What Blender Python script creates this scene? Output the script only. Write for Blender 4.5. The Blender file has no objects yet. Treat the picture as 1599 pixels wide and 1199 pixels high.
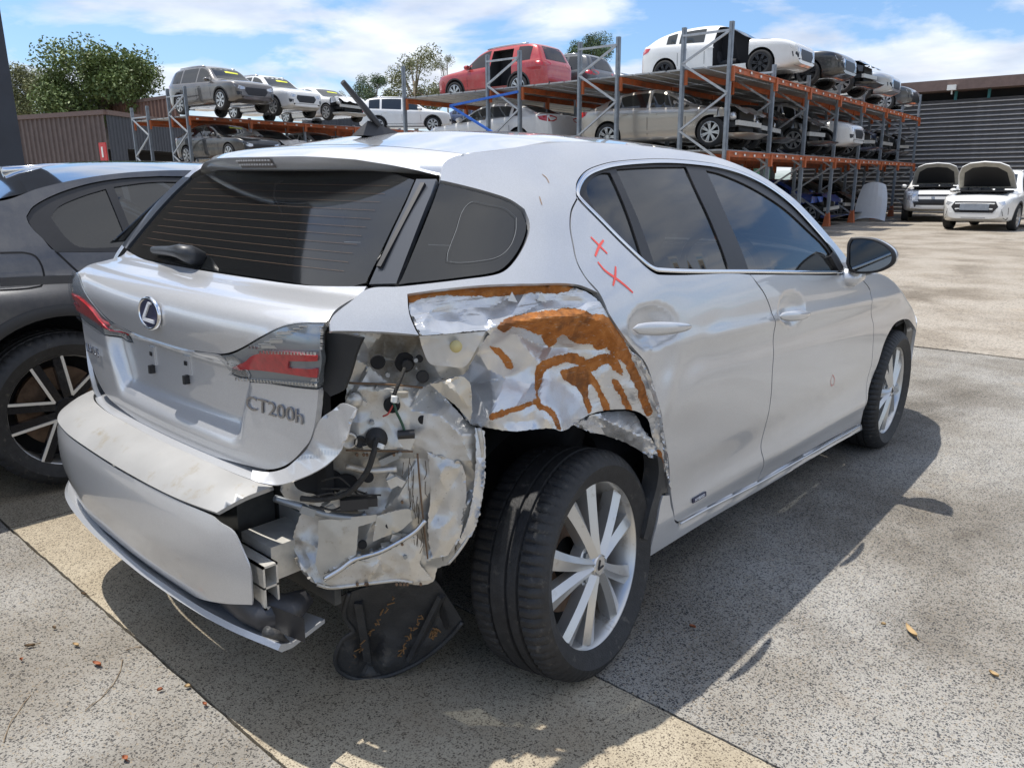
import bpy, bmesh, math, random
import numpy as np
from mathutils import Vector, Matrix, Quaternion
from mathutils.geometry import delaunay_2d_cdt
from mathutils.bvhtree import BVHTree
random.seed(7); RNG = np.random.default_rng(7)
SC = bpy.context.scene
COL = SC.collection
rad = math.radians

# ------------------------------------------------------------------ camera
FPX = 1209.2
CAM = np.array([1.9172, -1.5495, 1.2714])
YAW, PITCH, ROLL = 0.717, 0.2486, 0.017
def cam_axes(yaw, pitch, roll):
    cy, sy, cp, sp = math.cos(yaw), math.sin(yaw), math.cos(pitch), math.sin(pitch)
    f = np.array([-sy*cp, cy*cp, -sp]); r = np.array([cy, sy, 0.0]); u = np.cross(r, f)
    return math.cos(roll)*r + math.sin(roll)*u, math.cos(roll)*u - math.sin(roll)*r, f
CR, CU, CF = cam_axes(YAW, PITCH, ROLL)
cd = bpy.data.cameras.new('camera'); camo = bpy.data.objects.new('camera', cd); COL.objects.link(camo)
cd.sensor_fit = 'HORIZONTAL'; cd.sensor_width = 36.0; cd.lens = FPX/1599*36.0
cd.clip_start = 0.05; cd.clip_end = 3000
m = Matrix.Identity(4)
for i in range(3):
    m[i][0], m[i][1], m[i][2], m[i][3] = CR[i], CU[i], -CF[i], CAM[i]
camo.matrix_world = m
SC.camera = camo

# ------------------------------------------------------------------ sky, sun, exposure
SUNDIR = Vector((-0.30, -0.13, 1.0)).normalized()      # towards the sun: behind-left and high
SUN_EL = math.asin(SUNDIR.z); SUN_AZ = math.atan2(SUNDIR.x, SUNDIR.y)
W = bpy.data.worlds.new('World'); SC.world = W; W.use_nodes = True
nt = W.node_tree; nt.nodes.clear()
def N(tree, typ, **kw):
    n = tree.nodes.new(typ)
    for k, v in kw.items():
        if k == 'ins':
            for a, b in v.items(): n.inputs[a].default_value = b
        else: setattr(n, k, v)
    return n
def ramp(tree, stops, interp='LINEAR'):
    n = tree.nodes.new('ShaderNodeValToRGB'); n.color_ramp.interpolation = interp
    e = n.color_ramp.elements
    while len(e) < len(stops): e.new(0.5)
    for k, (p, c) in enumerate(stops):
        e[k].position = p; e[k].color = c if len(c) == 4 else (*c, 1)
    return n
sky = N(nt, 'ShaderNodeTexSky', sky_type='NISHITA', sun_disc=False, sun_elevation=SUN_EL, sun_rotation=SUN_AZ,
        air_density=1.0, dust_density=1.2, ozone_density=1.6)
tc = N(nt, 'ShaderNodeTexCoord')
# clouds: the view direction projected on a cloud deck, so banks flatten towards the horizon
sep = N(nt, 'ShaderNodeSeparateXYZ'); nt.links.new(tc.outputs['Generated'], sep.inputs[0])
mz = N(nt, 'ShaderNodeMath', operation='MAXIMUM', ins={1: 0.0}); nt.links.new(sep.outputs['Z'], mz.inputs[0])
az = N(nt, 'ShaderNodeMath', operation='ADD', ins={1: 0.16}); nt.links.new(mz.outputs[0], az.inputs[0])
dv = N(nt, 'ShaderNodeVectorMath', operation='DIVIDE'); nt.links.new(tc.outputs['Generated'], dv.inputs[0])
cb = N(nt, 'ShaderNodeCombineXYZ'); [nt.links.new(az.outputs[0], cb.inputs[i]) for i in range(3)]
nt.links.new(cb.outputs[0], dv.inputs[1])
mp = N(nt, 'ShaderNodeMapping', ins={'Location': (0.9, 2.3, 0.0), 'Scale': (1.0, 1.0, 1.6)}); nt.links.new(dv.outputs[0], mp.inputs[0])
n1 = N(nt, 'ShaderNodeTexNoise', ins={'Scale': 1.15, 'Detail': 9.0, 'Roughness': 0.56, 'Distortion': 0.25}); nt.links.new(mp.outputs[0], n1.inputs['Vector'])
cr = ramp(nt, [(0.43, (0, 0, 0)), (0.52, (.75, .75, .75)), (0.66, (1, 1, 1))]); nt.links.new(n1.outputs['Fac'], cr.inputs[0])
n2 = N(nt, 'ShaderNodeTexNoise', ins={'Scale': 2.6, 'Detail': 6.0, 'Roughness': 0.5}); nt.links.new(mp.outputs[0], n2.inputs['Vector'])
cc = ramp(nt, [(0.3, (5.4, 5.9, 7.0)), (0.62, (9.0, 9.2, 9.6))]); nt.links.new(n2.outputs['Fac'], cc.inputs[0])
skg = N(nt, 'ShaderNodeMix', data_type='RGBA', blend_type='MULTIPLY', ins={0: 1.0, 7: (1.05, 1.28, 1.52, 1)}); nt.links.new(sky.outputs[0], skg.inputs[6])
mx = N(nt, 'ShaderNodeMix', data_type='RGBA'); nt.links.new(cr.outputs[0], mx.inputs[0])
nt.links.new(skg.outputs[2], mx.inputs[6]); nt.links.new(cc.outputs[0], mx.inputs[7])
bgn = N(nt, 'ShaderNodeBackground', ins={'Strength': 0.095}); nt.links.new(mx.outputs[2], bgn.inputs['Color'])
wo = N(nt, 'ShaderNodeOutputWorld'); nt.links.new(bgn.outputs[0], wo.inputs['Surface'])
sl = bpy.data.lights.new('sun', 'SUN'); sl.energy = 4.1; sl.angle = rad(0.55); sl.color = (1.0, 0.955, 0.89)
so = bpy.data.objects.new('sun', sl); COL.objects.link(so)
so.rotation_euler = SUNDIR.to_track_quat('Z', 'Y').to_euler()
SC.view_settings.view_transform = 'Standard'; SC.view_settings.look = 'None'
SC.view_settings.gamma = 1.0; SC.view_settings.exposure = 0.38
SC.cycles.use_denoising = True; SC.cycles.max_bounces = 8; SC.cycles.transparent_max_bounces = 12

# ------------------------------------------------------------------ helpers: objects
def tag(o, label=None, cat=None, group=None, kind=None):
    if label: o['label'] = label
    if cat: o['category'] = cat
    if group: o['group'] = group
    if kind: o['kind'] = kind
    return o
def empty(name, loc=(0, 0, 0), rz=0, parent=None):
    o = bpy.data.objects.new(name, None); COL.objects.link(o); o.location = loc; o.rotation_euler = (0, 0, rz)
    o.empty_display_size = 0.2
    if parent: o.parent = parent
    return o
def add(name, me, mat=None, parent=None):
    o = bpy.data.objects.new(name, me); COL.objects.link(o)
    if mat is not None and not me.materials: me.materials.append(mat)
    if parent: o.parent = parent
    return o
def pymesh(name, v, f, smooth=True):
    me = bpy.data.meshes.new(name); me.from_pydata([tuple(map(float, p)) for p in v], [], [tuple(int(i) for i in t) for t in f]); me.update()
    if smooth: me.polygons.foreach_set('use_smooth', [True]*len(me.polygons))
    return me
def sharp(me, deg=35):
    me.set_sharp_from_angle(angle=rad(deg)); return me
class MB:
    "collects boxes, prisms, bars, tubes, lathes into one mesh"
    def __init__(s): s.v = []; s.f = []; s.mi = []
    def put(s, v, f, mi=0):
        o = len(s.v); s.v += [tuple(map(float, p)) for p in v]; s.f += [tuple(i+o for i in t) for t in f]; s.mi += [mi]*len(f); return s
    def box(s, a, b, M=None, mi=0):
        x0, y0, z0 = a; x1, y1, z1 = b
        v = [Vector(p) for p in ((x0,y0,z0),(x1,y0,z0),(x1,y1,z0),(x0,y1,z0),(x0,y0,z1),(x1,y0,z1),(x1,y1,z1),(x0,y1,z1))]
        if M is not None: v = [M @ p for p in v]
        return s.put(v, [(0,3,2,1),(4,5,6,7),(0,1,5,4),(1,2,6,5),(2,3,7,6),(3,0,4,7)], mi)
    def bar(s, p, q, w, h, up=(0, 0, 1), mi=0):
        p, q = Vector(p), Vector(q); d = (q-p).normalized(); sd = d.cross(Vector(up))
        if sd.length < 1e-4: sd = d.cross(Vector((1, 0, 0)))
        sd.normalize(); u = sd.cross(d)
        v = [e + sd*a*w/2 + u*b*h/2 for e in (p, q) for a, b in ((-1,-1),(1,-1),(1,1),(-1,1))]
        return s.put(v, [(0,1,2,3),(7,6,5,4),(0,4,5,1),(1,5,6,2),(2,6,7,3),(3,7,4,0)], mi)
    def tube(s, pts, r, n=8, cap=True, mi=0):
        pts = [Vector(p) for p in pts]; R = r if hasattr(r, '__len__') else [r]*len(pts)
        d0 = (pts[1]-pts[0]).normalized(); a = d0.orthogonal().normalized(); v = []
        for i, p in enumerate(pts):
            d = (pts[min(i+1, len(pts)-1)]-pts[max(i-1, 0)]).normalized()
            a = (a - d*a.dot(d)).normalized(); b = d.cross(a)
            v += [p + (a*math.cos(t)+b*math.sin(t))*R[i] for t in [2*math.pi*k/n for k in range(n)]]
        f = [(i*n+k, i*n+(k+1) % n, (i+1)*n+(k+1) % n, (i+1)*n+k) for i in range(len(pts)-1) for k in range(n)]
        if cap: f += [tuple(range(n))[::-1], tuple((len(pts)-1)*n+k for k in range(n))]
        return s.put(v, f, mi)
    def lathe(s, prof, n=48, M=None, mi=0, closed=False):
        "prof = [(r, h)], axis X"
        v = []
        for r, h in prof:
            for k in range(n):
                t = 2*math.pi*k/n; p = Vector((h, r*math.cos(t), r*math.sin(t))); v.append(M @ p if M is not None else p)
        m_ = len(prof); f = [(i*n+k, ((i+1) % m_)*n+k, ((i+1) % m_)*n+(k+1) % n, i*n+(k+1) % n) for i in range(m_ if closed else m_-1) for k in range(n)]
        return s.put(v, f, mi)
    def mesh(s, name, smooth=False, deg=None):
        me = pymesh(name, s.v, s.f, smooth)
        if any(s.mi): me.polygons.foreach_set('material_index', s.mi)
        if deg: me.polygons.foreach_set('use_smooth', [True]*len(me.polygons)); sharp(me, deg)
        return me
    def obj(s, name, mats, parent=None, smooth=False, deg=None):
        me = s.mesh(name, smooth, deg)
        for mm in (mats if isinstance(mats, (list, tuple)) else [mats]): me.materials.append(mm)
        return add(name, me, None, parent)

# ------------------------------------------------------------------ helpers: pixels, curves, patches
def raydir(px, py):
    px, py = np.asarray(px, float), np.asarray(py, float)
    return CF + ((px-799.5)/FPX)[..., None]*CR + ((599.5-py)/FPX)[..., None]*CU
def toscr(Pw):
    d = np.asarray(Pw, float) - CAM; z = d @ CF
    return np.stack([799.5+FPX*(d @ CR)/z, 599.5-FPX*(d @ CU)/z], -1)
def at(px, py, ax, val):
    d = raydir(px, py); t = (val-CAM[ax])/d[..., ax]; return CAM + d*np.asarray(t)[..., None]
def crom(pts, step, closed=True, corner=50):
    "smooth curve through points, sharp corners kept"
    p = np.array(pts, float)[:, :]; n = len(p); idx = range(n if closed else n-1); out = []
    def g(i): return p[i % n] if closed else p[min(max(i, 0), n-1)]
    def isc(i):
        if not closed and (i % n in (0, n-1)): return True
        a, b = g(i)-g(i-1), g(i+1)-g(i); ca = (a@b)/max(np.linalg.norm(a)*np.linalg.norm(b), 1e-9); return math.degrees(math.acos(max(-1, min(1, ca)))) > corner
    for i in idx:
        a, b = g(i), g(i+1); L = np.linalg.norm(b-a)
        if L < 1e-9: continue
        m0 = (b-a) if isc(i) else (g(i+1)-g(i-1))*L/max(np.linalg.norm(g(i+1)-a)+np.linalg.norm(a-g(i-1)), 1e-9)
        m1 = (b-a) if isc(i+1) else (g(i+2)-a)*L/max(np.linalg.norm(g(i+2)-b)+L, 1e-9)
        k = max(1, int(round(L/step)))
        for t in np.arange(k)/k:
            t2, t3 = t*t, t**3
            out.append((2*t3-3*t2+1)*a + (t3-2*t2+t)*m0 + (-2*t3+3*t2)*b + (t3-t2)*m1)
    if not closed: out.append(p[-1])
    return np.array(out)
def inside(pts, poly):
    x, y = pts[:, 0], pts[:, 1]; c = np.zeros(len(pts), bool); q = np.roll(poly, 1, 0)
    for (x1, y1), (x2, y2) in zip(poly, q):
        if y1 == y2: continue
        c ^= ((y1 > y) != (y2 > y)) & (x < (x2-x1)*(y-y1)/(y2-y1)+x1)
    return c
def polydist(pts, poly, closed=True):
    d = np.full(len(pts), 1e9); q = np.roll(poly, -1, 0); n = len(poly) if closed else len(poly)-1
    for a, b in zip(poly[:n], q[:n]):
        ab = b-a; t = np.clip(((pts-a)@ab)/max(ab@ab, 1e-12), 0, 1); d = np.minimum(d, np.linalg.norm(pts-a-t[:, None]*ab, axis=1))
    return d
def inset(poly, g):
    if g == 0: return poly
    a = np.roll(poly, 1, 0); b = np.roll(poly, -1, 0); t = b-a; t /= np.maximum(np.linalg.norm(t, axis=1), 1e-9)[:, None]
    nn = np.stack([-t[:, 1], t[:, 0]], 1)
    area = 0.5*np.sum(poly[:, 0]*b[:, 1]-b[:, 0]*poly[:, 1])
    return poly + nn*(g if area > 0 else -g)
def tri2d(poly, holes=(), h=0.02, extra=None):
    "triangulate a polygon with holes and a regular fill of inner points"
    polys = [np.asarray(poly)]+[np.asarray(x) for x in holes]
    V = np.concatenate(polys); E = []; o = 0
    for q in polys:
        n = len(q); E += [(o+i, o+(i+1) % n) for i in range(n)]; o += n
    lo, hi = polys[0].min(0), polys[0].max(0)
    gx, gy = np.arange(lo[0]+h*.31, hi[0], h), np.arange(lo[1]+h*.37, hi[1], h*.87)
    G = np.array([(x+(j % 2)*h*.5, y) for j, y in enumerate(gy) for x in gx]) if len(gx) and len(gy) else np.zeros((0, 2))
    if extra is not None and len(extra): G = np.concatenate([G, extra])
    if len(G):
        k = inside(G, polys[0])
        for q in polys[1:]: k &= ~inside(G, q)
        G = G[k]
    if len(G):
        k = np.ones(len(G), bool)
        for q in polys: k &= polydist(G, q) > h*.42
        G = G[k]; V = np.concatenate([V, G])
    r = delaunay_2d_cdt([Vector(p) for p in V], E, [], 0, 1e-7)
    v = np.array([tuple(p) for p in r[0]]); f = np.array([t for t in r[2] if len(t) == 3])
    c = v[f].mean(1); k = inside(c, polys[0])
    for q in polys[1:]: k &= ~inside(c, q)
    f = f[k]; a = v[f]
    s = (a[:, 1, 0]-a[:, 0, 0])*(a[:, 2, 1]-a[:, 0, 1])-(a[:, 1, 1]-a[:, 0, 1])*(a[:, 2, 0]-a[:, 0, 0])
    f = f[np.abs(s) > 1e-12]; s = s[np.abs(s) > 1e-12]; f[s < 0] = f[s < 0][:, ::-1]
    return v, f
def vnorm(v, f):
    n = np.zeros_like(v); a = v[f]; fn = np.cross(a[:, 1]-a[:, 0], a[:, 2]-a[:, 0])
    for k in range(3): np.add.at(n, f[:, k], fn)
    return n/np.maximum(np.linalg.norm(n, axis=1), 1e-12)[:, None]
def shell(name, v, f, out, mat, parent=None, thick=0.012, off=0.0, smooth=True, attrs=None):
    "sheet v,f turned to face `out` (vector or point function), with a rim of given depth"
    n = vnorm(v, f); o = np.asarray(out(v) if callable(out) else np.broadcast_to(np.asarray(out, float), v.shape))
    if (n*o).sum() < 0: f = f[:, ::-1]; n = -n
    v = v + n*off
    ed = {}
    for t in f:
        for a, b in ((t[0], t[1]), (t[1], t[2]), (t[2], t[0])):
            ed[(a, b)] = 1
    be = [(a, b) for (a, b) in ed if (b, a) not in ed]
    nv = len(v); faces = [tuple(t) for t in f]; VV = v; rimstart = None
    if thick > 0 and be:
        bi = sorted({i for e in be for i in e}); mp_ = {i: nv+k for k, i in enumerate(bi)}
        VV = np.concatenate([v, v[bi]-n[bi]*thick]); rimstart = len(faces)
        faces += [(b, a, mp_[a], mp_[b]) for a, b in be]
    me = pymesh(name, VV, faces, smooth)
    if smooth and thick > 0 and be:
        s = set(tuple(sorted(e)) for e in be)
        att = me.attributes.new('sharp_edge', 'BOOLEAN', 'EDGE')
        ev = np.zeros(len(me.edges)*2, int); me.edges.foreach_get('vertices', ev); ev = ev.reshape(-1, 2)
        att.data.foreach_set('value', [tuple(sorted(e)) in s for e in ev.tolist()])
    if attrs:
        for k, val in attrs.items():
            a = me.attributes.new(k, 'FLOAT', 'POINT'); full = np.zeros(len(VV)); full[:nv] = val
            if len(VV) > nv: full[nv:] = np.asarray(val)[bi]
            a.data.foreach_set('value', full.astype(np.float32))
    return add(name, me, mat, parent)
class Surf:
    "parametric surface fn(u,v)->xyz with inversion from photo pixels"
    def __init__(s, fn, u0, u1, v0, v1, nu=90, nv=70, out=None):
        s.fn = fn; s.out = out
        uu, vv = np.meshgrid(np.linspace(u0, u1, nu), np.linspace(v0, v1, nv), indexing='ij')
        s.g = np.stack([uu.ravel(), vv.ravel()], 1); Pw = fn(s.g[:, 0], s.g[:, 1]); s.p = toscr(Pw)
        e = 1e-3
        nn = np.cross(fn(s.g[:, 0]+e, s.g[:, 1])-Pw, fn(s.g[:, 0], s.g[:, 1]+e)-Pw); s.facing = np.sign((nn*(CAM-Pw)).sum(1))
        maj = np.median(s.facing); s.ok = s.facing == (maj if maj != 0 else 1)
        s.lo = np.array([u0, v0]); s.hi = np.array([u1, v1])
    def inv(s, pts):
        pts = np.asarray(pts, float); out = []
        gg, gp = s.g[s.ok], s.p[s.ok]
        for p in pts:
            u = gg[np.argmin(((gp-p)**2).sum(1))].copy()
            for _ in range(12):
                e = 1e-4; q = toscr(s.fn(np.array([u[0], u[0]+e, u[0]]), np.array([u[1], u[1], u[1]+e])))
                J = np.stack([(q[1]-q[0])/e, (q[2]-q[0])/e], 1); r = p-q[0]
                try: du = np.linalg.solve(J.T@J+np.eye(2)*1e-3, J.T@r)
                except Exception: break
                L = np.linalg.norm(du); du *= min(1, .1/max(L, 1e-9)); u = np.clip(u+du, s.lo-.2, s.hi+.2)
            out.append(u)
        return np.array(out)
    def panel(s, name, uv, mat, parent, h=.03, g=.0022, thick=.014, holes=(), off=0.0, corner=50, step=None, post=None, attrs=None, raw=False):
        st = step or h*.5
        poly = np.asarray(uv) if raw else crom(uv, st, corner=corner)
        poly = inset(poly, g); hs = [inset(crom(q, st, corner=corner), -g) for q in holes]
        v2, f = tri2d(poly, hs, h); v = s.fn(v2[:, 0], v2[:, 1])
        if post is not None: v = post(v, v2)
        return shell(name, v, f, s.out, mat, parent, thick, off, attrs=attrs(v, v2) if attrs else None)
def pchip(xs, ys, x):
    xs, ys, x = np.asarray(xs, float), np.asarray(ys, float), np.asarray(x, float)
    h = np.diff(xs); d = np.diff(ys, axis=0)/h.reshape((-1,)+(1,)*(ys.ndim-1))
    m = np.zeros_like(ys); m[0], m[-1] = d[0], d[-1]
    if len(xs) > 2:
        a, b = d[:-1], d[1:]; w1, w2 = (2*h[1:]+h[:-1]), (h[1:]+2*h[:-1])
        w1, w2 = [w.reshape((-1,)+(1,)*(ys.ndim-1)) for w in (w1, w2)]
        with np.errstate(all='ignore'): mm = (w1+w2)/(w1/a+w2/b)
        m[1:-1] = np.where(a*b > 0, mm, 0)
    i = np.clip(np.searchsorted(xs, x)-1, 0, len(xs)-2); H = h[i]; t = np.clip((x-xs[i])/H, -.5, 1.5)
    sh = (-1,)+(1,)*(ys.ndim-1); t_, H_ = (t.reshape(sh), H.reshape(sh)) if ys.ndim > 1 else (t, H)
    return (2*t_**3-3*t_**2+1)*ys[i]+(t_**3-2*t_**2+t_)*H_*m[i]+(-2*t_**3+3*t_**2)*ys[i+1]+(t_**3-t_**2)*H_*m[i+1]
def gsmooth(A, s, ax):
    if s <= 0: return A
    k = np.exp(-.5*(np.arange(-3*s, 3*s+1)/s)**2); k /= k.sum(); r = len(k)//2
    B = np.concatenate([np.repeat(np.take(A, [0], ax), r, ax)*1, A, np.repeat(np.take(A, [-1], ax), r, ax)], ax)
    # linear end extrapolation keeps slopes
    return np.apply_along_axis(lambda q: np.convolve(q, k, 'valid'), ax, B)
class Grid2:
    "smoothed table lookup (bicubic)"
    def __init__(s, ys, zs, T, dy=.02, dz=.01, sy=4, sz=2):
        T = np.array(T, float); s.y = np.arange(ys[0], ys[-1]+dy/2, dy); s.z = np.arange(zs[0], zs[-1]+dz/2, dz)
        A = pchip(zs, T, s.z); A = pchip(ys, A.T, s.y)          # -> [y, z]
        A = gsmooth(gsmooth(A, sy, 0), sz, 1); s.A = A; s.dy, s.dz = dy, dz
    def __call__(s, y, z):
        y, z = np.asarray(y, float), np.asarray(z, float)
        a = np.clip((y-s.y[0])/s.dy, 0, len(s.y)-1.001); b = np.clip((z-s.z[0])/s.dz, 0, len(s.z)-1.001)
        i, j = a.astype(int), b.astype(int); t, w = a-i, b-j
        def cub(p0, p1, p2, p3, t): return p1+.5*t*(p2-p0+t*(2*p0-5*p1+4*p2-p3+t*(3*(p1-p2)+p3-p0)))
        n, m_ = s.A.shape; R = []
        for k in (-1, 0, 1, 2):
            ii = np.clip(i+k, 0, n-1)
            R.append(cub(*[s.A[ii, np.clip(j+q, 0, m_-1)] for q in (-1, 0, 1, 2)], w))
        return cub(*R, t)
# ------------------------------------------------------------------ materials
MATS = {}
def new_mat(name):
    m = bpy.data.materials.new(name); m.use_nodes = True; t = m.node_tree; b = t.nodes['Principled BSDF']; return m, t, b
def link(t, a, b): t.links.new(a, b)
def pbr(name, col, rough=.5, metal=0.0, coat=0.0, var=0.0, vscale=8.0, bump=0.0, bscale=60.0, spec=.5, dirt=None, rvar=0.0, coatr=.03):
    m, t, b = new_mat(name)
    b.inputs['Base Color'].default_value = (*col, 1); b.inputs['Roughness'].default_value = rough
    b.inputs['Metallic'].default_value = metal; b.inputs['Coat Weight'].default_value = coat; b.inputs['Coat Roughness'].default_value = coatr
    b.inputs['Specular IOR Level'].default_value = spec
    if var or bump or dirt or rvar:
        tc = N(t, 'ShaderNodeTexCoord'); nz = N(t, 'ShaderNodeTexNoise', ins={'Scale': vscale, 'Detail': 6.0, 'Roughness': .6}); link(t, tc.outputs['Object'], nz.inputs['Vector'])
        last = None
        if var:
            r = ramp(t, [(.3, tuple(c*(1-var) for c in col)), (.7, tuple(min(1, c*(1+var)) for c in col))]); link(t, nz.outputs['Fac'], r.inputs[0]); last = r.outputs[0]
        if dirt:
            n2 = N(t, 'ShaderNodeTexNoise', ins={'Scale': dirt[1], 'Detail': 8.0, 'Roughness': .7}); link(t, tc.outputs['Object'], n2.inputs['Vector'])
            r2 = ramp(t, [(dirt[2], (0, 0, 0)), (dirt[2]+.15, (1, 1, 1))]); link(t, n2.outputs['Fac'], r2.inputs[0])
            mx = N(t, 'ShaderNodeMix', data_type='RGBA'); mx.inputs[6].default_value = (*col, 1)
            if last: link(t, last, mx.inputs[6])
            mx.inputs[7].default_value = (*dirt[0], 1); link(t, r2.outputs[0], mx.inputs[0]); last = mx.outputs[2]
        if last: link(t, last, b.inputs['Base Color'])
        if rvar:
            mr = N(t, 'ShaderNodeMapRange', ins={3: rough-rvar, 4: rough+rvar}); link(t, nz.outputs['Fac'], mr.inputs[0]); link(t, mr.outputs[0], b.inputs['Roughness'])
        if bump:
            n3 = N(t, 'ShaderNodeTexNoise', ins={'Scale': bscale, 'Detail': 4.0}); link(t, tc.outputs['Object'], n3.inputs['Vector'])
            bp = N(t, 'ShaderNodeBump', ins={'Strength': bump, 'Distance': .01}); link(t, n3.outputs['Fac'], bp.inputs['Height']); link(t, bp.outputs[0], b.inputs['Normal'])
    MATS[name] = m; return m
def paint(name, col, metal=.55, rough=.32, dust=.12):
    "car paint: flake base under clear coat, thin film of dust"
    m, t, b = new_mat(name)
    tc = N(t, 'ShaderNodeTexCoord'); fl = N(t, 'ShaderNodeTexVoronoi', ins={'Scale': 900.0}); link(t, tc.outputs['Object'], fl.inputs['Vector'])
    r = ramp(t, [(0, tuple(c*.88 for c in col)), (1, tuple(min(1, c*1.08) for c in col))]); link(t, fl.outputs['Color'], r.inputs[0])
    nz = N(t, 'ShaderNodeTexNoise', ins={'Scale': 3.0, 'Detail': 9.0, 'Roughness': .72}); link(t, tc.outputs['Object'], nz.inputs['Vector'])
    rr = ramp(t, [(.42, (0, 0, 0)), (.75, (dust, dust, dust))]); link(t, nz.outputs['Fac'], rr.inputs[0])
    mx = N(t, 'ShaderNodeMix', data_type='RGBA', ins={7: (.42, .38, .31, 1)}); link(t, r.outputs[0], mx.inputs[6]); link(t, rr.outputs[0], mx.inputs[0])
    link(t, mx.outputs[2], b.inputs['Base Color'])
    b.inputs['Metallic'].default_value = metal; b.inputs['Roughness'].default_value = rough
    b.inputs['Coat Weight'].default_value = 1.0
    mr = N(t, 'ShaderNodeMapRange', ins={3: .0, 4: .035}); link(t, nz.outputs['Fac'], mr.inputs[0]); link(t, mr.outputs[0], b.inputs['Coat Roughness'])
    MATS[name] = m; return m
SILVER = paint('silver_paint', (.60, .61, .625), .48, .32, .13)
BLACKISH = pbr('cavity_black', (.012, .012, .013), .9)
RUBBER = pbr('rubber', (.022, .022, .023), .75, var=.3, bump=.15, bscale=300)
SEAL = pbr('black_trim', (.018, .018, .02), .45, var=.2)
PIANO = pbr('pillar_trim', (.035, .04, .05), .3, coat=.4)
CHROME = pbr('chrome', (.80, .81, .83), .12, 1.0)
SATIN = pbr('satin_chrome', (.62, .63, .65), .28, 1.0)
ALLOY = pbr('alloy_silver', (.60, .60, .59), .33, .75, coat=.3, dirt=((.24, .19, .13), 9.0, .56))
DISC = pbr('brake_disc', (.25, .17, .12), .5, .7, var=.4, vscale=20)
BEAM_ALU = pbr('bare_aluminium', (.64, .62, .57), .42, .45, var=.12, vscale=30, dirt=((.30, .24, .16), 14.0, .6), bump=.1, bscale=200)
DARKPLASTIC = pbr('dark_plastic', (.035, .036, .038), .55, var=.3, vscale=14, bump=.2, bscale=160, dirt=((.11, .10, .085), 7.0, .55))
CABLE = pbr('cable_sleeve', (.03, .028, .026), .7, var=.4, vscale=80, bump=.6, bscale=500)
REDPEN = pbr('red_marker', (.85, .12, .10), .7)
STEEL = pbr('steel_grey', (.30, .32, .34), .45, .8, var=.15)
def inner_metal():
    "painted inner body metal, thinly oversprayed, with road dirt"
    m, t, b = new_mat('inner_metal')
    tc = N(t, 'ShaderNodeTexCoord'); nz = N(t, 'ShaderNodeTexNoise', ins={'Scale': 6.0, 'Detail': 10.0, 'Roughness': .68}); link(t, tc.outputs['Object'], nz.inputs['Vector'])
    n2 = N(t, 'ShaderNodeTexNoise', ins={'Scale': 120.0, 'Detail': 4.0, 'Roughness': .8}); link(t, tc.outputs['Object'], n2.inputs['Vector'])
    r = ramp(t, [(.36, (.63, .63, .62)), (.54, (.54, .525, .49)), (.66, (.36, .31, .24)), (.80, (.17, .135, .10))]); link(t, nz.outputs['Fac'], r.inputs[0])
    r2 = ramp(t, [(.60, (0, 0, 0)), (.70, (1, 1, 1))]); link(t, n2.outputs['Fac'], r2.inputs[0])
    mx = N(t, 'ShaderNodeMix', data_type='RGBA', ins={7: (.10, .08, .06, 1)}); link(t, r.outputs[0], mx.inputs[6])
    ml = N(t, 'ShaderNodeMath', operation='MULTIPLY'); link(t, r2.outputs[0], ml.inputs[0]); link(t, nz.outputs['Fac'], ml.inputs[1]); link(t, ml.outputs[0], mx.inputs[0])
    link(t, mx.outputs[2], b.inputs['Base Color']); b.inputs['Metallic'].default_value = .55; b.inputs['Roughness'].default_value = .36; b.inputs['Coat Weight'].default_value = .15; b.inputs['Coat Roughness'].default_value = .2
    bp = N(t, 'ShaderNodeBump', ins={'Strength': .12, 'Distance': .003}); n3 = N(t, 'ShaderNodeTexNoise', ins={'Scale': 28.0, 'Detail': 5.0}); link(t, tc.outputs['Object'], n3.inputs['Vector'])
    link(t, n3.outputs['Fac'], bp.inputs['Height']); link(t, bp.outputs[0], b.inputs['Normal'])
    return m
INNER = inner_metal()
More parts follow.
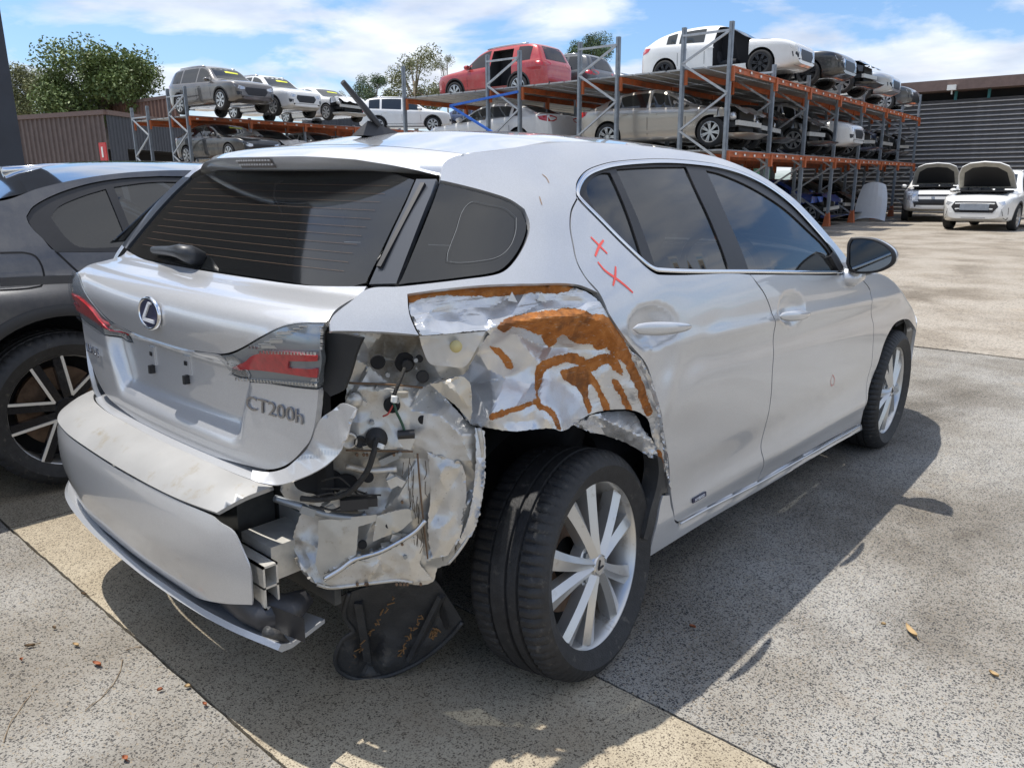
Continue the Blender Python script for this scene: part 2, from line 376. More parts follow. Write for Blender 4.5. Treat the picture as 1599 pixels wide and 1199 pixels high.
def torn_paint():
    "silver paint with exposed orange filler (attribute filler) and grey scuffs (attribute scuff)"
    m, t, b = new_mat('torn_silver_paint')
    tc = N(t, 'ShaderNodeTexCoord')
    at_ = N(t, 'ShaderNodeAttribute', attribute_name='filler'); sc_ = N(t, 'ShaderNodeAttribute', attribute_name='scuff')
    nz = N(t, 'ShaderNodeTexNoise', ins={'Scale': 90.0, 'Detail': 6.0, 'Roughness': .65}); link(t, tc.outputs['Object'], nz.inputs['Vector'])
    s1 = N(t, 'ShaderNodeMath', operation='MULTIPLY_ADD', ins={1: .55, 2: -.275}); link(t, nz.outputs['Fac'], s1.inputs[0])
    nb = N(t, 'ShaderNodeTexNoise', ins={'Scale': 22.0, 'Detail': 3.0, 'Roughness': .6}); link(t, tc.outputs['Object'], nb.inputs['Vector'])
    s2 = N(t, 'ShaderNodeMath', operation='MULTIPLY_ADD', ins={1: .7, 2: -.35}); link(t, nb.outputs['Fac'], s2.inputs[0])
    a0 = N(t, 'ShaderNodeMath', operation='ADD'); link(t, at_.outputs['Fac'], a0.inputs[0]); link(t, s2.outputs[0], a0.inputs[1])
    ad = N(t, 'ShaderNodeMath', operation='ADD'); link(t, a0.outputs[0], ad.inputs[0]); link(t, s1.outputs[0], ad.inputs[1])
    fm = ramp(t, [(.49, (0, 0, 0)), (.52, (1, 1, 1))]); link(t, ad.outputs[0], fm.inputs[0])
    rim = ramp(t, [(.30, (0, 0, 0)), (.42, (.9, .9, .9)), (.50, (0, 0, 0))]); link(t, ad.outputs[0], rim.inputs[0])
    n2 = N(t, 'ShaderNodeTexNoise', ins={'Scale': 30.0, 'Detail': 9.0, 'Roughness': .75}); link(t, tc.outputs['Object'], n2.inputs['Vector'])
    fc = ramp(t, [(.28, (.17, .055, .012)), (.48, (.36, .125, .024)), (.62, (.44, .17, .04)), (.78, (.56, .29, .10))]); link(t, n2.outputs['Fac'], fc.inputs[0])
    n3 = N(t, 'ShaderNodeTexNoise', ins={'Scale': 14.0, 'Detail': 9.0, 'Roughness': .8}); mp = N(t, 'ShaderNodeMapping', ins={'Scale': (1, .05, 2.2), 'Rotation': (.10, 0, 0)}); link(t, tc.outputs['Object'], mp.inputs[0]); link(t, mp.outputs[0], n3.inputs['Vector'])
    n3.inputs['Scale'].default_value = 55.0
    sm = N(t, 'ShaderNodeMath', operation='MULTIPLY'); sr = ramp(t, [(.56, (0, 0, 0)), (.66, (.8, .8, .8))]); link(t, n3.outputs['Fac'], sr.inputs[0]); link(t, sr.outputs[0], sm.inputs[0]); link(t, sc_.outputs['Fac'], sm.inputs[1])
    base = N(t, 'ShaderNodeMix', data_type='RGBA', ins={6: (.63, .64, .655, 1), 7: (.20, .165, .125, 1)}); link(t, sm.outputs[0], base.inputs[0])
    b2 = N(t, 'ShaderNodeMix', data_type='RGBA', ins={7: (.62, .61, .57, 1)}); link(t, base.outputs[2], b2.inputs[6]); link(t, rim.outputs[0], b2.inputs[0])
    ns = N(t, 'ShaderNodeTexNoise', ins={'Scale': 160.0, 'Detail': 3.0, 'Roughness': .7}); mps = N(t, 'ShaderNodeMapping', ins={'Scale': (1, .12, 1.2), 'Rotation': (1.1, 0, 0)}); link(t, tc.outputs['Object'], mps.inputs[0]); link(t, mps.outputs[0], ns.inputs['Vector'])
    rs = ramp(t, [(.60, (0, 0, 0)), (.68, (.75, .75, .75))]); link(t, ns.outputs['Fac'], rs.inputs[0]); fx_ = N(t, 'ShaderNodeMix', data_type='RGBA', ins={7: (.40, .33, .25, 1)}); link(t, fc.outputs[0], fx_.inputs[6]); link(t, rs.outputs[0], fx_.inputs[0])
    n7 = N(t, 'ShaderNodeTexNoise', ins={'Scale': 9.0, 'Detail': 6.0, 'Roughness': .7}); link(t, tc.outputs['Object'], n7.inputs['Vector']); r7 = ramp(t, [(.52, (0, 0, 0)), (.64, (.8, .8, .8))]); link(t, n7.outputs['Fac'], r7.inputs[0]); fy_ = N(t, 'ShaderNodeMix', data_type='RGBA', ins={7: (.13, .05, .016, 1)}); link(t, fx_.outputs[2], fy_.inputs[6]); link(t, r7.outputs[0], fy_.inputs[0])
    b3 = N(t, 'ShaderNodeMix', data_type='RGBA'); link(t, b2.outputs[2], b3.inputs[6]); link(t, fy_.outputs[2], b3.inputs[7]); link(t, fm.outputs[0], b3.inputs[0])
    link(t, b3.outputs[2], b.inputs['Base Color'])
    me_ = N(t, 'ShaderNodeMapRange', ins={3: .62, 4: .0}); link(t, fm.outputs[0], me_.inputs[0]); link(t, me_.outputs[0], b.inputs['Metallic'])
    ro = N(t, 'ShaderNodeMapRange', ins={3: .26, 4: .95}); link(t, fm.outputs[0], ro.inputs[0]); link(t, ro.outputs[0], b.inputs['Roughness'])
    co = N(t, 'ShaderNodeMapRange', ins={3: .6, 4: .0}); link(t, fm.outputs[0], co.inputs[0]); link(t, co.outputs[0], b.inputs['Coat Weight']); b.inputs['Coat Roughness'].default_value = .1
    hs = N(t, 'ShaderNodeMath', operation='MULTIPLY_ADD', ins={1: -.5}); link(t, fm.outputs[0], hs.inputs[0]); hn = N(t, 'ShaderNodeMath', operation='MULTIPLY', ins={1: .5}); link(t, n2.outputs['Fac'], hn.inputs[0]); link(t, hn.outputs[0], hs.inputs[2])
    hm = N(t, 'ShaderNodeMath', operation='MULTIPLY_ADD', ins={1: -.3}); link(t, sm.outputs[0], hm.inputs[0]); link(t, hs.outputs[0], hm.inputs[2])
    bp = N(t, 'ShaderNodeBump', ins={'Strength': .5, 'Distance': .006}); link(t, hm.outputs[0], bp.inputs['Height']); link(t, bp.outputs[0], b.inputs['Normal'])
    return m
TORN = torn_paint()
def glass(name, col=(.01, .011, .012), tint=.12, rough=.02, film=0.06):
    "tinted window: mostly reflective dark glass that lets some light through"
    m, t, b = new_mat(name)
    out = t.nodes['Material Output']
    b.inputs['Base Color'].default_value = (*col, 1); b.inputs['Roughness'].default_value = rough; b.inputs['Specular IOR Level'].default_value = 1.0
    tr = N(t, 'ShaderNodeBsdfTransparent', ins={'Color': (.55, .6, .62, 1)})
    tc = N(t, 'ShaderNodeTexCoord'); nz = N(t, 'ShaderNodeTexNoise', ins={'Scale': 5.0, 'Detail': 8.0, 'Roughness': .7}); link(t, tc.outputs['Object'], nz.inputs['Vector'])
    mr = N(t, 'ShaderNodeMapRange', ins={1: .3, 2: .8, 3: rough, 4: rough+film}); link(t, nz.outputs['Fac'], mr.inputs[0]); link(t, mr.outputs[0], b.inputs['Roughness'])
    ms = N(t, 'ShaderNodeMixShader', ins={0: tint}); link(t, b.outputs[0], ms.inputs[1]); link(t, tr.outputs[0], ms.inputs[2]); link(t, ms.outputs[0], out.inputs['Surface'])
    MATS[name] = m; return m
GLASS = glass('tinted_glass', tint=.11)
GLASS_R = glass('rear_glass', tint=.20)
GLASS_BG = glass('window_glass', (.012, .014, .016), tint=.25)
# ------------------------------------------------------------------ the wrecked silver hatchback: surfaces
SY = [-.90, -.75, -.6, -.45, -.3, -.1, .2, .6, 1.2, 1.8, 2.3, 2.7, 3.05, 3.3, 3.45]
SZ = [.12, .25, .40, .55, .70, .82, .92, 1.00, 1.07, 1.15, 1.25, 1.33, 1.38, 1.43, 1.50]
ST = [
 [.60,.70,.76,.80,.82,.83,.835,.84,.84,.84,.835,.83,.80,.68,.50],
 [.62,.72,.78,.82,.845,.853,.855,.858,.858,.858,.855,.85,.82,.70,.52],
 [.63,.73,.795,.83,.853,.862,.866,.868,.868,.868,.866,.866,.835,.71,.53],
 [.635,.735,.80,.838,.860,.872,.876,.876,.876,.876,.874,.874,.835,.71,.53],
 [.63,.73,.797,.838,.862,.876,.882,.882,.880,.880,.878,.874,.82,.69,.50],
 [.615,.715,.785,.828,.856,.874,.882,.880,.878,.874,.868,.85,.78,.64,.45],
 [.59,.69,.76,.805,.838,.862,.872,.870,.866,.858,.84,.80,.70,.55,.40],
 [.555,.655,.725,.772,.805,.835,.850,.850,.845,.830,.80,.74,.62,.5,.35],
 [.51,.61,.675,.725,.763,.797,.820,.822,.815,.795,.755,.68,.55,.45,.3],
 [.45,.55,.612,.665,.705,.745,.775,.780,.772,.745,.69,.60,.48,.38,.25],
 [.37,.47,.53,.585,.63,.68,.715,.722,.712,.675,.60,.50,.40,.3,.2],
 [.30,.40,.45,.51,.555,.61,.655,.665,.655,.61,.52,.42,.32,.25,.15],
 [.25,.35,.40,.46,.50,.56,.61,.62,.61,.56,.46,.36,.27,.2,.1],
 [.18,.28,.33,.39,.43,.49,.54,.55,.54,.49,.39,.29,.2,.12,.05],
 [.05,.15,.2,.26,.3,.36,.41,.42,.41,.36,.26,.16,.1,.05,.02]]
SG = Grid2(SY, SZ, ST)
SG0 = SG
def SG(y, z):
    y, z = np.asarray(y, float), np.asarray(z, float); f = np.clip((y-.15)/.4, 0, 1)*np.clip((2.75-y)/.5, 0, 1); zc = .875-.03*y
    return SG0(y, z) + f*(.0075*np.exp(-((z-zc)/.022)**2) - .006*np.exp(-((z-zc+.07)/.035)**2) - .009*np.exp(-((z-.43)/.07)**2) + .006*np.exp(-((z-.325)/.035)**2))
def side_fn(y, z): return np.stack([SG(y, z), np.asarray(y, float), np.asarray(z, float)], -1)
SIDE = Surf(side_fn, -.8, 3.3, .15, 1.42, 150, 70, out=(1, 0, 0))
def SP(pts): return SIDE.inv(pts)
# hatch: centre profile (y, z) by arc length, plan curve in x
HP = np.array([(-.660,.575),(-.684,.62),(-.690,.66),(-.692,.72),(-.693,.79),(-.694,.86),(-.704,.92),(-.708,.95),(-.705,.975),(-.690,1.0),(-.655,1.020),(-.60,1.034),(-.557,1.046),
               (-.53,1.075),(-.485,1.125),(-.43,1.184),(-.37,1.244),(-.31,1.30),(-.25,1.35)])
HC = crom(HP, .004, closed=False, corner=80)
HS = np.concatenate([[0], np.cumsum(np.linalg.norm(np.diff(HC, axis=0), axis=1))])
def vz(z): return float(np.interp(z, HC[:, 1], HS))
def sstep(a, b, x): t = np.clip((x-a)/(b-a), 0, 1); return t*t*(3-2*t)
def hatch_fn(x, v):
    x, v = np.asarray(x, float), np.asarray(v, float)
    y = np.interp(v, HS, HC[:, 0]); z = np.interp(v, HS, HC[:, 1])
    ax = np.abs(x); g = sstep(1.02, 1.30, z)
    y = y + (.10-.03*g)*x*x + .8*np.clip(ax-.60, 0, 1)**2 + 12*np.clip(ax-.60, 0, 1)**2*sstep(1.05, 1.0, z)
    # number-plate recess under the overhang
    rx = sstep(.34, .29, ax - .05*sstep(.70, .85, z)); rz = sstep(.872, .862, z)*sstep(.672, .735, z)
    y = y + .034*rx*rz
    return np.stack([x, y, z], -1)
HATCH = Surf(hatch_fn, -.75, .75, 0.0, HS[-1], 80, 110, out=(0, -1, .2))
def HPX(pts): return HATCH.inv(pts)
# bumper: plan curve (x, y), profile (inset d, z)
BPL = crom([(.70,-.655),(.60,-.735),(.45,-.785),(.3,-.803),(0,-.812),(-.3,-.803),(-.45,-.79),(-.60,-.755),(-.72,-.685),(-.80,-.575),(-.845,-.43),(-.86,-.33)], .01, closed=False, corner=90)
BPL = BPL[::-1]
BS_ = np.concatenate([[0], np.cumsum(np.linalg.norm(np.diff(BPL, axis=0), axis=1))]); BS_ -= np.interp(0, BPL[:, 0], BS_)
BPR = crom([(.165,.632),(.125,.624),(.085,.612),(.045,.598),(.008,.574),(-.004,.562),(-.010,.53),(-.011,.48),(-.007,.43),(.002,.39),(.010,.355),(.018,.328),(.025,.306),(.034,.294)], .004, closed=False, corner=90)
BV = np.concatenate([[0], np.cumsum(np.linalg.norm(np.diff(BPR, axis=0), axis=1))])
bt = np.gradient(BPL, axis=0); bt /= np.linalg.norm(bt, axis=1)[:, None]; BNX, BNY = -bt[:, 1], bt[:, 0]
if BNY[len(BNY)//3] < 0: BNX, BNY = -BNX, -BNY      # inward = +y at the centre
def bump_fn(s, v):
    s, v = np.asarray(s, float), np.asarray(v, float)
    d = np.interp(v, BV, BPR[:, 0]); z = np.interp(v, BV, BPR[:, 1])
    return np.stack([np.interp(s, BS_, BPL[:, 0])+np.interp(s, BS_, BNX)*d, np.interp(s, BS_, BPL[:, 1])+np.interp(s, BS_, BNY)*d, z], -1)
BUMP = Surf(bump_fn, BS_[0], BS_[-1], 0, BV[-1], 120, 60, out=lambda v: np.stack([v[:, 0]*.6, -np.ones(len(v)), .3*np.ones(len(v))], 1))
def BPX(pts): return BUMP.inv(pts)
# ------------------------------------------------------------------ yard frame: the yard beyond the slabs rises a little; racks and sheds stand square to it
HB = 1.385
_pb = math.atan((599.5-287)/FPX); _r, _u, _f = cam_axes(0, _pb, -.0085)
_ncam = np.array([_r[2], _u[2], _f[2]]); YN = _ncam[0]*CR+_ncam[1]*CU+_ncam[2]*CF
_v = raydir(1773, 279); _v = _v-YN*(_v@YN); YY = _v/np.linalg.norm(_v); YX = np.cross(YY, YN)
YO = CAM-YN*HB
YM = Matrix(((YX[0],YY[0],YN[0],YO[0]),(YX[1],YY[1],YN[1],YO[1]),(YX[2],YY[2],YN[2],YO[2]),(0,0,0,1)))
def yard(x, y, z=0.0): return YM @ Vector((x, y, z))
def un_x(px, py, x): d = raydir(px, py); t = x/(d@YX); return np.array([x, (d@YY)*t, HB+(d@YN)*t])
def un_y(px, py, y): d = raydir(px, py); t = y/(d@YY); return np.array([(d@YX)*t, y, HB+(d@YN)*t])
def un_g(px, py, z=0.0): d = raydir(px, py); t = (z-HB)/(d@YN); return np.array([(d@YX)*t, (d@YY)*t, z])
# ------------------------------------------------------------------ ground
def concrete(name, base, chip, chips, cscale, fine, stain=.5, warm=(.30,.23,.15)):
    m, t, b = new_mat(name); tc = N(t, 'ShaderNodeTexCoord')
    def noise(scale, det=6.0, ro=.6): n = N(t, 'ShaderNodeTexNoise', ins={'Scale': scale, 'Detail': det, 'Roughness': ro}); link(t, tc.outputs['Object'], n.inputs['Vector']); return n
    wob = noise(60.0, 3.0); wv = N(t, 'ShaderNodeMix', data_type='VECTOR', ins={0: .012}); link(t, tc.outputs['Object'], wv.inputs[4]); link(t, wob.outputs['Color'], wv.inputs[5])
    n0 = noise(fine, 8.0, .7); r0 = ramp(t, [(.30, tuple(c*.62 for c in base)), (.5, base), (.72, tuple(min(1, c*1.22) for c in base))]); link(t, n0.outputs['Fac'], r0.inputs[0])
    last = r0.outputs[0]; hgt = None
    for k, (sc, thr) in enumerate(((cscale, chips), (cscale*1.9, chips*.9))):
        vo = N(t, 'ShaderNodeTexVoronoi', ins={'Scale': sc, 'Randomness': 1.0}); link(t, wv.outputs[1], vo.inputs['Vector'])
        sx = N(t, 'ShaderNodeSeparateColor'); link(t, vo.outputs['Color'], sx.inputs[0])
        lt = N(t, 'ShaderNodeMath', operation='LESS_THAN', ins={1: thr}); link(t, sx.outputs[0], lt.inputs[0])
        ed = N(t, 'ShaderNodeMath', operation='LESS_THAN', ins={1: .46}); link(t, vo.outputs['Distance'], ed.inputs[0])
        mk = N(t, 'ShaderNodeMath', operation='MULTIPLY'); link(t, lt.outputs[0], mk.inputs[0]); link(t, ed.outputs[0], mk.inputs[1])
        cc = ramp(t, [(0, tuple(c*.55 for c in chip)), (.6, chip), (1, (.34,.29,.22))]); link(t, sx.outputs[1], cc.inputs[0])
        mx = N(t, 'ShaderNodeMix', data_type='RGBA'); link(t, mk.outputs[0], mx.inputs[0]); link(t, last, mx.inputs[6]); link(t, cc.outputs[0], mx.inputs[7]); last = mx.outputs[2]; hgt = mk
    big = noise(.9, 9.0, .62); rb = ramp(t, [(.34, (.42,.38,.33)), (.46, (.74,.71,.67)), (.58, (1,1,1))]); link(t, big.outputs['Fac'], rb.inputs[0])
    ml = N(t, 'ShaderNodeMix', data_type='RGBA', blend_type='MULTIPLY', ins={0: stain}); link(t, last, ml.inputs[6]); link(t, rb.outputs[0], ml.inputs[7]); last = ml.outputs[2]
    mp = N(t, 'ShaderNodeMapping', ins={'Location': (3.1, 7.7, 0)}); link(t, tc.outputs['Object'], mp.inputs[0]); n5 = N(t, 'ShaderNodeTexNoise', ins={'Scale': 1.7, 'Detail': 6.0, 'Roughness': .6}); link(t, mp.outputs[0], n5.inputs['Vector'])
    r5 = ramp(t, [(.60, (0,0,0)), (.74, (.42,.42,.42))]); link(t, n5.outputs['Fac'], r5.inputs[0]); m5 = N(t, 'ShaderNodeMix', data_type='RGBA', ins={7: (*warm, 1)}); link(t, r5.outputs[0], m5.inputs[0]); link(t, last, m5.inputs[6]); last = m5.outputs[2]
    sp_ = N(t, 'ShaderNodeTexNoise', ins={'Scale': .55, 'Detail': 8.0, 'Roughness': .68, 'Distortion': .6}); mq = N(t, 'ShaderNodeMapping', ins={'Location': (9.3, 1.1, 0), 'Scale': (1.0, .45, 1)}); link(t, tc.outputs['Object'], mq.inputs[0]); link(t, mq.outputs[0], sp_.inputs['Vector'])
    rq = ramp(t, [(.54, (0,0,0)), (.66, (.55,.55,.55)), (.8, (.75,.75,.75))]); link(t, sp_.outputs['Fac'], rq.inputs[0]); mo = N(t, 'ShaderNodeMix', data_type='RGBA', blend_type='MULTIPLY', ins={7: (.42,.40,.38,1)}); link(t, rq.outputs[0], mo.inputs[0]); link(t, last, mo.inputs[6]); last = mo.outputs[2]
    link(t, last, b.inputs['Base Color']); b.inputs['Roughness'].default_value = .88; b.inputs['Specular IOR Level'].default_value = .25
    h1 = N(t, 'ShaderNodeMath', operation='MULTIPLY_ADD', ins={1: .5}); link(t, n0.outputs['Fac'], h1.inputs[0]); link(t, hgt.outputs[0], h1.inputs[2])
    bp = N(t, 'ShaderNodeBump', ins={'Strength': .45, 'Distance': .003}); link(t, h1.outputs[0], bp.inputs['Height']); link(t, bp.outputs[0], b.inputs['Normal'])
    return m
AGG = concrete('aggregate_concrete', (.335,.322,.292), (.085,.086,.09), .54, 145.0, 240.0, .85)
AGG2 = concrete('worn_concrete', (.295,.28,.25), (.10,.096,.092), .45, 140.0, 200.0, .9)
STRIP = concrete('smooth_concrete', (.43,.375,.28), (.17,.14,.105), .40, 170.0, 240.0, .8)
YARDM = concrete('yard_concrete', (.34,.305,.255), (.18,.16,.14), .25, 60.0, 40.0, .75)
gm = MB(); ys = [-40, 5.69, 5.70, 12, 30, 60, 120, 400, 1500]; xs = [-1500, -400, -120, -60, -30, -8.01, -8, 8, 60, 400, 1500]
V = []
for y in ys:
    for x in xs:
        z = YO[2]-(YN[0]*(x-YO[0])+YN[1]*(y-YO[1]))/YN[2]
        if y < 5.695: z = -.03 if x > -8.005 else min(z, -.03)
        V.append((x, y, z))
nx = len(xs); gm.put(V, [(i*nx+j, i*nx+j+1, (i+1)*nx+j+1, (i+1)*nx+j) for i in range(len(ys)-1) for j in range(nx-1)])
ground = gm.obj('ground', YARDM); tag(ground, kind='structure')
def slab(x0, x1, y0, y1, mat, skew=0.0, y1b=None):
    "slab top with a slightly ragged rim 3 cm deep"
    def rag(a, b, n): return [(a[0]+(b[0]-a[0])*k/n+random.uniform(-.002,.002), a[1]+(b[1]-a[1])*k/n+random.uniform(-.002,.002)) for k in range(n)]
    y1b = y1 if y1b is None else y1b
    near = lambda a, b: max(2, int(min(400, math.hypot(b[0]-a[0], b[1]-a[1])/.03)))
    c = [(x0,y0),(x1,y0),(x1,y1b),(x0,y1)]; p = []
    for k in range(4): p += rag(c[k], c[(k+1) % 4], near(c[k], c[(k+1) % 4]))
    n = len(p); mb = MB(); mb.put([(x, y, 0) for x, y in p]+[(x, y, -.03) for x, y in p], [tuple(range(n))]+[(i, n+i, n+(i+1) % n, (i+1) % n) for i in range(n)])
    return mb.obj('concrete_slab', mat, ground)
J = .004
slab(-8, 8, -6, -.765-J, AGG2); slab(-1.262+J, 8, -.765+J, -.012-J, STRIP); slab(-8, -1.262-J, -.765+J, 5.40, STRIP)
slab(-1.262+J, 8, -.012+J, 5.45, AGG, y1b=6.6)
jm = MB(); jm.box((-8,-6,-.022),(8,6.3,-.016)); jo = jm.obj('joint_dirt', pbr('joint_dirt', (.05,.042,.032), .95), ground)
# leaves and twigs lying about
LEAFC = [pbr('leaf_tan', (.42,.29,.14), .7, var=.2), pbr('leaf_red', (.32,.10,.035), .7, var=.3), pbr('leaf_brown', (.16,.10,.05), .8)]
def gp(px, py): return at(px, py, 2, 0.0)
def leaf(px, py, L, W_, mi, rot, label, curl=.35):
    V = []; F = []; n = 9
    for i in range(n):
        t = i/(n-1); w = W_*math.sin(math.pi*t)**.8*.5; z = .004+curl*L*(t-.45)**2
        for s in (-1, 0, 1): V.append(((t-.5)*L, s*w, z+(.006 if s else 0)+abs(s)*w*.3))
    for i in range(n-1):
        for j in range(2): a = i*3+j; F.append((a, a+1, a+4, a+3))
    V += [((.5+.12*k)*L, 0, .004+curl*L*.3*(1-k*.4)) for k in (0, 1)]+[((.5+.12*k)*L, .0012, .004+curl*L*.3*(1-k*.4)) for k in (0, 1)]
    F.append((len(V)-4, len(V)-3, len(V)-1, len(V)-2))
    o = add('dry_leaf', pymesh('dry_leaf', V, F), LEAFC[mi]); o.location = gp(px, py); o.rotation_euler = (0, 0, rot); tag(o, label, 'leaf', 'dry leaves on the concrete'); return o
leaf(1422,990,.075,.020,0,-.9,'largest curled tan leaf on the pale concrete right of the car',.5)
leaf(1551,1056,.03,.014,0,-.5,'small tan leaf nearest the right edge of the pale concrete',.5)
leaf(1081,981,.02,.010,1,.2,'tiny red leaf on the shaded concrete beside the rear wheel')
leaf(1379,977,.014,.008,0,.4,'tiny tan leaf just left of the large curled leaf')
leaf(152,1040,.034,.012,1,.3,'red-brown leaf sprig on the left concrete, largest there'); leaf(47,1011,.028,.008,2,.9,'thin brown leaf left of the red-brown sprig')
leaf(119,1010,.026,.010,0,.3,'pale tan leaf above the red-brown sprig'); leaf(250,1080,.014,.010,1,1.2,'tiny red leaf close to the joint right of the long twig')
leaf(196,1188,.020,.012,1,.1,'orange leaf at the bottom edge of the picture, left'); leaf(293,1075,.016,.012,0,.7,'yellowish leaf lying in the joint behind the bumper shadow')
leaf(34,1033,.012,.010,1,.0,'tiny red leaf near the left edge of the picture'); leaf(85,983,.014,.008,2,.4,'tiny dark leaf nearest the joint on the left concrete')
leaf(320,1103,.016,.009,1,.2,'small red leaf on the joint in front of the car shadow'); leaf(131,930,.02,.006,2,.5,'dark sliver of leaf on the joint left of the car shadow')
def twig(pts, label):
    p = [gp(a, b)+np.array([0,0,.003]) for a, b in pts]; q = crom(np.array(p)[:, :2], .01, False, 120)
    o = MB().tube([(x, y, .0025+.002*math.sin(i)) for i, (x, y) in enumerate(q)], .0011, 5).obj('dry_twig', pbr('twig_'+str(len(label)), (.22,.16,.10), .9)); tag(o, label, 'twig', 'dry twigs on the concrete')
twig([(133,1111),(165,1083),(185,1055),(192,1030)], 'long curved dry twig on the left concrete')
twig([(6,1160),(14,1135),(30,1110),(48,1085)], 'curved dry twig near the left edge'); twig([(196,1016),(222,1010)], 'short dark stalk lying on the joint, left'); twig([(38,1014),(64,1003)], 'short brown stalk beside the thin brown leaf')
# ------------------------------------------------------------------ the wrecked silver hatchback: build
CAR = empty('damaged_hatchback')
tag(CAR, 'silver hatchback with a torn rear corner and exposed orange filler above its rear wheel', 'car')
def zE(y): return np.interp(y, [-.4,-.30,-.23,-.136,-.02,.1,.3,.6,.85,1.0,1.154,1.3,1.465,1.55,1.67,1.78,1.9,2.19,2.325,2.447,2.54,2.66,2.81,2.98,3.3,3.45],
                      [1.30,1.333,1.341,1.353,1.368,1.388,1.398,1.400,1.395,1.385,1.362,1.322,1.262,1.214,1.118,1.02,.962,.925,.900,.862,.82,.755,.69,.62,.50,.42])
def edge(y): z = zE(y); return SG(y, z), z
# body side shell (dark, behind all gaps)
def mirror(o, name=None, parent=None):
    me = o.data.copy(); n = len(me.vertices); co = np.zeros(n*3, np.float32); me.vertices.foreach_get('co', co); co = co.reshape(-1, 3); co[:, 0] *= -1
    me.vertices.foreach_set('co', co.ravel()); me.flip_normals(); me.update()
    q = add(name or o.name.split('.')[0], me, None, parent or o.parent); q.location = o.location; return q
DLO = crom(SP([(898.6,297),(902,284),(911,271),(926,262),(957,253.5),(1010,249),(1048,249),(1085,252),(1122,257.5),(1160,269),(1197,287.5),(1235,316),(1272,355),(1303,393),(1319,423),(1314,427),(1170,427),(1029,425),(1010,415),(972,379.5),(935,342),(909,316),(900,304)]), .012)
QG = SP([(686,284),(725,293),(766,304),(797,315),(816,328.5),(824,349),(820.5,371),(808,396),(789,418),(772,426),(725,433),(670,439.5),(622,444)])
SEAMF = [(901,309),(892,329),(890,354),(894,379),(901,410),(915,435),(935,458)]
topE = [(y, zE(y)) for y in (-.20,-.1,.05,.2,.4,.6,.8,1.0,1.1,1.2,1.3,1.4,1.5,1.6,1.7,1.80)]
bs = np.concatenate([SP([(575,449.5),(622,446.5),(670,441.5),(725,435),(773,428),(791,419.5),(810,397),(823,371),(826.5,349),(818.5,327),(798,313),(767,302),(726,291),(687,282),(689,262),(694,251)]), np.array(topE), np.array([(1.815, .98)]), DLO[np.argmin(((DLO-np.array([1.74,.965]))**2).sum(1))][None]])
# DLO upper run back from the front tip to the rear tip
i0 = np.argmin(((DLO-SP([(1319,423)])[0])**2).sum(1)); i1 = np.argmin(((DLO-SP([(900,304)])[0])**2).sum(1))
run = DLO[i0::-1] if i0 < i1 else DLO[i0:i1]
run = np.concatenate([DLO[:i0+1][::-1], DLO[i1:][::-1][:1]])
bs = np.concatenate([bs[:-1], run[::3], SP(SEAMF), SP([(900,445),(830,444),(760,446),(690,452.5),(637,460),(640,490),(650,515),(655,524),(600,519.5),(550,518),(515,518),(514,503),(520,491),(545,471)])])
def quarter_post(v, v2):
    # shoulder dips towards the torn edge
    return v
body = SIDE.panel('body_side_panel', bs, SILVER, CAR, h=.022, thick=.012, g=.0015, corner=40)
tag(body, 'silver roof rail and rear pillar panel torn off above the wheel')
# chrome surround, black frame, glasses
chrome = SIDE.panel('window_surround', DLO, CHROME, CAR, h=.05, g=.001, thick=.012, holes=[], off=.001, raw=True) if False else None
def ring(name, poly, wdt, mat, off, thick=.01, parent=None):
    inn = inset(poly, wdt); outr = inset(poly, .0012); n = len(poly)
    v2 = np.concatenate([outr, inset(poly, wdt*.5), inn]); f = []
    for a in range(2):
        for i in range(n):
            j = (i+1) % n; f += [(a*n+i, a*n+j, (a+1)*n+j), (a*n+i, (a+1)*n+j, (a+1)*n+i)]
    v = side_fn(v2[:, 0], v2[:, 1]); v[n:2*n, 0] += wdt*.35
    return shell(name, v, np.array(f), (1, 0, 0), mat, parent or CAR, thick, off)
ring('window_surround', DLO, .011, CHROME, .001)
G1 = SP([(918,291),(929,275),(944,267.5),(955,268),(970,300),(990,352),(1008,409),(984,385),(950,349.5),(925,315)])
G2 = SP([(964,262),(1017,259),(1073,258.5),(1090,295),(1117,354),(1141,420.5),(1026,417),(1002,348),(981,300)])
G3 = SP([(1104,264),(1130,270.7),(1179,293),(1228,325),(1265,359),(1294,389),(1309,424),(1240,424),(1172,422.5),(1152,370),(1128,316)])
GF = inset(DLO, .0105)
SIDE.panel('window_frame', GF, SEAL, CAR, h=.04, g=0, thick=.004, holes=[G1, G2, G3], off=-.006, raw=True)
for gname, gp in (('rear_quarter_light', G1), ('rear_door_window', G2), ('front_door_window', G3)):
    SIDE.panel(gname, gp, GLASS, CAR, h=.05, g=-.003, thick=.003, off=-.011)
qg = SIDE.panel('quarter_glass', QG, GLASS, CAR, h=.04, g=.002, thick=.004, off=-.003)
QGI = SP([(738,315),(760,319),(790,326),(806,340),(805,362),(796,385),(778,401),(745,408),(715,410),(698,408),(699,395),(712,360),(722,330)])
qi = crom(QGI, .008); qv = side_fn(qi[:, 0], qi[:, 1]); qv[:, 0] += .0005
MB().tube([tuple(p) for p in qv]+[tuple(qv[0])], .0005, 4, cap=False).obj('glass_print_line', pbr('glass_print', (.17, .18, .19), .6), qg)
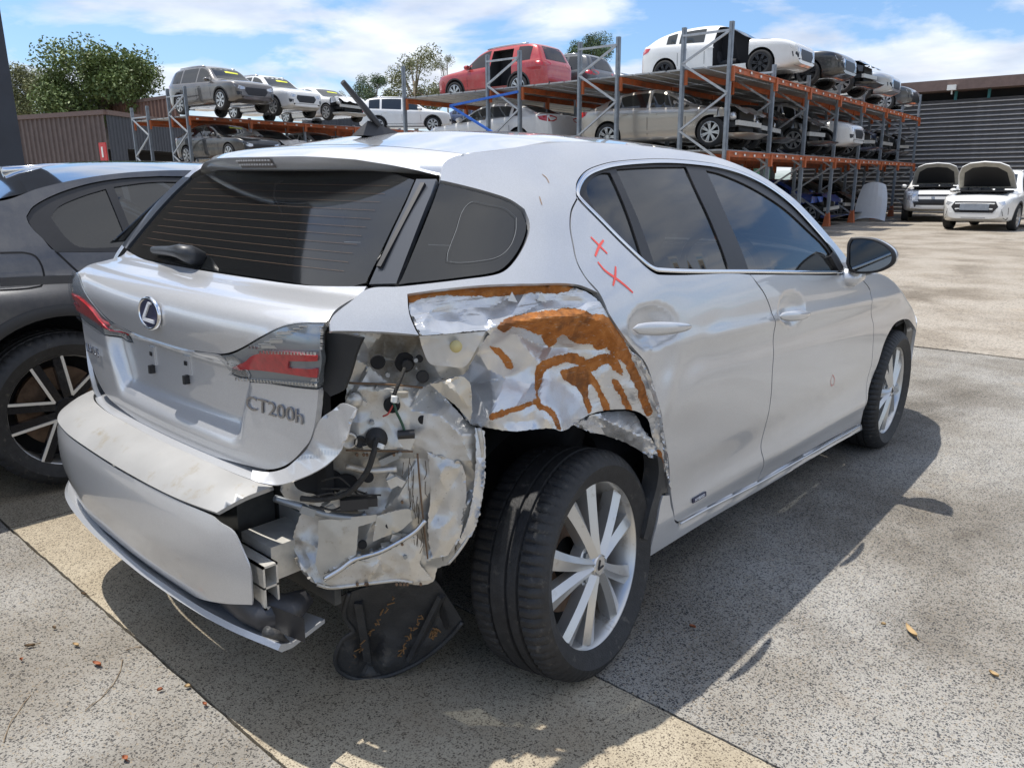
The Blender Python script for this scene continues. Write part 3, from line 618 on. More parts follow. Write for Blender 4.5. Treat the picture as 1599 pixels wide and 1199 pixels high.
# doors
RS = [(1169,427.5),(1183,444),(1194,460),(1204,486),(1207,530),(1206,575),(1204,618),(1194,670),(1188.5,698),(1192,728),(1183,751.5)]
GRO = [(1060,815),(1100,793.5),(1140,772.5),(1183,751.5)]
rd = [(899,306),(909,318),(935,344),(972,381.5),(1010,417),(1029,427.5)]+RS+GRO[::-1][1:]+[(1052,812),(1050,790),(1047,770),(1043,705),(1032,645),(1017,578),(979,533),(953,495)]+SEAMF[::-1]
def dents(v, v2):
    s = toscr(v)
    def gs(cx, cy, sx, sy, a, rot=0):
        dx, dy = s[:, 0]-cx, s[:, 1]-cy; c, n = math.cos(rot), math.sin(rot)
        return a*np.exp(-(((dx*c+dy*n)/sx)**2+((-dx*n+dy*c)/sy)**2))
    d = gs(1048,600,9,60,.007,.25)+gs(1030,520,12,26,-.007,-.5)+gs(1085,560,14,60,-.005,.5)+gs(1120,700,60,16,.004,-.5)+gs(1035,560,28,70,-.014,.2)+gs(1075,610,40,55,.006)+gs(1060,680,40,40,-.006)+gs(1120,640,60,70,-.006)+gs(1010,540,20,22,-.006)+gs(1150,560,50,80,.004)
    v = v.copy(); v[:, 0] += d
    # handle cup
    for cx, cy, sx, sy in ((1022,510,40,34), (1236,484,20,24)):
        q = ((s[:, 0]-cx)/sx)**2+((s[:, 1]-cy)/sy)**2
        v[:, 0] -= .026*np.clip(1-q, 0, 1)**.55
    return v
rdoor = SIDE.panel('rear_door', SP(rd), SILVER, CAR, h=.012, g=.003, thick=.02, post=dents, corner=40)
tag(rdoor, 'silver rear door with dented trailing edge and red marker crosses')
FS = [(1330,431.5),(1343,434.5),(1353,444),(1359,454),(1362,472),(1363.5,505),(1363,545),(1359,576),(1351,633),(1344,661)]
fd = [(1169,427.5),(1240,428),(1314,428.5),(1320,426)]+FS+[(1300,684),(1240,717)]+RS[::-1][:-1]
fdoor = SIDE.panel('front_door', SP(fd), SILVER, CAR, h=.016, g=.003, thick=.02, post=dents, corner=40)
sill = SP([(1058,816),(1100,794.5),(1183,752.5),(1240,720),(1344,662),(1347,671),(1300,697),(1200,757.5),(1100,816),(1013,870),(1017,850),(1030,792),(1035,773),(1046,772),(1050,795)])
def sill_post(v, v2):
    v = v.copy(); v[:, 0] -= .010*sstep(.012, .0, polydist(v2, crom(SP([(1062,818),(1183,757),(1344,667)]), .02, False), False)); return v
rock = SIDE.panel('sill_panel', sill, SILVER, CAR, h=.014, thick=.09, post=sill_post)
fe = FS[1:]+[(1352,632),(1366,580),(1380,538),(1394,510),(1406,500.5),(1418,499.5),(1426,508),(1431,518),(1431.5,509),(1427,492),(1419,476),(1408,457),(1399,444.6),(1386,433.6),(1372,427.5)]
fender = SIDE.panel('front_fender', SP(FS[1:9]+[(1349,640),(1356,612),(1366,580),(1380,538),(1394,510),(1406,500.5),(1418,499.5),(1426,508),(1430.5,517),(1431,509),(1427,492),(1419,476),(1408,457),(1399,444.6),(1386,433.6),(1372,427.5),(1350,430)]), SILVER, CAR, h=.02, thick=.02, corner=60)
SIDE.panel('front_bumper_side', [(3.03,.60),(3.06,.45),(3.03,.30),(2.97,.20),(3.2,.20),(3.38,.25),(3.38,.58),(3.2,.62)], SILVER, CAR, h=.04, thick=.015)
# door handles
def handle(pts_a, name, parent, keycap=None):
    a, b, w0, w1 = pts_a
    P0, P1 = side_fn(*SP([a])[0]), side_fn(*SP([b])[0]); d = P1-P0; L = np.linalg.norm(d); n = 14; k = 10; V = []; F = []
    for i in range(n+1):
        t = i/n; w = w0+(w1-w0)*t; e = min(1, math.sin(math.pi*min(max(t, .0), 1))**.35+.0) if 0 < t < 1 else 0.02
        c = P0+d*t+np.array([.022+.012*math.sin(math.pi*t), 0, 0])
        for j in range(k):
            an = 2*math.pi*j/k; V.append(c+np.array([math.cos(an)*.011*e, 0, math.sin(an)*w*e]))
    for i in range(n):
        for j in range(k): F.append((i*k+j, i*k+(j+1) % k, (i+1)*k+(j+1) % k, (i+1)*k+j))
    me = pymesh(name, V, F); h = add(name, me, SILVER, parent)
    if False:
        t = keycap; c = P0+d*t+np.array([.034, 0, 0]); mb = MB(); mb.box((c[0]-.012, c[1]-.0012, c[2]-w0*.98), (c[0]+.0012, c[1]+.0012, c[2]+w0*.98)); mb.obj('handle_gap', SEAL, parent)
    return h
handle(((976,512),(1070,508.5),.023,.013), 'door_handle', rdoor, .30)
handle(((1207,493),(1256,489.5),.022,.014), 'door_handle', fdoor, .38)
# red marker strokes
def strokes(name, lines, r, parent, mat):
    mb = MB()
    for ln in lines:
        uv = crom(SP(ln), .004, False); v = side_fn(uv[:, 0], uv[:, 1]); s_ = toscr(v); n = len(v)
        t = np.gradient(uv, axis=0); t /= np.linalg.norm(t, axis=1)[:, None]; w = r*(.6+.4*np.sin(np.linspace(.3, 2.8, n)))
        A = side_fn(uv[:, 0]-t[:, 1]*w, uv[:, 1]+t[:, 0]*w); B = side_fn(uv[:, 0]+t[:, 1]*w, uv[:, 1]-t[:, 0]*w)
        A[:, 0] += .0012; B[:, 0] += .0012
        mb.put(list(A)+list(B), [(i, i+1, n+i+1, n+i) for i in range(n-1)])
    return mb.obj(name, mat, parent)
strokes('marker_cross', [[(922,370),(933,381),(948,396)], [(942,375),(935,385),(929,400)]], .0032, rdoor, REDPEN)
strokes('marker_cross', [[(933,409),(944,422),(962,435),(976,446),(988,457)], [(961,416),(960,432),(957,446)]], .0034, rdoor, REDPEN)
strokes('marker_ring', [[(1300,585),(1303,592),(1302,600),(1298,602),(1297,594),(1300,585)]], .0016, fdoor, pbr('red_marker_faint', (.75, .25, .22), .7))
for ln_ in ([(846,272),(853,278),(857,286)], [(842,307),(844,314),(846,320)]): strokes('scratch_mark', [ln_], .0014, body, MATS.get('scratch_brown') or pbr('scratch_brown', (.35, .22, .13), .8))
def scuffs(name, box, n, L, w, mat, parent, slope=-.25):
    mb = MB()
    for _ in range(n):
        px, py = random.uniform(box[0], box[2]), random.uniform(box[1], box[3]); l = random.uniform(.3, 1)*L; a = slope+random.uniform(-.12, .12)
        uv = SP([(px, py), (px+l, py+l*a)]); v = side_fn(uv[:, 0], uv[:, 1]); v[:, 0] += .0012; d = np.array([0, 0, 1])*w*random.uniform(.4, 1)
        mb.put([v[0], v[1], v[1]+d, v[0]+d], [(0, 1, 2, 3)])
    return mb.obj(name, mat, parent)
# HYBRID plate on the lower door
def text_mesh(txt, size, ext, sx=1.0, shear=0.0, bold=.0):
    cu = bpy.data.curves.new('lettering', 'FONT'); cu.body = txt; cu.size = size; cu.extrude = ext; cu.align_x = 'CENTER'; cu.align_y = 'CENTER'; cu.shear = shear; cu.offset = bold; cu.resolution_u = 3; cu.bevel_depth = 0
    o = bpy.data.objects.new('lettering', cu); COL.objects.link(o); dg = bpy.context.evaluated_depsgraph_get(); dg.update()
    me = bpy.data.meshes.new_from_object(o.evaluated_get(dg)); COL.objects.unlink(o); bpy.data.objects.remove(o)
    for v in me.vertices: v.co.x *= sx
    me.materials.clear(); return me
def frame_side(px, py, off, mirror_=False):
    u = SP([(px, py)])[0]; c = side_fn(*u); e = .01; ty = side_fn(u[0]+e, u[1])-c; tz = side_fn(u[0], u[1]+e)-c
    X = Vector(ty).normalized(); n = X.cross(Vector(tz)).normalized(); Y = n.cross(X)
    if n.x < 0: n = -n
    return Matrix.Translation(Vector(c)+n*off) @ Matrix((X, Y, n)).transposed().to_4x4()
pl = MB(); pr = [(.045*math.cos(a)*(1 if abs(math.cos(a)) < .6 else 1.12)/1.12, .0085*math.sin(a)) for a in np.linspace(0, 2*math.pi, 40, endpoint=False)]
pr = [(max(-.043, min(.043, 1.25*x)), max(-.0075, min(.0075, 1.4*y))) for x, y in pr]
pl.put([(x, y, 0) for x, y in pr]+[(x, y, .003) for x, y in pr], [tuple(range(40, 80))]+[(i, (i+1) % 40, 40+(i+1) % 40, 40+i) for i in range(40)])
NAVY = pbr('badge_navy', (.012, .014, .05), .5, coat=.15)
hp = pl.obj('hybrid_badge', NAVY, rock); hp.matrix_world = frame_side(1091, 776, .001); hp.parent = rdoor
tm = add('hybrid_lettering', text_mesh('HYBRID', .0135, .0006, 1.35, .12), pbr('badge_text', (.75,.76,.78), .4), rdoor); tm.matrix_world = frame_side(1091, 776.5, .0045)
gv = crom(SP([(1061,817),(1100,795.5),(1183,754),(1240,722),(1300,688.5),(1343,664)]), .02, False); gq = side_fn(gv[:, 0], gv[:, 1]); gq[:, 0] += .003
MB().tube([tuple(p) for p in gq], .0042, 8).obj('sill_bright_strip', SILVER, rock, smooth=True)  # added strip that puts the groove's bright lower edge into the shape
# wheel-arch trim end, dark arches
SIDE.panel('arch_trim', SP([(1028,712),(1036,716),(1041,745),(1046,771),(1036,772),(1030,792),(1018,848),(1006,842),(1016,800),(1026,765),(1030,740)]), DARKPLASTIC, CAR, h=.03, thick=.05, off=-.004)
# black sheets inside both sides, put in as shade behind panel gaps; floor
sh = MB(); ys = np.linspace(.46, 3.2, 40); zs = np.linspace(.2, .97, 12); V = []
for sgn in (1, -1):
    base = len(sh.v); v = [(sgn*(SG(y, z)-.045), y, min(z, zE(y)-.05)) for y in ys for z in zs]
    # leave the wheel wells open
    f = []
    for i in range(len(ys)-1):
        for j in range(len(zs)-1):
            yc, zc = (ys[i]+ys[i+1])/2, (zs[j]+zs[j+1])/2
            if math.hypot(yc-2.6, zc-.30) < .36 or math.hypot(yc-.02, zc-.30) < .40: continue
            q = (i*len(zs)+j, (i+1)*len(zs)+j, (i+1)*len(zs)+j+1, i*len(zs)+j+1); f.append(q if sgn > 0 else q[::-1])
    sh.put(v, f)
sh.box((-.74, .45, .19), (.74, 2.2, .21)); sh.box((-.5, -.45, .27), (.42, .45, .29)); sh.box((-.5, 2.2, .19), (.5, 3.2, .21))
sh.box((-.60,-.55,.655),(.44,.42,.675)); sh.box((.445,-.26,.70),(.60,.42,.72)); sh.box((-.62,-.42,.965),(.60,.12,.98))  # luggage floor, wheel cover and shelf, added to block sun leaking inside
lining = sh.obj('dark_backing', BLACKISH, CAR)
# wheel wells
WELL = pbr('well_black', (.018, .018, .018), .85, var=.3)
for (y, x0, x1, r) in ((2.6, .50, .82, .36), (.02, .40, .64, .36)):
    for sgn in (1, -1):
        prof = [(r, sgn*x1), (r, sgn*x0), (.02, sgn*x0)]
        n = 40; v = []; f = []
        for rr, h in prof:
            for k in range(n+1):
                t = math.pi*(-.12+1.24*k/n); v.append((h, y+rr*math.cos(t), .30+rr*math.sin(t)))
        for i in range(2):
            for k in range(n): f.append((i*(n+1)+k, i*(n+1)+k+1, (i+1)*(n+1)+k+1, (i+1)*(n+1)+k))
        MB().put(v, f).obj('wheel_well', WELL, CAR, deg=40)
# roof / windscreen / bonnet: grids between the two side edges
def topgrid(name, y0, y1, mat, crown, ny=40, nx=28, pull=0.0, thick=.01, off=0, y0c=0.0, y1c=0.0):
    V = []; F = []
    for i in range(ny+1):
        t = i/ny
        for j in range(nx+1):
            s = -1+2*j/nx; y = (y0+y0c*(1-s*s))*(1-t)+(y1+y1c*(1-s*s))*t; yy = y0*(1-t)+y1*t
            xe, ze = edge(yy); xe -= pull; c = crown(yy)
            V.append((s*xe, y, ze+c*(1-abs(s)**2.4)))
    for i in range(ny):
        for j in range(nx):
            a = i*(nx+1)+j; F += [(a, a+1, a+nx+2), (a, a+nx+2, a+nx+1)]
    return shell(name, np.array(V), np.array(F), (0, 0, 1), mat, CAR, thick, off)
roof = topgrid('roof_panel', -.19, 1.12, SILVER, lambda y: np.interp(y, [-.2, 0, .5, 1.1], [.028, .038, .05, .05]), pull=.004, y0c=-.06, y1c=.16)
hl = topgrid('headliner', -.15, 1.05, pbr('headliner_grey', (.10,.10,.10), .9), lambda y: np.interp(y, [-.2, 0, .5, 1.1], [.02, .03, .04, .04]), pull=.02, off=-.03, thick=.06)  # opaque inner roof, added to block sun leaking past the roof
topgrid('windscreen', 1.13, 1.82, GLASS_R, lambda y: np.interp(y, [1.12, 1.4, 1.82], [.05, .12, .06]), pull=.03, y0c=.16, y1c=.36, off=-.004)
topgrid('bonnet', 1.83, 3.30, SILVER, lambda y: np.interp(y, [1.8, 2.4, 3.3], [.03, .08, .14]), pull=.006, y0c=.36, y1c=.12)
fb = MB(); V = []
for i, z in enumerate((.20, .35, .5, .62)):
    for j in range(13):
        s = -1+j/6; V.append((s*.66, 3.36+.14*(1-s*s)-(.05 if z < .3 else 0), z))
fb.put(V, [(i*13+j, i*13+j+1, (i+1)*13+j+1, (i+1)*13+j) for i in range(3) for j in range(12)]); fb.obj('front_bumper', SILVER, CAR, smooth=True)
# left side (far side): same shell mirrored, with dark glass
LW = [(y, z) for y, z in DLO[::4]]
lo = [(-.50,.99),(-.47,1.07),(-.28,1.31),(-.2,zE(-.2))]+topE[1:]+[(1.85,.965),(2.19,.915),(2.5,.83),(2.75,.70),(2.95,.60)]
arcF = [(2.6+.37*math.cos(t), .30+.37*math.sin(t)) for t in np.linspace(.2, math.pi+.1, 18)]
arcR = [(.0+.37*math.cos(t), .30+.37*math.sin(t)) for t in np.linspace(-.1, math.pi-.1, 18)]
lo += [(2.97,.45)]+arcF+[(2.2,.2),(.42,.2)]+arcR+[(-.42,.56),(-.50,.56),(-.50,.80)]
ls = SIDE.panel('body_side_panel', lo, SILVER, CAR, h=.06, thick=.012, holes=[LW], corner=60); lm = mirror(ls, 'body_side_panel'); bpy.data.objects.remove(ls)
lg = SIDE.panel('side_window', LW, GLASS, CAR, h=.08, off=-.008, thick=.003); mirror(lg, 'side_window'); bpy.data.objects.remove(lg)
lq = SIDE.panel('quarter_glass', QG, GLASS, CAR, h=.06, off=.004, thick=.004); mirror(lq, 'quarter_glass'); bpy.data.objects.remove(lq)
# ------------------------------------------------------------------ tail: hatch, glass, spoiler, lamps
LT = HPX([(342,553),(360,551),(380,542.5),(410,525),(440,511),(460,506),(476,504.5),(510,505),(506,560),(498,607.5),(460,604),(420,598),(380,590),(362,584),(357,566)])
GB = [(577,447),(545,470.5),(520,490.5),(514,500)]           # hatch / quarter seam
xs = np.linspace(0, .585, 9); vb = vz(1.047)
right_top = HPX([(573,446)])
RB = [HPX([(573,446.5)])[0], *HPX(GB[1:]), *HPX([(509,503.5)])]
low = HPX([(498,610),(495,640),(490.5,670),(483,690),(474,702),(459,718),(442,729),(420,733.5),(390,728),(355,719),(320,709),(286,697)])
half = [(0.0, vb+.002), (.2, vb+.002), (.4, vb+.003)]+[tuple(p) for p in RB]
lamp_in = [tuple(p) for p in LT[7::-1]]                       # along the lamp's top, outer to inner
halfR_up = half+[tuple(p) for p in (LT[7],)][:0]+lamp_in[0:8]
# upper skin: from glass base to lamp top edge and the overhang lip
lipv = vz(.882)
up_r = half+lamp_in+[(.12, lipv), (0.0, lipv)]
up_r = [p for k, p in enumerate(up_r) if k == 0 or np.hypot(*(np.array(p)-np.array(up_r[k-1]))) > .004]
up = up_r+[(-x, v) for x, v in up_r[::-1] if x > .001]
hatch = HATCH.panel('tailgate', up, SILVER, CAR, h=.016, g=.0015, thick=.016, corner=38)
tag(hatch, 'silver tailgate with round badge, recessed number-plate panel and chrome lettering')
lowv = [tuple(p) for p in low]
dn_r = [(0.0, lipv-.003), (.12, lipv-.003)]+[tuple(LT[0])]+[tuple(p) for p in LT[::-1][:6]][::-1][0:0]+[tuple(p) for p in (LT[14], LT[13], LT[12], LT[11], LT[10], LT[9])]+lowv[:-1]+[(0.0, lowv[-1][1])]
dn = dn_r+[(-x, v) for x, v in dn_r[::-1] if x > .001]
hlow = HATCH.panel('tailgate_lower_skin', dn, SILVER, hatch, h=.013, g=.0015, thick=.016, corner=38)
# dark backing of the tail
tb = MB(); tb.box((-.60, -.62, .60), (.575, -.60, .99)); tb.box((-.55, -.45, .99), (.55, -.42, 1.03)); tb.obj('tailgate_backing', BLACKISH, CAR)
# rear glass and its black pillar trims
RG = [(0, vb+.006), (.3, vb+.006), (.52, vb+.008)]+[tuple(p) for p in HPX([(571,441),(600,380),(630,318),(647,280)])]+[(.35, vz(1.312)), (0, vz(1.318))]
RG = RG+[(-x, v) for x, v in RG[::-1] if x > .001]
rglass = HATCH.panel('rear_window', RG, GLASS_R, hatch, h=.03, g=.001, thick=.004, off=-.002, corner=45)
tag(rglass, 'raked rear window with demister lines')
PT = HPX([(577,445.5),(604,384),(634,320),(651,281),(683,281),(673,308),(650,366),(620,444.5)])
pt = HATCH.panel('pillar_trim', PT, PIANO, hatch, h=.02, g=.001, thick=.012, off=.003, corner=40); mirror(pt, 'pillar_trim', hatch)
st = MB(); a = hatch_fn(*HPX([(596,420),(664,290)]).T); st.bar(a[0]+np.array([0, -.006, .004]), a[1]+np.array([0, -.006, .004]), .012, .008); st.obj('trim_strip', SEAL, pt)
dm = MB()
for k in range(11):
    z = 1.085+.0185*k; xm = .50-.004*k; n = 16
    p = hatch_fn(np.linspace(-xm, xm, n), np.full(n, vz(z))); p[:, 1] -= .0002; dm.tube([tuple(q) for q in p], .00035, 3, cap=False)
dm.obj('demister_lines', pbr('demister_brown', (.20, .12, .07), .6), rglass)
# spoiler
def yt(x): return -.410+.47*np.abs(x)**2
SPS = Surf(lambda x, z: np.stack([np.asarray(x, float), yt(np.asarray(x)), np.asarray(z, float)], -1), -.62, .62, 1.2, 1.4, 60, 40, out=(0, -1, 0))
te = SPS.inv([(434,243.5),(470,243),(500,244),(555,248),(610,256.4),(651.5,264.7),(680,272)]); be_ = SPS.inv([(445,264.7),(500,264),(555,264.7),(610,268.8),(665,273.7)])
te = te[np.argsort(te[:, 0])]; be_ = be_[np.argsort(be_[:, 0])]
def zt(x): return np.interp(np.abs(x), te[:, 0], te[:, 1])
def zb(x): return np.minimum(np.interp(np.abs(x), be_[:, 0], be_[:, 1]), zt(x)-.004)
V = []; F = []; nx = 60; xe = .572
for i in range(nx+1):
    x = -xe+2*xe*i/nx; s = x/xe
    y1 = yt(x); e_x, e_z = edge(-.19); yr = -.197-.06*(1-s*s); zr = e_z+.028*(1-abs(s)**2.4)-.001
    yu = y1+.10; zu = zb(x)+.004
    a, b, c, d = zt(x), zb(x), y1, yr
    prof = [(d, zr), (d*.6+c*.4, zr*.6+a*.4+.006), (d*.25+c*.75, zr*.25+a*.75+.006), (c+.012, a+.002), (c, a-.002), (c+.010, (a+b)/2), (c+.024, b+.001), (c+.034, b-.002), (yu+.01, zu-.008), (yu+.07, zu-.0)]
    V += [(x, p, q) for p, q in prof]
m_ = 10
for i in range(nx):
    for j in range(m_-1):
        k = i*m_+j; F.append((k, k+m_, k+m_+1, k+1))
F += [tuple(range(m_)), tuple(nx*m_+j for j in range(m_))[::-1]]
me = pymesh('roof_spoiler', V, F); sharp(me, 40); spo = add('roof_spoiler', me, SILVER, hatch)
BL = SPS.inv([(349,250.5),(430,246),(441,260.5),(362,266)]); xb = .085
bl = MB(); v = []
for x in np.linspace(-xb, xb, 13): v += [(x, yt(x)-.001, zt(x)-.006), (x, yt(x)+.018, zb(x)+.004)]
bl.put(v, [(2*i, 2*i+1, 2*i+3, 2*i+2) for i in range(12)]); bl.obj('high_brake_lamp', pbr('lamp_smoke', (.16, .15, .145), .25, coat=.6), hatch)
bd = MB()
for k in range(13):
    x = -xb+.008+(2*xb-.016)*k/12
    for j in range(2): f_ = .25+.45*j; z0 = zb(x)+.004+(zt(x)-zb(x)-.010)*f_; y0_ = yt(x)+.018-.019*f_; bd.box((x-.0045, y0_-.005, z0), (x+.0045, y0_+.002, z0+.005))
bd.obj('lamp_cell', pbr('lamp_cell_grey', (.33, .31, .30), .3, coat=.5), hatch)
# emblem, lettering, plate fixings, wiper
def frame_h(x, z, off):
    c = hatch_fn(np.array([x]), np.array([vz(z)]))[0]; e = .005; a = hatch_fn(np.array([x+e]), np.array([vz(z)]))[0]-c; b = hatch_fn(np.array([x]), np.array([vz(z)+e]))[0]-c
    X = Vector(a).normalized(); n = X.cross(Vector(b)).normalized()
    if n.y > 0: n = -n
    Y = n.cross(X); return Matrix.Translation(Vector(c)+n*off) @ Matrix((X, Y, n)).transposed().to_4x4()
ex, ez = hatch_fn(*HPX([(236,489)])[0])[[0, 2]]
em = MB(); n = 48
for (rx, ry, z0) in ((.056, .041, 0.0), (.056, .041, .006), (.051, .036, .008), (.049, .034, .005)):
    em.v += [(rx*math.cos(2*math.pi*k/n), ry*math.sin(2*math.pi*k/n), z0) for k in range(n)]
em.f = [(i*n+k, i*n+(k+1) % n, (i+1)*n+(k+1) % n, (i+1)*n+k) for i in range(3) for k in range(n)]; em.mi = [0]*len(em.f)
eo = em.obj('round_badge', CHROME, hatch, smooth=True); eo.matrix_world = frame_h(ex, ez, .001)
ed = MB().put([(.0492*math.cos(2*math.pi*k/n), .0342*math.sin(2*math.pi*k/n), .0052) for k in range(n)], [tuple(range(n))]).obj('badge_disc', NAVY, hatch); ed.matrix_world = eo.matrix_world.copy()
el = MB(); el.bar((.010,.026,.008),(-.022,-.013,.008),.009,.004); el.bar((-.026,-.016,.008),(.032,-.018,.008),.008,.004); el.bar((.006,.026,.008),(.022,.026,.008),.005,.004)
elo = el.obj('badge_letter', pbr('badge_silver', (.72,.73,.76), .35, .2), hatch); elo.matrix_world = eo.matrix_world.copy()
DCHR = pbr('dark_chrome', (.34,.35,.38), .10, 1.0)
def letters(txt, px, size, sx, shear=.0, name='model_lettering'):
    u = HPX([px])[0]; q = hatch_fn(*u); o = add(name, text_mesh(txt, size, .0010, sx, shear, bold=.0), DCHR, hatch); o.matrix_world = frame_h(q[0], q[2], .0022); return o
letters('CT200h', (428,640), .046, 1.30, .08)
o = add('brand_lettering', text_mesh('LEXUS', .036, .0010, 1.25, 0, .0), DCHR, hatch); q_ = hatch_fn(*HPX([(147,547)])[0]); o.matrix_world = frame_h(q_[0], q_[2], .004)
fx = MB()
plate = [o_ for o_ in ()]
for (px, py) in ((239,556),(293,571)):
    q = hatch_fn(*HPX([(px, py)])[0]); M = frame_h(q[0], q[2], .0)
    mb = MB(); mb.box((-.017,-.022,-.001),(.017,.026,.004), M); mb.obj('plate_bracket', SILVER, hatch, deg=30)
    mb = MB(); mb.box((-.006,.002,.0045),(.006,.012,.0065), M); mb.obj('plate_hole', BLACKISH, hatch)
    mb = MB(); mb.box((-.0055,-.046,.0),(.0055,-.024,.014), M); mb.obj('plate_clip', SEAL, hatch)
w0 = hatch_fn(*HPX([(312,402)])[0]); w1 = hatch_fn(*HPX([(252,393)])[0])
wp = MB(); c = w0+np.array([0,-.035,.012])
wp.tube([w0+np.array([.012,-.002,-.004]), c+np.array([.01,0,0]), c+np.array([-.03,-.004,.004]), c*.55+(w1+np.array([0,-.03,.012]))*.45, w1+np.array([0,-.022,.006])], [.022,.024,.019,.013,.010], 12)
wp.obj('wiper', pbr('wiper_black', (.03,.032,.036), .42), hatch, smooth=True)
wb2 = MB(); wb2.tube([w1+np.array([-.02,-.012,-.004]), w0+np.array([-.02,-.008,.0])], .006, 6); wb2.obj('wiper_blade', RUBBER, hatch)
# tail lamps (right one on the tailgate, left pair)
LAMPG = pbr('lamp_housing', (.30,.33,.36), .18, .6, coat=.8)
LAMPR = pbr('lamp_red', (.55,.025,.03), .16, coat=1.0, var=.3, vscale=60)
mcl, tcl, bcl = new_mat('lamp_cover'); trn = N(tcl, 'ShaderNodeBsdfTransparent', ins={'Color': (.96,.97,.98,1)}); msx = N(tcl, 'ShaderNodeMixShader', ins={0: .86}); bcl.inputs['Roughness'].default_value = .03; bcl.inputs['Base Color'].default_value = (.05,.05,.05,1)
link(tcl, bcl.outputs[0], msx.inputs[1]); link(tcl, trn.outputs[0], msx.inputs[2]); link(tcl, msx.outputs[0], tcl.nodes['Material Output'].inputs['Surface'])
lamp = HATCH.panel('tail_lamp', LT, LAMPG, hatch, h=.02, g=.003, thick=.02, off=.002, corner=38)
tag(lamp, 'right tail lamp, clear above and below a red band')
RED = HPX([(366,573),(384,565),(398,554),(420,549),(452,548),(497,554),(498,562),(454,562),(453,573),(498,574),(498,588),(450,582),(400,576)])
rdp = HATCH.panel('red_lens', RED, LAMPR, lamp, h=.02, g=0, thick=.005, off=.007, corner=35)
stp = MB()
for k, (a, b) in enumerate((((425,533),(508,532)),((436,520),(509,518)),((412,541),(507,543)),((372,582),(497,600)),((366,578),(497,593)))):
    q = hatch_fn(*HPX([a, b]).T); stp.bar(q[0]+np.array([0,-.005,0]), q[1]+np.array([0,-.005,0]), .003, .006)
for k in range(9):
    yy_ = 509+k*4.0; q = hatch_fn(*HPX([(max(366, 470-k*9), yy_), (508.5-.2*k, yy_+1)]).T); stp.bar(q[0]+np.array([0,-.0045,0]), q[1]+np.array([0,-.0045,0]), .003, .0022)
stp.obj('lamp_rib', SATIN, lamp)
mb = MB()
for k in range(26):
    t_ = k/25; q = hatch_fn(*HPX([(372+126*t_, 548+3*t_-10*(1-t_)*(t_ < .3)), (374+124*t_, 591+9*t_)]).T)
    if t_ > .18: mb.box(q[0]+np.array([-.002,-.0125,-.003]), q[0]+np.array([.002,-.0085,.003]))
    mb.box(q[1]+np.array([-.002,-.010,-.003]), q[1]+np.array([.002,-.006,.003]))
mb.obj('lamp_facet', CHROME, lamp)
cov = HATCH.panel('lamp_cover', LT, mcl, lamp, h=.02, g=.003, thick=.008, off=.013, corner=38)
for ob, nm in ((lamp,'tail_lamp'),(rdp,'red_lens'),(cov,'lamp_cover')):
    pass
ll = mirror(lamp, 'tail_lamp', hatch); tag(ll, 'left tail lamp with red band seen edge-on'); mirror(rdp, 'red_lens', ll); mirror(cov, 'lamp_cover', ll)
# left lamp's outer half on the body corner
HATCH.panel('outer_lamp', [(-.63, vz(.992)), (-.66, vz(.985)), (-.678, vz(.93)), (-.676, vz(.88)), (-.632, vz(.868))], LAMPG, ll, h=.02, g=.001, thick=.02, off=.004)
HATCH.panel('red_lens', [(-.632, vz(.945)), (-.672, vz(.94)), (-.672, vz(.885)), (-.634, vz(.885))], LAMPR, ll, h=.02, g=.0, thick=.006, off=.010)
HATCH.panel('lamp_cover', [(-.63, vz(.992)), (-.66, vz(.985)), (-.678, vz(.93)), (-.676, vz(.88)), (-.632, vz(.868))], mcl, ll, h=.02, g=.001, thick=.006, off=.014)
HATCH.panel('tail_corner', [(-.625, vz(1.01)), (-.675, vz(.995)), (-.69, vz(.85)), (-.70, vz(.58)), (-.55, vz(.58)), (-.602, vz(.70)), (-.622, vz(.8))], SILVER, CAR, h=.025, g=.001, thick=.012)
# ------------------------------------------------------------------ bumper
SB0 = BPX([(346,782),(348,803),(364,830),(378,858),(390,888),(393,918),(394,944)])
sL = BS_[0]+.01
vs0 = BV[np.argmin(np.abs(BPR[:, 1]-.600))]; vcorner = BV[np.argmin(np.abs(BPR[:, 1]-.569))]
SB0[0] = (SB0[0][0], vcorner+.004)
SB0[1][1] = max(SB0[1][1], vcorner+.012)
face = [tuple(p) for p in SB0]+[(s, BV[-1]-.004) for s in (.2, -.1, -.4, -.6, -.75, -.95, sL)]+[(sL, vcorner+.03), (-.9, vcorner+.008), (-.75, vcorner+.006), (-.4, vcorner+.006), (0, vcorner+.006), (.25, vcorner+.005)]
bump = BUMP.panel('rear_bumper', face, SILVER, CAR, h=.022, g=.0, thick=.004, corner=40)
tag(bump, 'silver rear bumper cover torn off short of its right end')
shf = [(SB0[0][0]+.02, vcorner-.004), (SB0[0][0]+.10, .072), (.2, .066), (0, .066), (-.3, .066), (-.55, .068), (-.76, .07), (-.84, vcorner-.01), (-.75, vcorner+.002), (-.4, vcorner+.002), (0, vcorner+.002), (.25, vcorner+.002)]
STEPM = pbr('step_plate_plastic', (.40,.395,.38), .38, .3, var=.12, vscale=5, dirt=((.33,.29,.22), 16.0, .58))
step = BUMP.panel('bumper_step', shf, STEPM, bump, h=.025, g=0, thick=.010, off=.006, corner=40)
ush = [(.42, .064), (.40, .0), (.2, .0), (-.2, .0), (-.5, .0), (-.70, .0), (-.95, .0), (-1.05, .05), (-1.0, vcorner+.02), (-.86, vcorner+.004), (-.84, vcorner-.012), (-.76, .066), (-.55, .064), (-.3, .062), (0, .062), (.2, .062)]
BUMP.panel('bumper_upper', ush, SILVER, bump, h=.025, g=0, thick=.004, off=0, corner=40)
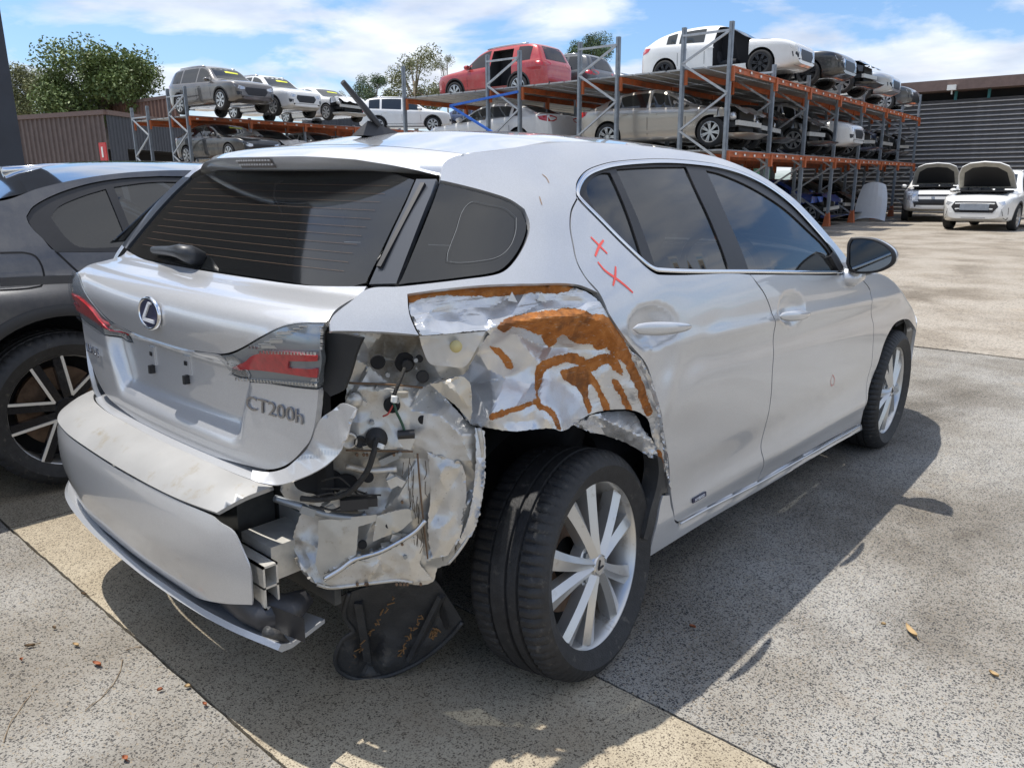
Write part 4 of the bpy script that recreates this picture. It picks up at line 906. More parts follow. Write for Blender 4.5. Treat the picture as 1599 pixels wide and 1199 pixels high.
# upper bumper flange that curls up the right corner
def facet(name, outline, ctrl, mat, parent, base, hpx=6, thick=.002, noise=0.0, nsc=1.0, attrs=None, smooth=True, soft=0, out=None, corner=60, stepx=None, ridge=None, jag=0.0, sharpd=16):
    """sheet traced in the photo and carried by `base` (a depth rule); every (px, py, d) control pushes it d metres towards the viewer's side"""
    O = np.array([(p[0], p[1]) for p in outline], float); poly = crom(O, stepx or hpx*.8, corner=corner)
    if jag: poly = poly+RNG.normal(0, jag, poly.shape)*(RNG.random((len(poly), 1)) < .6)
    C = np.array(ctrl, float)
    co = np.array([(p[0], p[1], p[2] if len(p) > 2 else 0.0) for p in outline])
    allc = np.concatenate([co, C]) if len(C) else co
    v2, f = tri2d(poly, (), hpx)
    # piecewise-linear offsets over a coarse triangulation of the controls
    r = delaunay_2d_cdt([Vector(p[:2]) for p in allc], [], [], 0, 1e-4)
    cv = np.array([tuple(p) for p in r[0]]); ids = [k[0] for k in r[3]]; cd_ = allc[ids, 2]; d = np.zeros(len(v2)); done = np.zeros(len(v2), bool)
    for t in r[2]:
        a, b, c = cv[t[0]], cv[t[1]], cv[t[2]]; det = (b[0]-a[0])*(c[1]-a[1])-(c[0]-a[0])*(b[1]-a[1])
        if abs(det) < 1e-9: continue
        w1 = ((v2[:, 0]-a[0])*(c[1]-a[1])-(c[0]-a[0])*(v2[:, 1]-a[1]))/det; w2 = ((b[0]-a[0])*(v2[:, 1]-a[1])-(v2[:, 0]-a[0])*(b[1]-a[1]))/det
        k = (w1 >= -1e-6) & (w2 >= -1e-6) & (w1+w2 <= 1+1e-6) & ~done
        d[k] = cd_[t[0]]*(1-w1[k]-w2[k])+cd_[t[1]]*w1[k]+cd_[t[2]]*w2[k]; done |= k
    for k in np.where(~done)[0]: d[k] = allc[np.argmin(((allc[:, :2]-v2[k])**2).sum(1)), 2]
    for _ in range(soft):
        acc = d.copy(); cnt = np.ones(len(d))
        for a in range(3):
            for b in range(3):
                if a != b: np.add.at(acc, f[:, a], d[f[:, b]]); np.add.at(cnt, f[:, a], 1)
        d = acc/cnt
    if ridge:
        from mathutils import noise as nz
        edge_ = np.clip(polydist(v2, poly)/14.0, 0, 1)
        d = d+edge_*np.array([sum(a*(.22-abs(nz.noise(Vector((x/s_+11.3*i, y/s_*1.15, 1.7*i))))) for i, (a, s_) in enumerate(ridge)) for x, y in v2])
    if noise:
        from mathutils import noise as nz
        d = d+np.array([noise*(nz.noise(Vector((x*.02*nsc, y*.02*nsc, 3.1)))+.5*nz.noise(Vector((x*.05*nsc, y*.05*nsc, 7.7)))) for x, y in v2])
    v = base(v2, d)
    at_ = attrs(v2) if attrs else None
    o_ = shell(name, v, f, out if out is not None else (CAM-v), mat, parent, thick, 0, smooth, at_)
    if sharpd: sharp(o_.data, sharpd)
    return o_
def base_side(v2, d):
    P0 = side_fn(*SP_fast(v2).T); dr = raydir(v2[:, 0], v2[:, 1]); t = (P0[:, 0]+d-CAM[0])/dr[:, 0]; return CAM+dr*t[:, None]
def SP_fast(v2):
    x = np.full(len(v2), .80); dr = raydir(v2[:, 0], v2[:, 1])
    for _ in range(60):
        t = (x-CAM[0])/dr[:, 0]; Pw = CAM+dr*t[:, None]; x = x+.5*(SG(Pw[:, 1], Pw[:, 2])-x)
    return Pw[:, 1:]
def base_plane(p0, nrm):
    p0, nrm = np.asarray(p0, float), np.asarray(nrm, float)/np.linalg.norm(nrm)
    def fn(v2, d):
        dr = raydir(v2[:, 0], v2[:, 1]); t = ((p0-CAM)@nrm+d)/(dr@nrm); return CAM+dr*t[:, None]
    return fn
fl = facet('bumper_flange', [(557,638,.02),(545,672,.01),(532,704,0),(512,724,0),(488,738.5,0),(460,750,0),(433,757,0),(405,753,0),(392,748,0),(394,734,-.02),(420,737,-.03),(445,731,-.03),(462,718,-.03),(478,702,-.03),(487,685,-.02),(500,655,0),(520,640,.01),(535,630,.02)], [], SILVER, CAR, base_plane((.55,-.70,.64), (.25,-1,.15)), hpx=5, thick=.003)
tag(fl, 'loose curled upper flange of the rear bumper')
# lower lip / diffuser blade
lp = [(-.80,-.60),(-.72,-.69),(-.60,-.745),(-.4,-.772),(-.2,-.78),(0,-.782),(.2,-.778),(.4,-.763),(.56,-.735)]
lc = crom(lp, .02, closed=False, corner=90); zl = np.interp(lc[:, 0], [-.8,-.7,-.3,0,.3,.56], [.345,.318,.292,.283,.283,.288])
V = []; F = []; sec = [(-.012,.010),(-.022,0),(-.012,-.010),(.02,-.016),(.12,-.006),(.12,.004),(.02,-.004)]
tn = np.gradient(lc, axis=0); tn /= np.linalg.norm(tn, axis=1)[:, None]; nn = np.stack([-tn[:, 1], tn[:, 0]], 1)
for i in range(len(lc)):
    for a, b in sec: V.append((lc[i, 0]+nn[i, 0]*a, lc[i, 1]+nn[i, 1]*a, zl[i]+b))
m_ = len(sec)
for i in range(len(lc)-1):
    for j in range(m_): F.append((i*m_+j, i*m_+(j+1) % m_, (i+1)*m_+(j+1) % m_, (i+1)*m_+j))
F += [tuple(range(m_))[::-1], tuple((len(lc)-1)*m_+j for j in range(m_))]
me = pymesh('bumper_lip', V, F); sharp(me, 50); add('bumper_lip', me, SILVER, bump)
lt_ = MB(); q = at(np.array([415.,450.]), np.array([985.,1003.]), 0, .55); lt_.tube([q[0], (q[0]+q[1])/2+np.array([0,0,.004]), q[1]], [.012,.011,.004], 10); lt_.obj('lip_end', DARKPLASTIC, bump, smooth=True)
bi = MB()
for x in np.linspace(-.7,.5,13): bi.put([(x,-.74+.2*max(0,abs(x)-.45),.30),(x+.1,-.74+.2*max(0,abs(x+.1)-.45),.30),(x+.1,-.74+.2*max(0,abs(x+.1)-.45),.36),(x,-.74+.2*max(0,abs(x)-.45),.36)], [(0,1,2,3)])
bi.obj('bumper_grille', SEAL, bump)
# ------------------------------------------------------------------ damage: crumpled quarter panel and the structure behind
FILL = [  # filler patches in photo pixels: polygons
 [(636,459),(690,451),(760,445),(830,443),(900,447),(880,455),(820,458),(780,462),(740,461),(700,460),(665,463),(648,470),(640,473)],
 [(778,510),(790,499),(815,492),(845,488),(862,484),(868,486),(880,482),(905,484),(925,492),(945,494),(957,500),(966,515),(975,535),(986,562),(980,568),(968,560),(955,553),(948,540),(932,545),(925,536),(912,538),(900,534),(890,528),(880,522),(866,530),(856,520),(840,522),(828,517),(815,512),(800,512),(785,517)],
 [(846,522),(862,520),(868,534),(858,541),(848,530)],
 [(842,568),(862,560),(885,553),(898,552),(908,558),(915,562),(935,556),(948,552),(955,556),(965,565),(972,585),(962,580),(950,565),(938,572),(928,580),(915,575),(905,570),(895,566),(880,566),(862,572),(850,580),(845,595),(840,612),(843,630),(838,634),(837,610),(838,585)],
 [(876,580),(892,576),(905,572),(918,580),(930,590),(938,610),(948,632),(952,640),(945,640),(936,618),(925,600),(915,598),(918,618),(924,640),(920,645),(912,625),(903,604),(890,598),(880,590)],
 [(955,590),(965,596),(975,615),(985,635),(988,641),(980,640),(970,620),(960,605)],
 [(838,628),(850,634),(862,640),(872,655),(877,672),(870,668),(862,648),(848,640),(838,637)],
 [(765,541),(776,543),(788,553),(797,565),(800,574),(793,574),(786,562),(776,551),(766,545)],
 [(763,648),(790,640),(820,630),(838,624),(840,630),(815,638),(790,648),(766,655)],
 [(672,569),(690,571),(715,573),(728,576),(722,580),(700,578),(680,576),(668,574)],
 [(985,560),(1000,590),(1010,620),(1018,645),(1010,650),(1000,625),(990,595),(980,575)],
 [(1022,700),(1032,705),(1036,730),(1030,730)],
]
SCUF = [[(650,465),(760,450),(900,447),(930,470),(945,490),(860,484),(780,500),(700,515),(655,522)], [(940,550),(985,560),(1010,610),(1025,650),(990,645),(955,600)], [(905,575),(940,570),(950,640),(920,640)]]
def soft_mask(v2, polys, w):
    m_ = np.zeros(len(v2))
    for p in polys:
        p = crom(p, 4.0, corner=70); d = polydist(v2, p); s = np.where(inside(v2, p), d, -d); m_ = np.maximum(m_, np.clip(.60+s/(2*w), 0, 1)*(s > -w*1.4))
    return m_
def crush_attr(v2): return {'filler': soft_mask(v2, FILL, 7.0), 'scuff': np.clip(soft_mask(v2, SCUF, 14.0)*1.0+.12, 0, 1)}
crush = facet('crumpled_quarter_panel',
 [(637,461,-.012),(690,453.5,-.020),(760,447,-.024),(830,445,-.022),(880,446,-.014),(915,456,-.006),(936,471,-.004),(946,486,-.004),(957,506,-.004),(975,530,-.008),(986,549,-.010),(1001,576,-.010),(1016,602,-.008),(1028,642,-.008),(1034,690,-.006),(1041,735,-.004),(1033,738,-.012),(1026,712,-.016),(1018,680,-.03),(1010,652,-.02),(985,640,-.035),(945,641,-.040),(922,647,-.036),(900,660,-.018),(879,673,.014),(862,669,.002),(830,671,-.02),(800,673,-.03),(762,668,-.040),(736,662,-.075),(712,632,-.11),(674,597,-.15),(700,590,-.135),(724,582,-.115),(735,563,-.08),(746,545,-.055),(764,522,-.020),(757,516,-.016),(700,521,-.006),(656,524,0.0),(650,512,.0),(641,490,-.006)],
 [(700,487,-.034),(770,478,-.034),(850,470,-.028),(905,472,-.014),(790,504,-.010),(850,497,-.002),(905,492,.004),(945,505,.0),(965,530,-.004),
  (800,520,-.034),(845,540,-.075),(900,545,-.060),(945,545,-.035),(890,528,-.040),(770,545,-.045),(735,600,-.135),(737,640,-.10),(790,590,-.060),(830,600,-.055),(800,640,-.028),(765,655,-.030),(842,624,-.020),(848,590,-.050),(842,566,-.055),
  (880,600,-.055),(905,625,-.045),(930,600,-.048),(960,600,-.030),(985,610,-.022),(870,640,-.012),(960,570,-.022),(1000,640,-.02)],
 TORN, CAR, base_side, hpx=4.0, thick=.0015, noise=.0012, nsc=1.4, attrs=crush_attr, soft=0, ridge=[(.030,95.0),(.006,40.0)], jag=.55)
tag(crush, 'crumpled silver quarter panel with orange filler showing through')
for px, py, s in ((809,464,1.0),(855,464,1.0)):
    b = side_fn(*SP([(px, py)])[0]); mb = MB(); q = np.array(b)
    mb.put([q+np.array([-.026,-.006,-.010]), q+np.array([-.026,.012,-.010]), q+np.array([-.010,.010,-.014]), q+np.array([-.020,.002,.010])], [(0,1,2),(0,2,3),(1,3,2),(0,3,1)]); mb.obj('torn_tab', TORN, CAR)
# folded lip of the wheel arch and ragged edge on the door side
facet('arch_lip', [(895,663,-.01),(925,648,-.05),(950,643,-.06),(985,643,-.06),(996,652,-.05),(1003,668,-.04),(1020,690,-.02),(1028,712,-.012),(1020,716,-.02),(1000,704,-.05),(975,690,-.06),(945,680,-.06),(915,672,-.04)], [(960,662,-.03),(990,676,-.03)], TORN, CAR, base_side, hpx=4, thick=.002, noise=.002, nsc=3, ridge=[(.02,24.0)], jag=.6, attrs=lambda v: {'filler': np.zeros(len(v)), 'scuff': np.full(len(v), .6)})
facet('torn_edge_strip', [(985,548,.004),(1000,560,.012),(1014,585,.014),(1026,620,.014),(1034,660,.012),(1041,705,.010),(1048,765,.004),(1041,740,.0),(1034,692,-.002),(1026,645,.0),(1014,604,.0),(1000,577,.0)], [], TORN, CAR, base_side, hpx=4, thick=.002, noise=.003, nsc=4, ridge=[(.02,18.0)], jag=.6, attrs=lambda v: {'filler': np.zeros(len(v)), 'scuff': np.full(len(v), .5)})
# inner corner structure
PA0, PAN = (.55, -.66, .7), (.828, -.562, 0)
BA = base_plane(PA0, PAN)
inner = facet('inner_corner_panel',
 [(505,519,-.05),(560,519,-.05),(600,520,-.05),(655,525,-.02),(705,521,.0),(760,517,.0),(764,523,0),(748,545,0),(737,565,-.01),(726,583,-.02),(690,592,-.02),(676,598,-.015),(705,632,-.02),(736,664,-.01),(753,675,.01),(757,700,.01),(750,760,.01),(740,820,.0),(722,850,.0),(702,880,-.01),(684,886,-.02),(676,908,-.02),(650,913,-.02),(615,906,-.02),(570,912,-.02),(520,919,-.02),(495,912,-.03),(470,890,-.05),(455,850,-.08),(470,800,-.08),(440,770,-.08),(440,745,-.06),(500,720,-.03),(535,690,-.01),(540,620,-.01),(552,560,-.02),(520,540,-.05)],
 [(575,545,-0.0510),(600,560,-0.1020),(640,565,-0.0850),(665,590,-0.0595),(560,597,-0.0204),(610,599,-0.0272),(650,603,-0.0340),(562,603,0.0034),(610,606,0.0000),(655,608,-0.0034),(575,570,-0.0204),(560,640,0.0000),(600,650,0.0000),(640,640,-0.0068),(675,610,-0.0510),(690,650,0.0204),(720,680,0.0340),(640,690,0.0000),(560,700,0.0068),(600,702,0.0068),(640,704,0.0068),(600,712,-0.0238),(560,716,-0.0238),(650,715,-0.0136),
  (530,760,-0.0510),(580,760,-0.0442),(615,760,-0.0340),(625,770,0.0000),(630,700,0.0102),(640,800,0.0034),(600,795,-0.0204),(560,800,-0.0340),(575,830,-0.0136),(600,850,-0.0340),(540,850,-0.0510),(560,880,-0.0204),(620,880,-0.0068),(680,760,0.0102),(670,800,-0.0102),(690,830,-0.0068),(700,720,0.0238),(735,720,0.0374),(728,790,0.0306),(715,840,0.0170),(690,865,0.0068),(660,880,-0.0068),(700,780,-0.0034)],
 INNER, CAR, BA, hpx=4.0, thick=.002, noise=.0008, nsc=2.0, soft=0, ridge=[(.014,70.0),(.005,26.0)], jag=.7)
tag(inner, 'exposed silver inner structure behind the missing bumper corner')
facet('inner_wheelhouse', [(655,526,.02),(700,522,.03),(758,518,.035),(745,543,.03),(732,566,.02),(722,574,.015),(700,572,.02),(672,568,.01),(660,545,.01)], [(700,545,.03)], pbr('inner_silver', (.60,.61,.62), .36, .5, coat=.3, var=.06), CAR, BA, hpx=5, thick=.002, noise=.003, nsc=3, soft=1)
facet('lamp_bracket', [(510,520),(540,522),(566,528),(556,550),(549,575),(541,598),(533,611),(516,619),(508,611),(499,608)], [], pbr('bracket_black', (.014,.015,.017), .5, var=.3), CAR, base_plane((.62,-.635,.9), (.35,-1,0)), hpx=6, thick=.01)
def ap(px, py, d=0.0): return BA(np.array([[px, py]], float), np.array([d]))[0]
AX = Vector(PAN).normalized(); AY = Vector((0, 0, 1)); AXX = AY.cross(AX)
def disc(px, py, r, d, name, mat, parent=inner, ry=None, dish=0.0, n=24):
    c = Vector(ap(px, py, d)); ry = ry or r; mb = MB()
    rings = [(1.0, -.004), (1.0, .003), (.78, .003), (.7, .003-dish), (.0, .003-dish)]
    for k, (s, h) in enumerate(rings): mb.v += [tuple(c+AXX*(r*s*math.cos(2*math.pi*i/n))+AY*(ry*s*math.sin(2*math.pi*i/n))+AX*h) for i in range(n)]
    mb.f = [(k*n+i, k*n+(i+1) % n, (k+1)*n+(i+1) % n, (k+1)*n+i) for k in range(len(rings)-1) for i in range(n)]; mb.mi = [0]*len(mb.f)
    return mb.obj(name, mat, parent, smooth=True)
disc(497,750,.052,-.035,'panel_hole',BLACKISH,ry=.030); disc(538,755,.030,-.026,'panel_hole',BLACKISH,ry=.022)
disc(612,632,.018,.012,'panel_hole',BLACKISH); disc(632,566,.022,-.03,'panel_hole',BLACKISH); disc(562,690,.013,.012,'rubber_plug',RUBBER,dish=.003)
disc(636,570,.012,-.02,'rubber_plug',RUBBER); disc(660,588,.014,-.02,'rubber_plug',RUBBER); disc(553,626,.018,.012,'pressed_boss',INNER,dish=-.004); disc(545,688,.018,.012,'pressed_boss',INNER,dish=.004)
disc(712,541,.013,.05,'yellow_plug',pbr('plug_yellow', (.55,.47,.22), .5),dish=-.003); disc(588,685,.024,.016,'cable_grommet',RUBBER,dish=-.012)
disc(520,906,.010,.0,'panel_hole',BLACKISH); disc(612,822,.006,.0,'panel_hole',BLACKISH)
def cable(pts, r, name, mat=CABLE, n=8, parent=inner):
    q = np.array([ap(a, b, d) for a, b, d in pts]); c = np.concatenate([crom(q[:, :2], .01, False, 170)], 0) if False else None
    t = np.linspace(0, len(q)-1, (len(q)-1)*6+1); p = np.stack([pchip(np.arange(len(q)), q[:, k], t) for k in range(3)], 1)
    return MB().tube([tuple(x) for x in p], r, n).obj(name, mat, parent, smooth=True)
cable([(588,685,.03),(584,705,.05),(576,730,.05),(562,752,.045),(545,768,.03),(520,777,.02),(495,780,.015),(470,778,.0)], .0064, 'wiring_harness')
cable([(596,693,.045),(593,700,.048)], .0078, 'harness_tape', pbr('white_tape', (.75,.75,.72), .6))
cable([(632,575,.0),(622,600,.02),(614,620,.025)], .0042, 'thin_wire'); cable([(614,628,.02),(618,640,.025),(628,662,.02),(634,680,.02)], .003, 'thin_wire', pbr('wire_green', (.02,.07,.04), .5))
cable([(614,632,.02),(606,646,.025),(598,650,.02)], .002, 'thin_wire', pbr('wire_red', (.4,.05,.04), .5)); cable([(616,618,.03),(615,628,.03)], .0068, 'wire_tape', MATS['white_tape'])
c_ = Vector(ap(634,678,.022)); mb = MB(); mb.tube([c_-AXX*.018, c_+AXX*.018], .010, 10); mb.obj('wire_plug', SEAL, inner, deg=40)
c_ = Vector(ap(553,785,.02)); mb = MB(); mb.box((-.012,-.03,-.012),(.012,.03,.012), Matrix.Translation(c_) @ Matrix((AX, AXX, AY)).transposed().to_4x4()); mb.box((-.009,.03,-.009),(.009,.05,.009), Matrix.Translation(c_) @ Matrix((AX, AXX, AY)).transposed().to_4x4()); mb.obj('cable_connector', SEAL, inner)
cable([(430,778,-.06),(470,790,-.01),(510,803,.0),(560,808,.004),(572,802,.004)], .0085, 'cross_tube', STEEL)
cable([(506,904,.012),(530,890,.014),(556,872,.016),(590,862,.016),(622,846,.018),(650,828,.02),(664,812,.02)], .0055, 'folded_flange', SATIN)
cable([(495,912,.0),(520,917,.004),(570,911,.004),(612,906,.004),(645,909,.004)], .005, 'bottom_flange', INNER)
cable([(540,703,.012),(575,704,.010),(610,704.5,.010),(645,705,.010)], .0022, 'seam_shade_line', pbr('seam_rust_shade', (.16,.10,.06), .9), 5); cable([(545,598,.0),(600,600,-.004),(660,605,-.008)], .0025, 'seam_shade_line', MATS['seam_rust_shade'], 5); cable([(652,708,.012),(656,760,.010),(662,820,.008),(668,872,.006)], .0022, 'seam_shade_line', MATS['seam_rust_shade'], 5)  # the upper line draws the ledge's shade as a brown strand
cable([(540,728,-.004),(580,735,-.004),(620,732,.0)], .008, 'pressed_rib', INNER); cable([(700,880,.006),(715,862,.016),(732,835,.02),(742,800,.022)], .004, 'bent_edge', INNER)
cable([(748,668,.03),(752,700,.034),(750,740,.034),(748,786,.03)], .006, 'panel_rib', INNER)
for k in range(34):   # cracked seam sealer
    x0 = random.choice((630,640,646,652,658,664,690,712)); y0 = random.uniform(705, 850) if x0 < 680 else random.uniform(760, 850); cable([(x0, y0, .010), (x0+random.uniform(-3,4), y0+random.uniform(8,22), .010), (x0+random.uniform(-3,5), y0+random.uniform(22,36), .010)], .0008, 'sealer_crack', pbr('sealer_dark', (.10,.08,.06), .9) if k == 0 else MATS['sealer_dark'], 4)
RPRIM = pbr('rail_primer', (.50,.48,.43), .42, .4, coat=.2, var=.12, vscale=14, dirt=((.30,.24,.17), 18.0, .56))
facet('rear_rail', [(497,812,.0),(560,806,.014),(588,803,.018),(592,812,.018),(560,822,.016),(556,866,.012),(530,884,.004),(500,900,-.01),(492,880,-.01),(497,845,-.004)], [(530,840,.012)], RPRIM, CAR, BA, hpx=4, thick=.004, noise=.0004, jag=.4, corner=12)
facet('rail_bracket', [(588,806,.020),(612,798,.022),(640,794,.022),(644,812,.022),(626,828,.022),(600,838,.020),(582,846,.016)], [(612,822,.028)], RPRIM, CAR, BA, hpx=4, thick=.004, jag=.5, corner=12)
facet('lower_skirt', [(506,908,.004),(528,893,.006),(558,876,.010),(592,866,.012),(624,850,.012),(648,834,.010),(662,850,.010),(655,880,.006),(676,905,.004),(645,909,.006),(612,904,.006),(570,910,.006),(520,916,.004)], [(590,888,.016),(640,878,.014),(600,897,.004),(560,895,.008)], INNER, CAR, BA, hpx=4, thick=.003, ridge=[(.008,34.0)], jag=.5, corner=12)
facet('battered_corner', [(668,706,.014),(700,716,.026),(722,726,.034),(728,780,.036),(718,838,.026),(700,866,.016),(676,872,.012),(668,830,.012),(672,770,.016)], [(700,770,.020),(690,740,.032),(712,800,.022),(690,830,.026),(684,790,.012)], INNER, CAR, BA, hpx=4, thick=.002, ridge=[(.016,44.0)], jag=.8)
disc(606,820,.006,.022,'panel_hole',BLACKISH)
facet('corner_post', [(742,667,.03),(757,673,.03),(758,715,.036),(752,785,.034),(741,826,.026),(724,853,.016),(716,846,.02),(729,818,.036),(738,775,.044),(743,715,.044)], [(750,720,.05),(742,790,.044)], SILVER, CAR, BA, hpx=4, thick=.003, ridge=[(.006,22.0)], jag=.7)
facet('bent_flap', [(672,600,.004),(690,596,.01),(722,588,.02),(734,600,.02),(737,640,.01),(734,658,.006),(712,634,.0),(690,616,.0)], [(715,615,.03)], pbr('flap_cream', (.62,.56,.46), .45, .2, coat=.2, var=.1), CAR, BA, hpx=4, thick=.002, ridge=[(.008,26.0)], jag=.6)
for k in range(22):   # spot welds
    a_, b_ = random.choice(((545+random.random()*100, 710), (628, 715+random.random()*140), (556+random.random()*110, 912), (745, 690+random.random()*110))); disc(a_, b_, .0032, .012, 'spot_weld', MATS['seam_rust_shade'], n=8)
BKM = [INNER, INNER, STEEL, MATS['rail_primer']]; rq_ = random.Random(21)
for k in range(18):   # small brackets, clips and folded tabs of the inner structure
    a_, b_ = rq_.choice(((rq_.uniform(548,640), rq_.uniform(610,700)), (rq_.uniform(545,660), rq_.uniform(712,790)), (rq_.uniform(470,560), rq_.uniform(770,800)), (rq_.uniform(560,660), rq_.uniform(800,900))))
    c_ = Vector(ap(a_, b_, rq_.uniform(.000, .008))); M_ = Matrix.Translation(c_) @ Matrix((AX, AXX, AY)).transposed().to_4x4() @ Matrix.Rotation(rq_.uniform(-.6,.6), 4, 'X'); w_, h_ = rq_.uniform(.006,.022), rq_.uniform(.004,.014)
    mb = MB(); mb.box((-.012,-w_,-h_),(.003,w_,h_), M_)
    if k % 2: mb.box((-.010,-w_,h_),(.012,w_,h_+.0025), M_)
    mb.obj('bracket', BKM[k % 4], inner)
for k in range(9):
    a_, b_ = rq_.uniform(550,650), rq_.uniform(560,880); c_ = Vector(ap(a_, b_, .014)); mb = MB(); mb.tube([c_-AX*.01, c_+AX*.006], .005, 6); mb.obj('bolt_head', STEEL, inner)
for k in range(6):
    p0_ = (rq_.uniform(480,560), rq_.uniform(740,800)); cable([(p0_[0], p0_[1], .01), (p0_[0]+rq_.uniform(15,40), p0_[1]+rq_.uniform(-14,16), .03), (p0_[0]+rq_.uniform(50,90), p0_[1]+rq_.uniform(-20,24), .02)], .0022, 'thin_wire', CABLE, 5)
for a_, b_, r_ in ((660,655,.010),(700,700,.008),(575,745,.012),(610,748,.010),(645,860,.009),(566,850,.010),(590,565,.016),(655,560,.008)): disc(a_, b_, r_, .004, 'panel_hole', BLACKISH, dish=.0)
# crash beam, crash box
P = [at(a, b, 0, .50) for a, b in ((410,887.6),(433.4,876),(441.6,938),(420.6,954))]
y0b, y1b = P[0][1], P[1][1]; zt_, zb_ = (P[0][2]+P[1][2])/2, (P[2][2]+P[3][2])/2
cbm = MB(); t_ = .005; zm = (zt_+zb_)/2
for (a, b) in (((y0b,zb_),(y0b+t_,zt_)),((y1b-t_,zb_),(y1b,zt_)),((y0b,zt_-t_),(y1b,zt_)),((y0b,zb_),(y1b,zb_+t_)),((y0b,zm-t_/2),(y1b,zm+t_/2))):
    cbm.box((-.52, a[0], a[1]), (.50, b[0], b[1]))
beam = cbm.obj('crash_beam', BEAM_ALU, CAR); tag(beam, 'sawn-off two-cell aluminium bumper beam')
q0, q1, q2, q3 = [at(a, b, 0, .47) for a, b in ((423,859.6),(491.8,825.7),(494,878),(438,905))]
bx = MB(); ztop = (q0[2]+q1[2])/2; zbot = (q2[2]+q3[2])/2; bx.box((.345, q0[1], zbot), (.47, q1[1], ztop)); cbx = bx.obj('crash_box', BEAM_ALU, CAR)
mb = MB(); mb.box((.32, q1[1], zbot-.025), (.50, q1[1]+.008, ztop+.03)); mb.obj('mount_plate', INNER, CAR)
for px_, pz in ((.485, ztop-.02), (.485, zbot+.02), (.485, (ztop+zbot)/2)):
    mb = MB(); mb.tube([(px_, q1[1]-.012, pz), (px_, q1[1]+.002, pz)], .009, 6); mb.obj('bolt', STEEL, CAR)
mb = MB(); mb.box((-.60, q1[1]+.012, .30), (.52, q1[1]+.03, .62)); mb.box((.10, q1[1]-.10, .33), (.30, q1[1], .60)); mb.obj('tail_bulkhead', pbr('bulkhead_grey', (.10,.10,.095), .7, .2, var=.4, vscale=10), CAR)
mb = MB(); c0 = at(np.array([418.,]), np.array([955.]), 0, .47)[0]; c1 = at(np.array([480.]), np.array([930.]), 0, .50)[0]; mb.tube([c0+np.array([-.35,.02,.0]), c0+np.array([-.05,.0,0]), c0, c0+np.array([.03,.04,.0]), c1], [.05,.05,.045,.04,.02], 16); mb.obj('exhaust_box', pbr('exhaust_dark', (.07,.07,.075), .45, .5, var=.4, vscale=12), CAR, smooth=True)
# torn wheel-arch liner hanging to the ground
LIN = [(545,925),(590,912),(640,905),(676,905),(700,935),(723,970),(706,992),(672,1022),(640,1042),(600,1057),(560,1061),(530,1049),(522,1030),(534,1000),(553,985),(538,962),(520,938)]
def lin_base(v2, d):
    p0 = np.array([.44,-.45,.015]); p1 = np.array([.62,-.42,.36]); p2 = at(np.array([722.]), np.array([970.]), 0, .66)[0]; n_ = np.cross(p1-p0, p2-p0); return base_plane(p0, n_/np.linalg.norm(n_)*(1 if n_@(CAM-p0) > 0 else -1))(v2, d)
liner = facet('wheel_arch_liner', LIN, [(600,985,-.012),(575,1035,-.02),(640,1000,-.012),(690,960,-.01),(553,1030,.012),(600,1040,.012),(660,1012,.012),(560,1000,-.02),(640,940,-.02)], DARKPLASTIC, CAR, lin_base, hpx=6, thick=.004, noise=.001, nsc=2, soft=0, ridge=[(.012,60.0)])
tag(liner, 'black plastic wheel-arch liner hanging down to the ground')
lr_ = lin_base(np.array(crom([(545,925),(538,962),(553,985),(534,1000),(523,1030),(531,1048),(560,1060),(600,1056),(640,1041),(672,1021),(706,991),(722,971)], 6, closed=False), float), np.full(len(crom([(545,925),(538,962),(553,985),(534,1000),(523,1030),(531,1048),(560,1060),(600,1056),(640,1041),(672,1021),(706,991),(722,971)], 6, closed=False)), .004)); MB().tube([tuple(p) for p in lr_], .006, 6).obj('liner_bead', DARKPLASTIC, liner, smooth=True)
for a, b in (((560,940),(575,1030)),((690,930),(640,1030))): q_ = lin_base(np.array([a, b], float), np.array([.004,.004])); MB().bar(q_[0], q_[1], .02, .012).obj('liner_rib', DARKPLASTIC, liner)
LITT = pbr('litter_brown', (.20,.11,.045), .9)
for a, b, w in (((612,935),(545,1040),5),((655,965),(620,1030),6),((682,985),(672,996),6)):
    mb = MB(); p_ = lin_base(np.array([a, b], float), np.array([.006,.006])); n = 14
    for k in range(n):
        t = k/(n-1); c = p_[0]*(1-t)+p_[1]*t; mb.tube([c+RNG.normal(0,.004,3), c+RNG.normal(0,.004,3)+np.array([.004,0,.008]), c+RNG.normal(0,.006,3)], .0018, 4)
    o_ = mb.obj('leaf_litter', LITT, liner); o_['kind'] = 'stuff'
